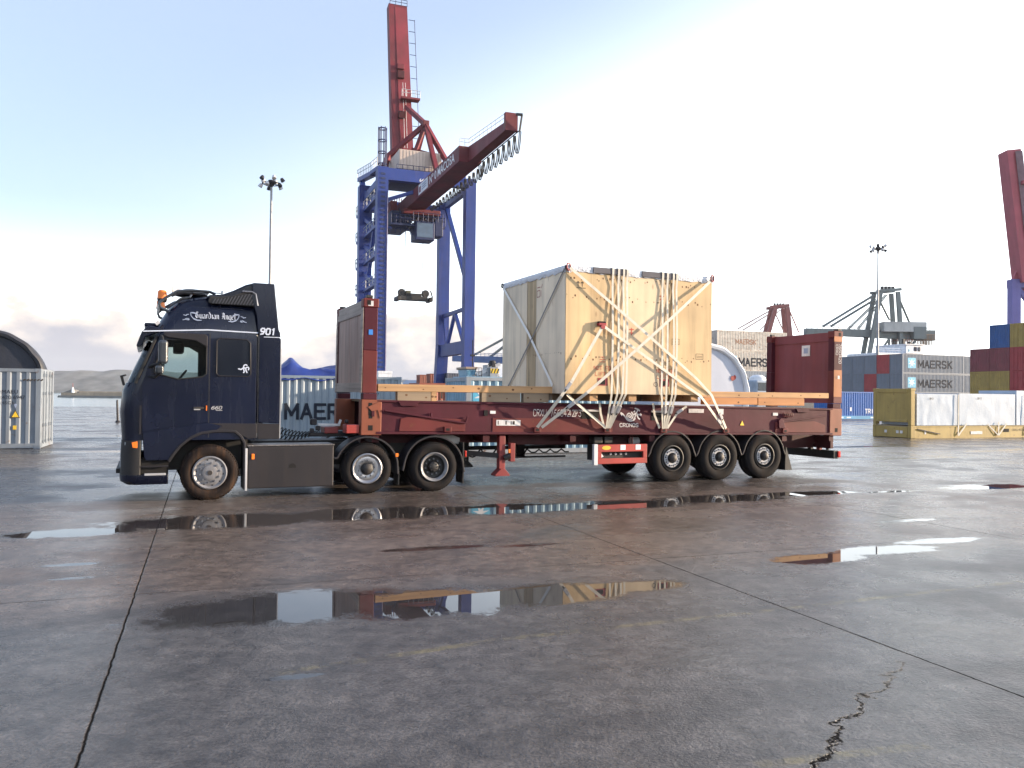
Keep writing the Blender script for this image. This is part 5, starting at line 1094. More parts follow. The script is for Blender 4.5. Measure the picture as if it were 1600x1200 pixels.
def container(label, loc, L, H, mat, rz=YTH, group=None, doors=None, text=None, star=False, marks=False, frame=None):
    C = thing('shipping_container', label, 'container', loc, rz, group); W = 2.438; fm = frame or mat
    m = MB()
    for x in (0, L-0.14):
        for y in (0, W-0.14): m.box((x, y, 0.0), (x+0.14, y+0.14, H))
    for y in (0.0, W-0.06): m.box((0.14, y, H-0.11), (L-0.14, y+0.06, H-0.004)); m.box((0.14, y, 0.02), (L-0.14, y+0.07, 0.17))
    for x in (0.0, L-0.08): m.box((x, 0.14, H-0.13), (x+0.08, W-0.14, H-0.004)); m.box((x, 0.14, 0.02), (x+0.1, W-0.14, 0.17))
    m.build('frame', fm, C)
    m = MB()
    for x in (-0.004, L-0.176):
        for y in (-0.004, W-0.166):
            for z in (-0.0, H-0.118): m.box((x, y, z), (x+0.18, y+0.17, z+0.122))
    m.build('corner_casting', fm, C)
    pit = 0.28
    MB().corr((0.14, 0.014, 0), (1, 0, 0), (0, -1, 0), L-0.28, 0.17, H-0.11, pit).build('side_panel', mat, C)
    MB().corr((0.14, W-0.014, 0), (1, 0, 0), (0, 1, 0), L-0.28, 0.17, H-0.11, pit).build('side_panel', mat, C)
    MB().box((0.1, 0.07, H-0.05), (L-0.1, W-0.07, H-0.02)).build('roof', mat, C)
    for e, x, nx in (('0', 0.014, -1), ('L', L-0.014, 1)):
        if doors == e:
            for k in (0, 1):
                y0 = 0.15+k*(W-0.3)/2; y1 = y0+(W-0.3)/2-0.008
                d = MB().box((x-nx*0.03, y0, 0.17), (x+nx*0.005, y1, H-0.13)); 
                for z in (0.45, 1.0, 1.55, 2.1): d.box((x+nx*0.005, y0+0.06, z-0.09), (x+nx*0.012, y1-0.06, z+0.09))
                d = d.build('door', mat, C)
                for q in (0.28, 0.72):
                    y = y0+(y1-y0)*q; b = MB().tube([(x+nx*0.04, y, 0.12), (x+nx*0.04, y, H-0.06)], 0.018, 6)
                    b.build('locking_bar', cpale if mat in (cgrey, cpale) else mat, d, smooth=True)
                    for z in (0.2, 0.75, H-0.8, H-0.2): MB().box((x+nx*0.01, y-0.05, z-0.05), (x+nx*0.062, y+0.05, z+0.05)).build('bar_bracket', fm, d)
        else:
            MB().corr((x, 0.14, 0), (0, 1, 0), (nx, 0, 0), W-0.28, 0.17, H-0.13, pit).build('end_panel', mat, C)
    if text:
        s, x, z, xs, tm = text[:5]
        stext(text[5] if len(text) > 5 else 'MAERSK', s*0.70, (x, 0.010, z), tm, C, xs=xs, w=1.25)
    if star:
        x, z, q = star
        b = MB().plate([(x, z), (x+q, z), (x+q, z+q), (x, z+q)], 0.007, 0.013).build('logo_panel', cstar, C)
        pts = []
        for k in range(14):
            a = math.pi/2+2*math.pi*k/14; r = q*(0.46 if k % 2 == 0 else 0.15); pts.append((x+q/2+r*math.cos(a), z+q/2+r*math.sin(a)))
        MB().plate(pts, 0.003, 0.006).build('star', white, b)
    return C
# pale container by the harbour with locked doors lit by the sun
H86, H96 = 2.591, 2.896
p0 = gnd(62, 701); L20 = 6.058
pc = p0-Vector((CY, SY, 0))*L20
LC = container('weathered pale container with yellow warning triangle in front of the dark tarpaulin drum', pc, L20, H86, paint('container_weathered', (0.19, 0.22, 0.26), rough=0.6, var=0.12, rust=0.25, dirt=0.45, scale=0.8, dirtcol=(0.12, 0.09, 0.07)), doors='L')
text_part('MAEU', 0.17, (4.95, 0.010, 1.78), ctext, LC, 'lettering', xs=1.05); text_part('420 6947', 0.17, (4.97, 0.010, 1.60), ctext, LC, 'lettering', xs=1.0); text_part('45G1', 0.15, (4.97, 0.010, 1.43), ctext, LC, 'lettering', xs=1.0)
MB().plate([(5.22, 1.0), (5.48, 1.0), (5.35, 1.25)], 0.004, 0.010).build('warning_triangle', stencil_blk, LC); MB().plate([(5.252, 1.022), (5.448, 1.022), (5.35, 1.21)], 0.001, 0.0035).build('triangle_face', yellow_st, LC)
MB().box((5.29, 0.004, 0.62), (5.39, 0.010, 0.75)).build('sticker', yellow_st, LC); MB().plate([(5.31, 1.40), (5.35, 1.30), (5.39, 1.40), (5.38, 1.45), (5.32, 1.45)], 0.004, 0.010).build('shield_mark', decal_grey, LC)
m = MB()
for k in range(6): m.bar((5.55+k*0.10, -0.002, 2.20), (5.62+k*0.10, -0.002, 2.25), 0.005, 0.045)
m.build('hazard_stripe', stencil_blk, LC)
# container with blue tarpaulin behind the tractor
q = gnd(440, 690); uu = q.x*CY+q.y*SY; vv_ = -q.x*SY+q.y*CY
MC = container('pale grey open top container with big letters behind the truck cab', yard(uu-1.35, vv_), L20, H86, paint('container_pale_blue', (0.21, 0.26, 0.31), rough=0.5, var=0.08, rust=0.08, dirt=0.3), text=(0.78, 1.49, 0.90, 1.02, ctext))
text_part('420 6947', 0.17, (4.5, 0.010, 1.82), ctext, MC, 'lettering')
tarpb = paint('tarp_blue', (0.014, 0.034, 0.19), rough=0.45, var=0.2, dirt=0.15, bump=1.0, scale=0.5)
def tarp_cover():
    from mathutils import noise as mn
    t = thing('tarpaulin', 'crumpled blue tarpaulin heaped over the open top container', 'tarpaulin', yard(uu-1.35, vv_, H86), YTH)
    m = MB(); nx, ny = 60, 26
    for j in range(ny+1):
        for i in range(nx+1):
            x = i/nx*4.0; y = -0.02+j/ny*2.478; ed = min(1, min(j, ny-j)/4.0)*min(1, (nx-i)/5.0)
            rdg = 0.42*math.exp(-((x-1.75)/0.35)**2)+0.36+0.10*math.cos(x*1.3+0.6)
            hh = rdg*math.sin(math.pi*min(1, max(0, (y+0.02)/2.478)))**0.45*ed
            nz = mn.noise(Vector((x*2.2, y*1.5, 0.3)))*0.09+mn.noise(Vector((x*5, y*4, 4)))*0.04
            z = hh+nz*ed-(0.16+0.05*math.sin(x*5)+0.04*mn.noise(Vector((x*3, 0, 0))))*(1-ed)
            m.v.append(Vector((x, y+(0.03 if j == ny else -0.03 if j == 0 else 0), z)))
    for j in range(ny):
        for i in range(nx): a = j*(nx+1)+i; m.f.append([a, a+1, a+nx+2, a+nx+1])
    m.build('sheet', tarpb, t, smooth=True)
tarp_cover()
# light blue container seen beyond the trailer
q = at(729, 600, 26.0); uu2 = q.x*CY+q.y*SY; vv2 = -q.x*SY+q.y*CY
container('light blue container with star logo behind the crate and the trailer', yard(uu2, vv2), L20, H86-0.12, clblue, star=(0.22, 1.55, 0.62), frame=cpale)
# brown container low behind the front timber
q = at(655, 610, 46); container('dark brown container behind the front timber beside the light blue container', yard(q.x*CY+q.y*SY, -q.x*SY+q.y*CY), L20, H86-0.05, cbrown, text=(0.5, 1.2, 1.7, 1.0, stencil_blk, 'TEX'))

# grey stack with the big star logos
q = at(1410, 600, 121); us = q.x*CY+q.y*SY; vs_ = -q.x*SY+q.y*CY; GR = 'containers in the grey and blue stack'
cols = {2: [cgrey, cred, cgrey, cgrey, cgrey, cgrey], 1: [cgrey, cgrey, cred, cgrey, cgrey, cmaroon], 0: [cblue, cgrey, cblue, cgrey, cblue, cgrey]}
rown = ['ground', 'middle', 'top']; posn = ['at the stack corner', 'second from the stack corner', 'third from the stack corner', 'fourth from the stack corner', 'fifth from the stack corner', 'at the far end of the stack']
cname = {cgrey.name: 'grey', cred.name: 'red', cblue.name: 'blue', cmaroon.name: 'maroon', cyel.name: 'ochre', cbrown.name: 'brown', cdark.name: 'navy', cpale.name: 'pale'}
for lv in (0, 1, 2):
    for k, mt in enumerate(cols[lv]):
        lab = '%s container in the %s row, %s' % (cname[mt.name], rown[lv], posn[k])
        if k == 0 and lv > 0: lab = 'grey container with blue star logo and big dark lettering in the %s row' % rown[lv]
        container(lab, yard(us, vs_+k*2.53, lv*H96), 12.192, H96, mt, group=GR, text=(1.48, 3.1, 0.90, 1.16, ctext) if (k == 0 and lv > 0) else None, star=(1.05, 0.78, 1.55) if (k == 0 and lv > 0) else False)
for lv in (1, 2): container('grey container beyond the lettered one, %s row of the stack' % rown[lv], yard(us+12.35, vs_+0.3, lv*H96), 12.192, H96, cgrey, group=GR)
container('grey container beyond the lettered one, ground row of the stack', yard(us+12.35, vs_+0.3, 0), 12.192, H96, cblue, group=GR)['label'] = 'blue container under the grey pair beyond the lettered stack'
# blue container on the apron
q = at(1300, 640, 77); ub, vb = q.x*CY+q.y*SY, -q.x*SY+q.y*CY
TB = container('bright blue container standing alone beside the ochre flat rack', yard(ub, vb), L20, H86, paint('container_bright_blue', (0.020, 0.12, 0.40), rough=0.5, var=0.12, rust=0.1, dirt=0.2), text=(0.55, 4.0, 0.55, 1.0, white, 'TRITON'))
MB().box((0.5, -0.06, 0.0), (5.6, -0.004, 0.30)).build('base_rail', paint('pale_blue_rail', (0.06, 0.28, 0.50), rough=0.5), TB)
for x, ww in ((1.0, 0.3), (1.7, 0.5), (4.6, 0.4)): MB().box((x, -0.065, 0.08), (x+ww, -0.061, 0.2)).build('sticker', white, TB)
MB().box((2.15, 0.008, 0.75), (2.35, 0.013, 1.1)).build('sticker', white, TB)
# tall mixed stack at the edge of the yard: container ends towards us
q = at(1577, 600, 90); ur = q.x*CY+q.y*SY; GM = 'containers in the tall mixed stack'
bnd = [Pu(px, 600, ur).y for px in (1516, 1546.5, 1577.5, 1608.5)]; wd = 2.50; v0r = Pu(1577, 600, ur).y
lvl = {0: [cmaroon, cmaroon, cyel], 1: [cyel, cyel, cred], 2: [cmaroon, cmaroon, cred], 3: [None, cblue, cyel]}
ln = ['ground', 'second', 'third', 'top']
for lv in range(4):
    for k in range(3):
        mt = lvl[lv][k]
        if mt is None: continue
        v = v0r+wd*(1-k) if lv < 3 else v0r+wd*(1-k)
        side = ['beside the grey stack', 'in the middle', 'away from the grey stack'][k]
        container('%s container in the %s level of the tall stack, %s' % (cname[mt.name], ln[lv], side), yard(ur, v, lv*H86), 12.192, H86, mt, group=GM, doors='0' if (k == 2) else None)
# tall pale stack behind the flat rack
q = at(1120, 600, 117); up, vp = q.x*CY+q.y*SY, -q.x*SY+q.y*CY; GP = 'containers in the pale stack behind the rack'; csun = paint('container_sunlit', (0.60, 0.55, 0.48), rough=0.7, var=0.2, rust=0.5, dirt=0.4, dirtcol=(0.3, 0.13, 0.06), rustcol=(0.30, 0.11, 0.04))  # upper two levels: sunlight put into a paler, warmer colour, with rust
for lv in range(4):
    container('pale grey container at %s of the stack behind the rear end wall' % ['the bottom', 'the second level', 'the third level', 'the top'][lv], yard(up, vp, lv*H96), 12.192, H96, csun if lv > 1 else cpale, group=GP, text=(1.5, 3.8, 0.75, 1.0, ctext) if lv < 3 else (0.9, 3.2, 1.0, 1.0, paint('faded_letter', (0.30, 0.16, 0.10), rough=0.7)), star=(2.0, 0.75, 1.4) if lv < 3 else False)
# brown and navy containers by the crane's legs
GB = 'containers stacked by the crane legs'
for px0, D, Ln, H, mt, txt, lab in ((656, 138, 6.06, H86, cbrown, None, 'lower brown'), (672, 130, 6.06, H86, cbrown, None, 'taller brown'), (698, 126, 6.06, H86, cdark, (0.85, 0.35, 0.75, 0.85, white, 'CMA CGM'), 'navy lettered')):
    q = at(px0, 600, D); u_, v_ = q.x*CY+q.y*SY, -q.x*SY+q.y*CY
    for lv in (0, 1): container('%s container %s, beside the blue crane legs' % (lab, 'standing on the ground' if lv == 0 else 'set on top of another'), yard(u_, v_, lv*H), Ln, H, mt, group=GB, text=txt if lv else None)

# ---------------------------------------------------------------- ochre flat rack with wrapped boxes
def ochre_rack():
    c = gnd(1423, 685); o = c; L = 12.192
    F = thing('flat_rack_container', 'ochre yellow flat rack carrying white wrapped boxes', 'flat rack', o, YTH)
    for y in (0.0, 2.34):
        m = MB(); m.box((0.3, y+0.02, 0.03), (L-0.3, y+0.08, 0.58)); m.box((0.3, y, 0.0), (L-0.3, y+0.1, 0.05)); m.box((0.3, y, 0.56), (L-0.3, y+0.1, 0.61)); m.build('side_beam', cyel, F)
    MB().box((0.1, 0.1, 0.5), (L-0.1, 2.34, 0.59)).build('deck', pineold, F)
    for x0, x1 in ((0.0, 0.30), (L-0.3, L)):
        for y0, y1 in ((-0.005, 0.2), (2.24, 2.445)):
            MB().box((x0, y0, 0.0), (x1, y1, 0.62)).build('corner_foot', cyel, F, bevel=0.02); MB().box((x0+0.02, y0+0.01, 0.63), (x1-0.04, y1-0.01, 2.34)).build('post', cyel, F, bevel=0.01); MB().box((x0, y0, 2.345), (x1, y1, 2.46)).build('corner_casting', cyel, F, bevel=0.01)
    MB().box((0.0, 0.21, 0.02), (0.08, 2.23, 0.56)).build('end_sill', cyel, F)
    w_ = MB(); w_.box((0.03, 0.2, 0.80), (0.10, 2.24, 2.34)); w_.box((-0.004, 0.2, 2.26), (0.12, 2.24, 2.45)); w_.box((-0.002, 0.2, 0.78), (0.11, 2.24, 0.9)); w_.build('end_wall', cyel, F, bevel=0.006)
    MB().box((0.9, 0.004, 0.2), (1.0, 0.016, 0.4)).box((4.0, 0.004, 0.18), (4.8, 0.016, 0.33)).build('data_plate', sticker, F)
    for y in (0.5, 0.75, 1.5): MB().box((-0.006, y, 0.22), (-0.001, y+0.16, 0.36)).build('sticker', sticker, F)
    MB().bar((0.4, -0.02, 0.46), (1.9, -0.02, 0.2), 0.03, 0.04).build('hinge_rod', trim, F)
    for x in (6.3, 8.0): MB().box((x, 0.008, 0.28), (x+0.4, 0.018, 0.45)).build('fork_pocket', darkhole, F)
    text_part('CRXU 41520', 0.17, (6.9, 0.012, 0.33), stencil_blk, F, 'lettering')
    filmw = paint('wrap_white', (0.40, 0.47, 0.56), rough=0.5, var=0.08, dirt=0.35, bump=0.25, scale=1.2, dirtcol=(0.35, 0.38, 0.42))
    from mathutils import noise as mn
    for k, (x0, x1, z1, lb) in enumerate(((0.45, 3.15, 2.20, 'white wrapped box beside the ochre end wall'), (3.28, 7.2, 2.24, 'widest white wrapped box on the ochre flat rack'), (7.3, 9.6, 2.44, 'taller white wrapped box past the widest one on the ochre rack'), (9.7, 11.8, 2.44, 'last white wrapped box at the far end of the ochre rack'))):
        t = thing('wrapped_box', lb, 'box', Vector(o)+Vector((CY*x0, SY*x0, 0.63)), YTH, 'white wrapped boxes on the ochre flat rack')
        m = MB(); W_ = x1-x0; nx, nz = 26, 12; H = z1-0.63
        def face(f):
            b = len(m.v)
            for j in range(nz+1):
                for i in range(nx+1): m.v.append(Vector(f(i/nx, j/nz)))
            for j in range(nz):
                for i in range(nx): a = b+j*(nx+1)+i; m.f.append([a, a+1, a+nx+2, a+nx+1])
        cr = lambda s, t_, q: 0.012*mn.noise(Vector((s*9+k*3, t_*2.0, q)))+0.006*mn.noise(Vector((s*25+k, t_*3, q)))
        face(lambda s, t_: (s*W_, 0.06+cr(s, t_, 0)*min(1, 9*min(s, 1-s)+.0)*min(1, 6*(1-t_)), t_*H))
        face(lambda s, t_: (W_-s*W_, 2.30, t_*H)); face(lambda s, t_: (0, 2.30-s*2.24, t_*H)); face(lambda s, t_: (W_, 0.06+s*2.24, t_*H)); face(lambda s, t_: (s*W_, 0.06+t_*2.24, H))
        m.build('wrapping', filmw, t, smooth=True)
        text_part('B0%d' % (k+1), 0.14, (0.8+0.4*k % 1.2, 0.02, H-0.28), stencil_blk, t, 'lettering', xs=1.4)
    for k, x in enumerate((3.1, 5.9, 7.9, 9.6)):
        t = thing('lashing_strap', ['white strap bundle in the gap beside the ochre end wall box', 'white strap pair under the widest wrapped box', 'white strap pair under the taller wrapped box', 'white strap pair under the last wrapped box'][k], 'strap', Vector(o)+Vector((CY*x, SY*x, 0.1)), YTH, 'straps lashing the wrapped boxes')
        m = MB(); m.ribbon([(0.06, 0.0, 2.1 if k != 1 else 0.7), (0.04, -0.01, 0.62), (0.0, -0.03, 0.02)], (0, -1, 0), 0.07, 0.008); m.build('webbing', strapm, t)
        m = MB(); m.ribbon([(0.62, -0.0, 0.62), (0.02, -0.03, 0.02)], (0, -1, 0), 0.07, 0.008); m.build('webbing', strapm, t)
        if k in (1, 3): MB().ribbon([(-0.75, 0.0, 0.6), (-0.02, -0.034, 0.02)], (0, -1, 0), 0.06, 0.008).build('webbing', strapm, t)
ochre_rack()

# ---------------------------------------------------------------- tarpaulin drums (wrapped tower sections)
def drum(label, c, r, mat, lipmat, length=3.4, mark=None):
    from mathutils import noise as mn
    t = thing('wrapped_drum', label, 'wrapped drum', (c.x, c.y, 0), YTH, None)
    m = MB(); n = 96
    def ring(rr, y, amp, fr): return [(rr+amp*math.sin(k*2*math.pi/n*fr)+amp*0.8*mn.noise(Vector((k*0.35, y*3, 1.0))), y, k) for k in range(n)]
    def put(rings):
        b = len(m.v)
        for rg in rings:
            for rr, y, k in rg: a = 2*math.pi*k/n; m.v.append(Vector((rr*math.cos(a), y, c.z+rr*math.sin(a))))
        for i in range(len(rings)-1):
            for k in range(n): k2 = (k+1) % n; m.f.append([b+i*n+k, b+i*n+k2, b+(i+1)*n+k2, b+(i+1)*n+k])
    put([ring(0.02, 0.0, 0, 1), ring(r*0.5, 0.0, 0, 1), ring(r*0.90, 0.01, 0, 1)]); m.build('end_sheet', mat, t, smooth=False)
    m = MB(); put([ring(r*0.89, 0.0, 0, 1), ring(r*0.91, -0.10, 0.010, 17), ring(r*0.96, -0.13, 0.016, 17), ring(r*1.0, -0.04, 0.016, 17), ring(r*1.005, 0.10, 0.013, 17), ring(r*0.985, 0.30, 0.005, 17)]); m.build('gathered_rim', lipmat, t, smooth=True)
    m = MB(); put([ring(r*0.985, 0.28, 0, 1), ring(r*0.985, length, 0, 1), ring(0.02, length+0.01, 0, 1)]); m.build('sleeve', mat, t, smooth=True)
    if mark: MB().plate([(mark[0]+q*0.13, c.z+mark[1]+w_*0.13) for q, w_ in ((-1, -.3), (-.6, .6), (0, .4), (.5, .9), (1, .3), (.8, -.4), (.1, -.8), (-.5, -1))], -0.02, -0.005).build('emblem', brightred, t)
    for x0 in (-1.2, 0.9): MB().box((x0, 0.1, 0.0), (x0+0.3, length-0.1, 0.35)).build('cradle', trailred, t)
pd = at(-27, 602, 29.6); pd.z = 2.05
darktarp = paint('tarp_dark', (0.016, 0.020, 0.034), rough=0.6, var=0.2, dirt=0.2, bump=0.4)
drum('dark tarpaulin wrapped drum rising behind the weathered pale container', pd, 2.07, darktarp, paint('tarp_dark_rim', (0.022, 0.024, 0.032), rough=0.55, bump=0.4), 0.7)
pd = at(1103, 622, 32.2); pd.z = 2.02
drum('pale white wrapped drum with red mark beside the crate', pd, 2.03, paint('wrap_lilac', (0.46, 0.49, 0.58), rough=0.55, var=0.05, dirt=0.05), paint('wrap_bright', (0.74, 0.75, 0.78), rough=0.5, var=0.06, dirt=0.05, bump=0.3), 2.2, mark=(1.27, 0.68))

# ---------------------------------------------------------------- tall light masts
galv = paint('galvanised', (0.26, 0.27, 0.29), rough=0.5, metal=0.3, dirt=0.3)
def mast(label, px, D, ztop, rot):
    p = at(px, 500, D); t = thing('light_mast', label, 'light mast', (p.x, p.y, 0), rot, 'tall floodlight masts')
    MB().tube([(0, 0, 0), (0, 0, ztop*0.5), (0, 0, ztop)], [0.26, 0.19, 0.12], 12).build('pole', galv, t, smooth=True)
    MB().box((-0.4, -0.4, 0), (0.4, 0.4, 0.12)).build('base', galv, t, bevel=0.02)
    m = MB(); m.tube([(1.05*math.cos(a), 1.05*math.sin(a), ztop-0.1) for a in [k*math.pi/10 for k in range(21)]], 0.05, 6)
    for k in range(4): a = k*math.pi/4; m.bar((1.05*math.cos(a), 1.05*math.sin(a), ztop-0.1), (-1.05*math.cos(a), -1.05*math.sin(a), ztop-0.1), 0.06)
    m.lathe([(0.0, 0.35), (0.35, 0.30), (0.5, 0.0), (0.3, -0.25), (0.12, -0.5)], 14, 'z', (0, 0, ztop)); m.build('ring_frame', trim, t)
    for k in range(10):
        a = 2*math.pi*k/10; x, y = 1.2*math.cos(a), 1.2*math.sin(a); up_ = k % 2 == 0
        f = MB().lathe([(0.0, 0.22), (0.16, 0.2), (0.22, 0.05), (0.26, -0.22), (0.0, -0.24)], 12, 'z').build('floodlight', silver if k % 3 else trim, t, smooth=True, loc=(x, y, ztop+(0.42 if up_ else -0.35)))
        f.rotation_euler = (0.5*math.sin(a), -0.5*math.cos(a), 0)
        MB().bar((0, 0, 0), (-0.10*math.cos(a), -0.10*math.sin(a), 0.1 if not up_ else -0.40), 0.05).build('lamp_bracket', trim, f)
    return t
mast('tall floodlight mast standing alone behind the truck cab', 421, 95, 26.3, 0.2)
mast('tall floodlight mast behind the grey container stack', 1371.5, 140, 27.7, 0.5)

# ---------------------------------------------------------------- ship-to-shore crane, blue legs and red boom
kblue = paint('crane_blue', (0.006, 0.030, 0.20), rough=0.5, var=0.15, rust=0.06, dirt=0.25, scale=0.3, dirtcol=(0.12, 0.10, 0.14))
kdark = paint('crane_dark_blue', (0.010, 0.020, 0.085), rough=0.55, var=0.2, dirt=0.3, scale=0.5)
kred = paint('crane_red', (0.135, 0.010, 0.018), rough=0.6, var=0.25, rust=0.25, dirt=0.3, scale=0.3, dirtcol=(0.12, 0.03, 0.04))
kbeige = paint('crane_beige', (0.52, 0.42, 0.36), rough=0.6, var=0.08, dirt=0.3, scale=0.5)
def rails(m, a, b, h=1.1, r=0.035, n=6):
    a, b = Vector(a), Vector(b)
    for k in range(n+1): p = a.lerp(b, k/n); m.tube([p, p+Vector((0, 0, h))], r, 4)
    for z in (h, h*0.55): m.tube([a+Vector((0, 0, z)), b+Vector((0, 0, z))], r, 4)
def main_crane():
    UR, UL, VN, VF = 34.6, 22.15, 109.7, 122.6
    T = thingY('gantry_crane', 'tall ship-to-shore crane on blue legs with red boom raised upright', 'crane', ((UR+UL)/2, 116, 0))
    K = lambda n, m, mt, **k: m.build(n, mt, T, **k)
    for u, zt_ in ((UR, 32.6), (UL, 33.0)):
        K('leg', MB().bar((u, VN, 0.8), (u, VN, zt_-0.5), 1.45, 1.5), kblue)
    K('leg', MB().bar((UR-0.1, VF+1.6, 0.8), (UR-0.1, VF, 9.5), 1.7, 1.5).bar((UR-0.1, VF, 9.5), (UR-0.1, VF, 31.5), 1.7, 1.5), kblue)
    K('leg', MB().bar((UL-0.05, VF-1.0, 0.8), (UL-0.05, VF-0.6, 32.8), 1.9, 1.6), kblue)
    for u in (UR, UL):
        K('sill_beam', MB().box((u-0.6, VN+0.75, 7.7), (u+0.6, VF-0.7, 9.5)), kblue)
        K('bogie', MB().box((u-1.0, VN-2.6, 0.2), (u+1.0, VN+2.6, 1.3)), kdark, bevel=0.1); K('bogie', MB().box((u-1.0, VF-2.6, 0.2), (u+1.0, VF+2.6, 1.3)), kdark, bevel=0.1)
        K('side_tie', MB().bar((u, VN+0.7, 31.0), (u, VF-0.7, 31.0), 0.7, 0.9), kblue)
    K('bracing', MB().bar((UR, VN+0.7, 14.1), (UR, VF-0.8, 14.0), 0.5), kblue)
    m = MB(); m.bar((UR, VF-0.8, 14.0), (UR, VF-2.2, 9.4), 0.45); m.bar((UR, (VN+VF)/2, 14.0), (UR, VF-2.6, 9.4), 0.45); m.bar((UR, (VN+VF)/2, 14.0), (UR, VN+2.2, 9.4), 0.45); m.bar((UR, VN+0.7, 13.9), (UR, VN+1.6, 9.4), 0.45); K('lattice', m, kblue)
    K('bracing', MB().bar((UR, VF-0.7, 31.2), (UR, VN+0.7, 17.5), 0.55), kblue)
    K('bracing', MB().bar((UL, VN+0.7, 31.5), (UL, VF-0.8, 14), 0.5), kblue)
    # landings and stiffeners between the near-side legs
    for k in range(6):
        z = 9.2+k*4.0; a = VN+0.75; b = VF-1.4
        K('landing', MB().box((UL-0.4, a, z-0.35), (UL+0.4, b, z)), kblue)
        K('knee_brace', MB().bar((UL, b+0.2, z+2.6), (UL, a+3.2, z), 0.7, 0.55), kblue)
        m = MB(); rails(m, (UL-0.4, a, z), (UL-0.4, b, z), 1.1, 0.05, 4); K('handrail', m, silver)
        K('landing', MB().box((UL-0.7, VF+0.35, z-0.5), (UL+0.7, VF+3.0, z-0.15)), kblue)
        m = MB(); rails(m, (UL-0.7, VF+3.0, z-0.15), (UL+0.7, VF+3.0, z-0.15), 1.3, 0.06, 2); rails(m, (UL-0.7, VF+0.5, z-0.15), (UL-0.7, VF+3.0, z-0.15), 1.3, 0.06, 2); K('handrail', m, silver)
    m = MB()
    for k in range(46): m.box((UL-0.30, VN-0.80, 3.5+k*0.62), (UL+0.30, VN-0.765, 3.76+k*0.62))
    K('ladder_rungs', m, kdark)
    K('ladder_rail', MB().box((UL+0.60, VN-0.86, 2), (UL+0.70, VN-0.76, 29)), paint('ladder_pale', (0.30, 0.26, 0.36), rough=0.5))
    # ladder cage on top and stair up to it
    m = MB()
    for z in (33.0, 34.6, 36.2, 37.8): m.tube([(UL+0.55*math.cos(a), VN+0.55*math.sin(a), z) for a in [k*math.pi/6 for k in range(13)]], 0.09, 5)
    for k in range(6): a = k*math.pi/3; m.tube([(UL+0.55*math.cos(a), VN+0.55*math.sin(a), 32.4), (UL+0.55*math.cos(a), VN+0.55*math.sin(a), 38.0)], 0.075, 5)
    K('ladder_cage', m, kdark)
    K('walkway', MB().bar((UL, VN+0.7, 32.6), (UL, VN+6.0, 33.2), 1.2, 0.5), kblue); K('walkway', MB().bar((UL, VN+6.0, 33.2), (UL, VN+16.5, 34.8), 1.0, 0.6), kblue)
    m = MB(); rails(m, (UL-0.5, VN+1, 33.0), (UL-0.5, VN+6, 33.5), 1.2, 0.05, 4); rails(m, (UL-0.5, VN+6, 33.5), (UL-0.5, VN+16.5, 35.1), 1.2, 0.05, 8); K('handrail', m, silver)
    K('bracing', MB().bar((UL, VN+15.5, 34.6), (UL, VF-0.8, 30.5), 0.7), kblue)
    # portal beam and cross beam
    K('portal_beam', MB().box((UL+0.7, VN-0.55, 30.85), (UR-0.75, VN+0.55, 32.45)), kblue)
    K('portal_beam', MB().box((UL+0.9, VF-0.5, 29.2), (UR-0.95, VF+0.5, 31.0)), kblue)
    K('bracing', MB().bar((UL+0.7, VN, 28.2), (UL+7.0, VN, 30.6), 0.45), kblue)
    text_part('647', 0.62, (27.2, VN-0.56, 31.0), white, T, 'number', bold=0.01)
    # fixed girder reaching back over the quay
    UG0, UG1 = 26.45, 29.1; NU0, NU1, VS, VT = 27.55, 28.75, 88.0, 76.2
    g = MB(); z0, z1 = 28.15, 29.9
    g.add([(UG0, VS, z0), (UG1, VS, z0), (UG1, 123, z0), (UG0, 123, z0), (UG0, VS, z1), (UG1, VS, z1), (UG1, 123, z1), (UG0, 123, z1)], [[0,3,2,1],[4,5,6,7],[0,1,5,4],[1,2,6,5],[2,3,7,6],[3,0,4,7]])
    K('girder', g, kred)
    K('girder_tail', MB().add([(NU0, VT, z0), (NU1, VT, z0), (NU1, VS-0.02, z0), (NU0, VS-0.02, z0), (NU0, VT, z0+0.85), (NU1, VT, z0+0.85), (NU1, VS-0.02, z1), (NU0, VS-0.02, z1)], [[0,3,2,1],[4,5,6,7],[0,1,5,4],[1,2,6,5],[2,3,7,6],[3,0,4,7]]), kred)
    K('girder_end', MB().box((NU0-0.05, VT-0.5, z0-0.02), (NU1+0.05, VT-0.02, z0+1.75)), kred)
    m = MB(); rails(m, (NU0+0.05, VT, z0+0.85), (NU0+0.05, VS, z1), 0.9, 0.03, 9); rails(m, (UG0+0.1, VS+0.1, z1), (NU0+0.2, VS+0.1, z1), 0.9, 0.03, 2); K('handrail', m, silver)
    m = MB()
    for k in range(22):
        v = VT-0.8+k*1.62; sag = 2.0-0.065*k; ue = (NU1+0.12) if v < VS-1 else UG1+0.15
        for du in (0.0, 0.16): m.tube([(ue+du, v+1.5*t, z0-0.1-sag*math.sin(math.pi*t)**0.7) for t in (0, .1, .22, .38, .5, .62, .78, .9, 1)], 0.055, 5)
    m.tube([(NU1+0.1, VT-0.8, z0-0.05), (NU1+0.1, VS, z0-0.05)], 0.06, 5); m.bar((NU1-0.3, VT-0.9, z0+1.5), (NU1+0.35, VT-1.0, z0+1.5), 0.22); m.bar((NU1+0.3, VT-1.0, z0+1.5), (NU1+0.2, VT-0.6, z0-0.1), 0.14); K('festoon_cable', m, black)
    K('nameplate', MB().box((UG0-0.04, 101.6, z0+0.25), (UG0-0.01, 106.4, z1-0.15)), white)
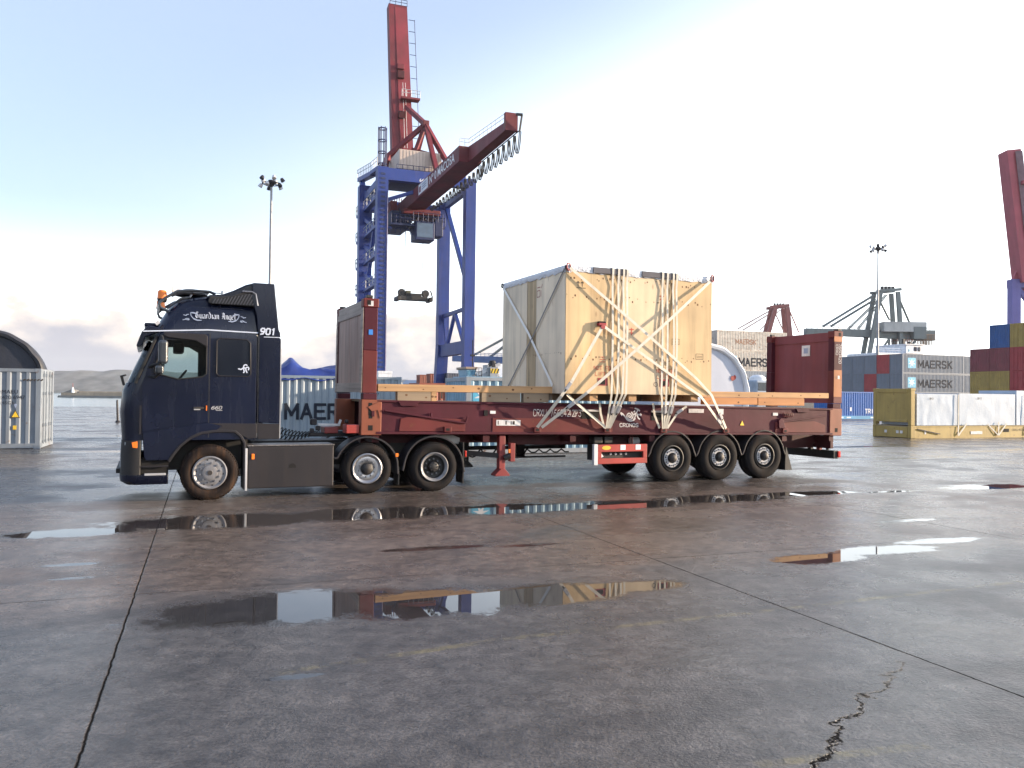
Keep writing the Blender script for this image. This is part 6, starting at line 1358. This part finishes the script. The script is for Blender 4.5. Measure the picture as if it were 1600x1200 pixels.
    m = MB(); m.box((UG0-0.06, 105.2, z0+0.5), (UG0-0.045, 106.0, z1-0.5)); K('nameplate_mark', m, paint('plate_mark', (0.20, 0.06, 0.08), rough=0.6)); m = MB()
    for z in (28.75, 29.05, 29.35): m.box((UG0-0.06, 102.3, z), (UG0-0.045, 104.6, z+0.14))
    K('nameplate_print', m, decal_grey)
    text_part('Nº 0 MACOSA', 1.45, (UG0-0.03, 100.9, z0+0.42), white, T, 'lettering', dx=(0, -1, 0), xs=1.22, bold=0.02)
    # girder trolley, machine platform and cabin under the girder
    for a, b, mt, nm in (((24.4, 114.2, 25.4), (27.0, 119.5, 27.9), kdark, 'cab_platform'), ((27.6, 112.6, 23.7), (30.4, 115.5, 26.4), kdark, 'operator_cabin'), ((30.45, 112.8, 24.4), (31.7, 115.0, 26.9), kdark, 'machinery'), ((24.6, 115.6, 27.4), (25.6, 119.2, 29.6), kred, 'trolley_end')): K(nm, MB().box(a, b), mt, bevel=0.12)
    K('cabin_window', MB().box((27.8, 112.55, 24.1), (30.1, 112.61, 26.1)), paint('cabin_glass', (0.06, 0.10, 0.17), rough=0.15))
    m = MB(); rails(m, (24.3, 114.0, 24.6), (27.2, 114.0, 24.6), 1.2, 0.05, 4); rails(m, (27.2, 112.4, 26.3), (31.5, 112.4, 26.3), 1.2, 0.05, 6)
    for x in (26.0, 27.2, 28.4, 29.6, 30.8): m.bar((x, 113.4, 26.2), (x-0.5, 114.0, 28.2), 0.10); m.bar((x-0.6, 113.4, 26.2), (x+0.3, 114.0, 28.2), 0.08)
    m.bar((24.9, 114, 27.3), (27.4, 113.2, 24.4), 0.12); K('trolley_frame', m, kdark)
    K('trolley_platform', MB().box((24.2, 113.0, 25.65), (32.0, 117.0, 25.95)), kdark); m = MB(); rails(m, (24.2, 113.0, 25.95), (27.5, 113.0, 25.95), 1.2, 0.06, 5); rails(m, (30.5, 113.0, 25.95), (32.0, 113.0, 25.95), 1.2, 0.06, 3)
    for k in range(9): m.bar((24.4+k*0.9, 114.5, 25.9), (25.2+k*0.75, 114.8, 28.1), 0.12); m.bar((25.6+k*0.8, 115.5, 25.9), (24.8+k*0.8, 115.2, 28.1), 0.10)
    K('trolley_frame', m, kdark); K('winch_drum', MB().cyl((24.8, 114.0, 26.6), (27.2, 114.0, 26.6), 0.6, n=14), kdark)
    K('landing', MB().box((UL+0.7, 113.8, 25.2), (24.5, 115.0, 25.5)), kblue)
    K('trolley_carriage', MB().box((25.9, 112.9, 27.35), (31.3, 118.0, 28.12)), kred, bevel=0.1)
    m = MB()
    for k in range(10): m.bar((25.4+k*0.34, 118.8, 28.0), (25.5+k*0.34, 118.4, 30.7), 0.10)
    K('hangers', m, kred)
    # machinery house
    K('machinery_house', MB().box((25.4, 113.8, 32.9), (31.6, 121, 36.6)), kbeige)
    K('house_platform', MB().box((24.8, 113.0, 32.5), (32.2, 121.6, 32.85)), kdark)
    m = MB(); rails(m, (24.9, 113.1, 32.9), (32.1, 113.1, 32.9), 1.3, 0.045, 9); K('handrail', m, kdark)
    m = MB()
    for k in range(13): m.box((25.5+k*0.47, 113.77, 33.0), (25.55+k*0.47, 113.80, 36.5))
    K('house_ribs', m, paint('crane_beige_dark', (0.34, 0.27, 0.23), rough=0.6))
    # A-frame
    A = Vector((30.0, 117.2, 41.7))
    for e, q in (((33.0, VN+1.5, 32.6), 0.62), ((28.4, 118.2, 36.8), 0.5), ((30.3, VN+1.2, 32.5), 0.6), ((29.3, 121.5, 36.2), 0.5)): K('a_frame_strut', MB().bar(A, e, q), kred)
    K('a_frame_strut', MB().bar(A, (28.9, 124.8, 46.6), 0.65), kred); K('a_frame_strut', MB().bar((27.7, 121.0, 40.4), (23.3, 121.5, 31.0), 0.6), kred); K('a_frame_strut', MB().bar(A, (25.4, 121.0, 37.6), 0.6), kred); K('a_frame_strut', MB().bar((25.4, 121.0, 37.6), (23.0, 116.5, 32.4), 0.7), kred)
    K('a_frame_tie', MB().bar((28.5, 119.0, 38.4), (32.4, VN+4, 36.0), 0.35), kred)
    K('apex_block', MB().box((29.5, 116.7, 41.2), (30.5, 117.7, 42.2)), kred, bevel=0.1)
    # raised boom
    b0, b1 = Vector((28.3, 124.6, 37.2)), Vector((28.3, 130.0, 64.4))
    K('boom', MB().bar(b0, b1, 3.35, 1.6, up=(0, 1, 0), w2=3.0, h2=1.5), kred)
    K('boom_web', MB().bar(b0+Vector((0.55, -0.85, 0.5)), b1+Vector((0.45, -0.80, -0.3)), 1.9, 0.12, up=(0, 1, 0)), paint('crane_red_pale', (0.18, 0.018, 0.028), rough=0.6, var=0.2, dirt=0.3, scale=0.3))
    K('boom_hinge', MB().box((26.4, 120.6, 36.4), (30.4, 124.0, 38.6)), kred, bevel=0.1)
    m = MB(); rails(m, b1+Vector((-1.3, -0.8, 0)), b1+Vector((1.5, -0.8, 0)), 1.0, 0.05, 3); K('handrail', m, kdark)
    off = Vector((1.75, -0.4, 0)); m = MB()
    d = b1-b0
    for k in range(12):
        p = b0+d*(0.10+0.075*k)+off; m.tube([p, p+Vector((1.05, 0, 0))], 0.05, 4)
    m.tube([b0+d*0.10+off+Vector((1.0, 0, 0)), b0+d*0.93+off+Vector((1.0, 0, 0))], 0.05, 4); K('boom_walk_rail', m, kdark)
    p = b0+d*0.40; K('boom_platform', MB().box(p+Vector((-0.2, -2.2, -0.2)), p+Vector((2.7, -0.9, 0.1))), kred); m = MB(); rails(m, p+Vector((-0.2, -2.2, 0.1)), p+Vector((2.7, -2.2, 0.1)), 1.1, 0.05, 4); K('handrail', m, silver)
    for f, s in ((0.30, 0.55), (0.55, 0.6), (0.60, 0.4)): p = b0+d*f; K('sheave_block', MB().box(p+Vector((-0.6, -1.5, -s)), p+Vector((0.5, -0.9, s))), trailred if f < 0.6 else kred, bevel=0.05)
    m = MB()
    for du in (0.2, 0.6): m.tube([b0+d*0.1+Vector((du, -1.2, 0)), b0+d*0.5+Vector((du, -1.4, 0))], 0.04, 4)
    K('hoist_rope', m, silver)
    K('electric_house', MB().box((21.5, VN-2.6, 2.3), (23.3, VN-1.2, 4.6)).box((21.45, VN-2.65, 4.61), (23.35, VN-1.15, 4.9)), white)
    # hoist ropes
    S = Pv(646, 462, 115.0)
    m = MB()
    for x in (S.x-1.3, S.x+1.3): m.tube([(x, 115, 25.4), (x, 115, S.z+0.6)], 0.035, 4)
    K('hoist_rope', m, trim)
    return S
S_ = main_crane()
def spreader(S):
    t = thingY('crane_spreader', 'dark container spreader hanging from ropes under the big crane', 'spreader', tuple(S))
    o = S; K = lambda n, m, mt, **k: m.build(n, mt, t, **k)
    K('main_beam', MB().box((o.x-2.0, o.y-0.5, o.z-0.75), (o.x+2.0, o.y+0.5, o.z-0.1)), hubdark, bevel=0.05)
    for s in (-1, 1):
        K('end_beam', MB().box((o.x+s*2.35-0.25, o.y-1.2, o.z-0.85), (o.x+s*2.35+0.25, o.y+1.2, o.z-0.25)), hubdark, bevel=0.05)
        K('guide_arm', MB().bar((o.x+s*2.5, o.y-1.2, o.z-0.3), (o.x+s*2.2, o.y-1.2, o.z+0.7), 0.16), hubdark)
        K('sheave_housing', MB().lathe([(0, 0.35), (0.5, 0.35), (0.55, 0.2), (0.55, -0.2), (0.5, -0.35), (0, -0.35)], 14, 'y', (o.x+s*1.75, o.y, o.z+0.35)), hubdark)
    K('head_block', MB().box((o.x-1.3, o.y-0.5, o.z-0.1), (o.x+1.1, o.y+0.5, o.z+0.28)), chassis, bevel=0.05)
    K('control_box', MB().box((o.x-1.2, o.y-0.6, o.z+0.28), (o.x-0.5, o.y+0.1, o.z+0.62)), paint('box_olive', (0.10, 0.10, 0.06), rough=0.6), bevel=0.03)
spreader(S_)

# ---------------------------------------------------------------- far cranes
kgrey = paint('crane_grey', (0.16, 0.18, 0.18), rough=0.6, var=0.12, dirt=0.3, scale=0.2)
kgreyl = paint('crane_house_pale', (0.42, 0.42, 0.41), rough=0.6, dirt=0.2, scale=0.2)
kfar = paint('crane_red_faded', (0.26, 0.075, 0.065), rough=0.6, var=0.12, dirt=0.3, scale=0.2)
kpurple = paint('crane_blue_faded', (0.14, 0.12, 0.34), rough=0.6, var=0.12, dirt=0.3, scale=0.2)
def far_crane(label, D, P, leg, boom, house=None, depth=9.0, th=1.0, hy=1.0):
    a0 = at(*P['apex'], D); t = thing('gantry_crane', label, 'crane', (a0.x, a0.y, 0), 0, None, off=(a0.x, a0.y, 0))
    Q = lambda p: at(p[0], p[1], D); Y = Vector((0, depth, 0))
    K = lambda n, m, mt: m.build(n, mt, t)
    for s in (0, 1):
        o = Y*s
        for nm in ('leg_front', 'leg_back'):
            if nm in P:
                a, b = Q(P[nm][0])+o, Q(P[nm][1])+o; b.z = max(b.z, 0) if 'cut' not in P else b.z
                bb = a+(b-a)*((a.z-0.3)/max(0.1, (a.z-b.z))); K('leg', MB().bar(a, bb, th*1.15, th), leg)
    tp = MB(); a, b = Q(P['top'][0]), Q(P['top'][1]); tp.bar(a, b, th, th*0.8); tp.bar(a+Y, b+Y, th, th*0.8); tp.bar((a+b)/2, (a+b)/2+Y, th*0.9); K('apex_beam', tp, leg)
    m = MB(); c = (a+b)/2
    for k in range(4): m.box(c+Vector((-2.2+k*1.1, 0, 0.3)), c+Vector((-1.6+k*1.1, 1, 1.2)))
    K('apex_sheaves', m, trim)
    if 'boom' in P:
        a, b = Q(P['boom'][0])+Y*0.5, Q(P['boom'][1])+Y*0.5
        K('boom_girder', MB().bar(a, b, 2.6, P.get('bh', 1.5), w2=2.6, h2=P.get('bh2', 2.6)), boom)
        m = MB(); rails(m, a+Vector((0, -1.2, 0.8)), b+Vector((0, -1.2, 1.0)), 1.1, 0.08, 24); K('handrail', m, boom)
    for s in P.get('stays', ()):
        K('stay', MB().tube([Q(s[0])+Y*0.4, Q(s[1])+Y*0.4], P.get('sr', 0.2), 5).tube([Q(s[0])+Y*0.6+Vector((0, 0, .3)), Q(s[1])+Y*0.6+Vector((0, 0, .3))], P.get('sr', 0.2), 5), leg)
    for s in P.get('braces', ()): K('brace', MB().bar(Q(s[0])+Y*s[2], Q(s[1])+Y*s[2], th*0.55), leg)
    if house:
        a, b = Q(house[0]), Q(house[1]); K('machinery_house', MB().box((a.x, a.y+hy, b.z), (b.x, a.y+depth-1, a.z)), kgreyl)
    return t, Q, Y
t, Q, Y = far_crane('grey gantry crane with lowered boom behind the grey container stack', 250, dict(apex=(1386, 455), leg_front=((1376, 456), (1358, 555)), leg_back=((1403, 456), (1409, 548)), top=((1370, 455), (1408, 452)), boom=((1262, 517), (1464, 524)), bh=1.8, bh2=3.0,
    stays=(((1372, 460), (1290, 510)), ((1373, 467), (1302, 510)), ((1376, 470), (1330, 514)), ((1390, 460), (1345, 514)), ((1378, 466), (1395, 500)), ((1406, 456), (1430, 512))), braces=(((1392, 528), (1376, 552), 0.2), ((1440, 520), (1424, 545), 0.2), ((1392, 528), (1393, 552), 0.3))), kgrey, kgrey, house=((1379, 503), (1445, 519)), depth=4.5, th=1.0, hy=-1.2)
def gp(n, m, mt): return m.build(n, mt, t)
a, b = Q((1425, 511)), Q((1444, 530)); gp('counterweight', MB().box((a.x, a.y-1.4, b.z), (b.x, a.y+3.2, a.z)), kgrey)
m = MB(); a, b = Q((1444, 522)), Q((1463, 539))
for k in range(5): rails(m, (a.x, a.y+2*k, b.z+k*0.02), (b.x, a.y+2*k, b.z+k*0.02), (a.z-b.z)*0.95, 0.10, 8)
gp('rear_walkways', m, paint('rail_rust', (0.30, 0.20, 0.13), rough=0.7))
m = MB(); a, b = Q((1405, 524)), Q((1436, 538))
for k in range(3): rails(m, (a.x, a.y+1+3*k, b.z), (b.x, a.y+1+3*k, b.z), 2.6, 0.09, 7)
gp('trolley_platform', m, kfar)
far_crane('faded red gantry crane with stays behind the pale container stack', 320, dict(apex=(1218, 478), leg_front=((1212, 480), (1201, 520)), leg_back=((1230, 480), (1234, 520)), top=((1204, 480), (1233, 477)), boom=((1120, 532), (1300, 536)), bh=2.0,
    stays=(((1208, 484), (1155, 514)), ((1209, 488), (1163, 516)), ((1222, 484), (1190, 516)), ((1212, 484), (1228, 518)), ((1234, 478), (1252, 520))), sr=0.15), kfar, kfar, depth=5, th=1.4)
far_crane('distant blue crane boom reaching out behind the big crane leg', 260, dict(apex=(806, 518), top=((800, 516), (822, 514)), leg_front=((812, 516), (802, 600)), leg_back=((822, 516), (828, 600)), boom=((706, 559.5), (860, 565)), bh=1.8, bh2=2.6, stays=(((806, 518), (737, 556)), ((806, 520), (737, 557)), ((808, 524), (763, 559)), ((809, 526), (766, 559))), sr=0.16), kgrey, paint('crane_boom_blue', (0.05, 0.10, 0.25), rough=0.6, dirt=0.2), depth=5, th=1.4)
def edge_crane():
    D = 170; a0 = at(1592, 500, D); t = thing('gantry_crane', 'faded red and blue crane with raised boom behind the tall mixed stack', 'crane', (a0.x, a0.y, 0), 0, None, off=(a0.x, a0.y, 0)); Q = lambda x, y, d=D: at(x, y, d)
    K = lambda n, m, mt: m.build(n, mt, t)
    pr = paint('crane_pink_red', (0.34, 0.060, 0.085), rough=0.6, var=0.12, dirt=0.25, scale=0.3)
    K('boom', MB().bar(Q(1599, 442), Q(1577, 237), 2.5, 3.6, up=(0, 1, 0), w2=2.9, h2=3.2), pr)
    K('boom_underside', MB().bar(Q(1606, 440)-Vector((0, 1.9, 0)), Q(1583, 240)-Vector((0, 1.9, 0)), 1.5, 0.1, up=(0, 1, 0)), paint('crane_underside', (0.16, 0.09, 0.11), rough=0.7))
    for y in (290, 340): p = Q(1586+(y-237)*0.13, y)-Vector((0, 2.2, 0)); K('boom_platform', MB().box(p+Vector((-0.9, -0.6, -0.3)), p+Vector((1.4, 0.6, 0.4))), pr)
    a, b = Q(1584.5, 440), Q(1584.5, 600); K('leg', MB().bar((a.x, a.y, 0.3), a, 1.8, 1.8), kpurple); K('leg', MB().bar((a.x+20, a.y+8, 0.3), (a.x+20, a.y+8, a.z), 1.8, 1.8), kpurple)
    K('portal_beam', MB().box((a.x-0.97, a.y-0.97, a.z-1.3), (a.x+21, a.y+0.97, a.z+0.4)), kpurple)
    K('bracing', MB().bar(Q(1588, 447), Q(1612, 480), 0.8), kpurple); K('a_frame_strut', MB().bar(Q(1583, 440), Q(1602, 400), 0.8), pr)
    K('girder', MB().box(Q(1594, 458)+Vector((0, 2, 0)), Q(1625, 446)+Vector((0, 4, 0))), pr)
    K('aerial', MB().tube([Q(1595, 245), Q(1601, 280)], 0.08, 4), pr)
edge_crane()

# ---------------------------------------------------------------- ship behind the stack, yard machines, pier, sheds
def ship():
    D = 190; p = at(1410, 560, D); t = thing('cargo_ship', 'white ship superstructure showing above the grey container stack', 'ship', (p.x, p.y, -2.4), YTH, None)
    MB().plate([(-60, 0.0), (40, 0.0), (44, 6.0), (-64, 6.0)], -2, 14).build('hull', paint('hull_dark', (0.05, 0.06, 0.08), rough=0.5), t)
    z = at(1410, 552, D).z+2.4; zt_ = at(1410, 538.5, D).z+2.4
    MB().box((-7, 0, 6), (8.5, 10, z)).build('deckhouse', white, t, bevel=0.05)
    b = MB().box((0.8, -0.3, z), (6.0, 9, zt_)).build('bridge', white, t, bevel=0.05)
    MB().box((3.2, -0.36, z+0.55), (4.0, -0.29, zt_-0.45)).box((4.35, -0.36, z+0.55), (5.1, -0.29, zt_-0.45)).build('window', darkglass, b)
    MB().box((0.4, -0.6, zt_), (6.3, 9.3, zt_+0.18)).build('bridge_roof', white, t)
    MB().plate([(1.5, z+0.4), (1.9, z+0.4), (1.8, z+1.0), (1.6, z+1.0)], -0.36, -0.29).build('funnel_mark', cstar, b)
    m = MB(); rails(m, (-6.8, 0, z), (0.6, 0, z), 1.0, 0.05, 8); rails(m, (6.2, 0, z), (8.4, 0, z), 1.0, 0.05, 3); m.build('handrail', white, t)
    MB().bar((3.4, 3, zt_+0.1), (3.4, 3, zt_+1.6), 0.5, 0.5).bar((5.0, 3, zt_+0.1), (5.4, 3, zt_+1.0), 1.0, 0.5).build('mast', trim, t)
ship()
def yard_machine():
    D = 34; p = at(772, 600, D); t = thing('straddle_pillar', 'grey equipment pillar with yellow hazard stripes behind the light blue container', 'machine', (p.x, p.y, 0), YTH)
    zt_ = at(772, 570, D).z
    MB().box((-0.19, 0, 0.0), (0.19, 0.8, zt_-0.1)).build('column', galv, t, bevel=0.02)
    MB().plate([(-0.5, 0), (-0.2, 0), (-0.2, zt_), (-0.26, zt_)], 0.1, 0.7).build('side_plate', galv, t)
    h = MB().box((-0.16, -0.01, zt_-0.35), (0.2, -0.002, zt_-0.16)).build('hazard_board', yellow_st, t)
    m = MB()
    for k in range(3): m.bar((-0.13+k*0.13, -0.013, zt_-0.34), (-0.06+k*0.13, -0.013, zt_-0.17), 0.004, 0.05)
    m.build('hazard_stripe', stencil_blk, h)
    MB().lathe([(0, 0.30), (0.12, 0.28), (0.2, 0.1), (0.22, 0)], 10, 'z', (0.02, 0.3, zt_-0.1)).build('pulley', black, t)
    MB().bar((0.2, 0.2, zt_-0.3), (0.62, 0.2, 1.6), 0.05).bar((0.62, 0.2, 1.6), (0.66, 0.2, 0.4), 0.12).build('arm', chassis, t)
yard_machine()
def reach_stacker():
    D = 33; p = at(736, 600, D); t = thing('reach_stacker', 'light blue machine cab with aerial beside the big crane leg', 'vehicle', (p.x, p.y, 0), YTH); z0 = at(736, 588, D).z; z1 = at(736, 577, D).z
    MB().box((-0.25, 0, 0.5), (1.6, 1.8, z0)).build('body', clblue, t, bevel=0.04)
    MB().plate([(-0.16, z0), (0.16, z0), (0.24, z1), (-0.2, z1)], 0.05, 1.2).build('cab', clblue, t, bevel=0.03)
    MB().box((-0.24, 0.0, z1), (0.28, 1.3, z1+0.1)).build('cab_roof', paint('cab_roof_tan', (0.30, 0.22, 0.17), rough=0.6), t, bevel=0.02)
    MB().box((-0.14, 0.035, z0+0.06), (0.18, 0.045, z1-0.05)).build('cab_window', paint('cab_glass_blue', (0.10, 0.22, 0.32), rough=0.1), t)
    m = MB(); rails(m, (0.2, 0, z0), (0.45, 0, z0), 0.35, 0.012, 2); m.build('handrail', chassis, t)
    MB().tube([(0.22, 0.5, z1), (0.22, 0.5, at(752, 530, D).z)], 0.025, 6).box((0.14, 0.42, at(752, 556, D).z), (0.30, 0.58, at(752, 553, D).z)).build('aerial', chassis, t)
    MB().bar((0.5, 0.8, z0+0.1), (1.5, 0.8, z0+0.55), 0.14).build('boom', silver, t)
    for x in (0.1, 1.3): MB().cyl((x, -0.05, 0.45), (x, 0.35, 0.45), 0.45, n=20).build('wheel', tyre_m, t, smooth=True)
reach_stacker()
def small_tractor():
    D = 70; p = at(1192, 620, D); t = thing('yard_tractor', 'small pale yard tractor cab beside the white wrapped drum', 'vehicle', (p.x, p.y, 0), YTH); z1 = at(1192, 585, D).z
    MB().box((-0.7, 0, 0.6), (1.6, 2.2, z1-0.5)).build('cab', paint('tractor_pale', (0.30, 0.36, 0.44), rough=0.5), t, bevel=0.15)
    MB().lathe([(0.0, 0.5), (0.4, 0.45), (0.68, 0.25), (0.72, 0.0)], 18, 'z', (0.2, 1.0, z1-0.5)).build('roof_dome', white, t, smooth=True)
    MB().box((-0.5, -0.02, z1-1.4), (0.6, -0.005, z1-0.7)).build('cab_window', darkglass, t)
    MB().box((-0.9, 0.1, 0.4), (4.0, 2.1, 0.7)).build('chassis', chassis, t)
    for x in (0.1, 3.2): MB().cyl((x, -0.05, 0.5), (x, 0.35, 0.5), 0.5, n=20).build('wheel', tyre_m, t, smooth=True)
small_tractor()
def pier():
    D = 480; a = at(96, 620.5, D); b = at(330, 622, D); L = (b-a).length; top = at(100, 611, D).z
    t = thing('breakwater', 'long low stone breakwater across the harbour water', 'breakwater', (a.x, a.y, -2.6), math.atan2(b.y-a.y, b.x-a.x))
    st = paint('pier_stone', (0.30, 0.235, 0.165), rough=0.9, var=0.2, dirt=0.4, scale=0.15); dk = paint('pier_base', (0.13, 0.13, 0.13), rough=0.9, scale=0.2)
    H = top+2.6
    MB().plate([(-1.5, 0), (L, 0), (L, H*0.35), (-0.8, H*0.35)], -2, 12).build('base', dk, t); MB().box((0, -0.5, H*0.35), (L, 10, H*0.78)).build('wall', st, t); MB().box((8, 4, H*0.78), (L, 9, H)).build('parapet', paint('pier_pale', (0.36, 0.28, 0.20), rough=0.9, scale=0.2), t)
    MB().plate([(0.3, H*0.78), (7, H*0.78), (7, H*1.15), (5.5, H*1.3)], 1, 6).build('ramp', dk, t)
    t2 = thing('harbour_beacon', 'small pale harbour beacon on the end of the breakwater', 'beacon', (t.location.x+7.0*math.cos(t.rotation_euler[2]), t.location.y+7.0*math.sin(t.rotation_euler[2])-0.8, -2.6+H*0.78), 0)
    MB().lathe([(0.9, 0), (0.6, 2.0), (0.7, 2.05), (0.7, 2.2), (0.35, 2.25), (0.3, 3.0), (0.0, 3.4)], 14, 'z').build('tower', white, t2, smooth=False); MB().cyl((0, 0, 3.3), (0, 0, 5.6), 0.12, n=6).build('aerial', brightred, t2)
    t3 = thing('harbour_hut', 'small white hut on the middle of the breakwater', 'hut', (t.location.x+46*math.cos(t.rotation_euler[2]), t.location.y+46*math.sin(t.rotation_euler[2])-0.3, -2.6+H*0.78), t.rotation_euler[2])
    MB().box((0, 0, 0), (3, 3, 2.6)).build('wall', white, t3); MB().box((-0.2, -0.2, 2.6), (3.2, 3.2, 2.9)).build('roof', paint('roof_tile', (0.35, 0.16, 0.1), rough=0.8), t3)
pier()
def bollard_post():
    p = gnd(184, 660); t = thing('marker_post', 'thin dark leaning post on the quay in front of the truck', 'post', p, 0)
    z = CAMH+ (at(182.5, 626, p.y).z-CAMH); MB().tube([(0, 0, 0), (-0.06, 0, z)], [0.07, 0.055], 8).build('post', trim, t, smooth=True); MB().cyl((0, 0, 0), (0, 0, 0.12), 0.16, 0.10, 10).build('foot', trim, t)
    MB().cyl((-0.06, 0, z), (-0.062, 0, z+0.05), 0.06, 0.03, 8).build('cap', trim, t)
bollard_post()
def shed(label, px0, px1, py, D, mat, roofm):
    a, b = at(px0, py, D), at(px1, py, D); Lx = b.x-a.x; H = a.z
    t = thing('harbour_shed', label, 'shed', (a.x, a.y, 0), 0, 'low harbour sheds beyond the front timber')
    MB().box((0, 0, 0), (Lx, 14, H*0.8)).build('wall', mat, t); MB().add([(-0.3, -0.4, H*0.8), (Lx+0.3, -0.4, H*0.8), (Lx+0.3, 14.4, H*0.8), (-0.3, 14.4, H*0.8), (-0.3, 7, H), (Lx+0.3, 7, H)], [[0, 1, 5, 4], [2, 3, 4, 5], [0, 4, 3], [1, 2, 5]]).build('roof', roofm, t)
    MB().box((Lx*0.3, -0.08, 0), (Lx*0.6, 0.01, H*0.6)).build('door', trim, t)
bl = paint('shed_blue', (0.06, 0.11, 0.22), rough=0.6); gr = paint('shed_grey', (0.28, 0.28, 0.27), rough=0.7); tn = paint('shed_tan', (0.34, 0.29, 0.22), rough=0.8)
shed('grey low shed by the crane leg beyond the front timber', 600, 618, 594, 210, gr, gr); shed('tan low shed between the grey and the blue sheds', 612, 632, 592, 230, tn, gr); shed('blue low shed beside the brown containers', 630, 656, 593, 200, bl, paint('shed_roof_blue', (0.09, 0.14, 0.24), rough=0.5))

# HAZE
def haze():
    m = bpy.data.materials.new('haze_air'); m.use_nodes = True; nt = m.node_tree; nt.nodes.remove(nt.nodes['Principled BSDF'])
    v = nt.nodes.new('ShaderNodeVolumePrincipled'); v.inputs['Density'].default_value = 0.00012; v.inputs['Color'].default_value = (0.80, 0.86, 0.95, 1); nt.links.new(v.outputs[0], nt.nodes['Material Output'].inputs['Volume'])
    o = MB().box((-2200, -260, -7.5), (2200, 1900, 75)).build('haze', m); o['kind'] = 'stuff'
haze()
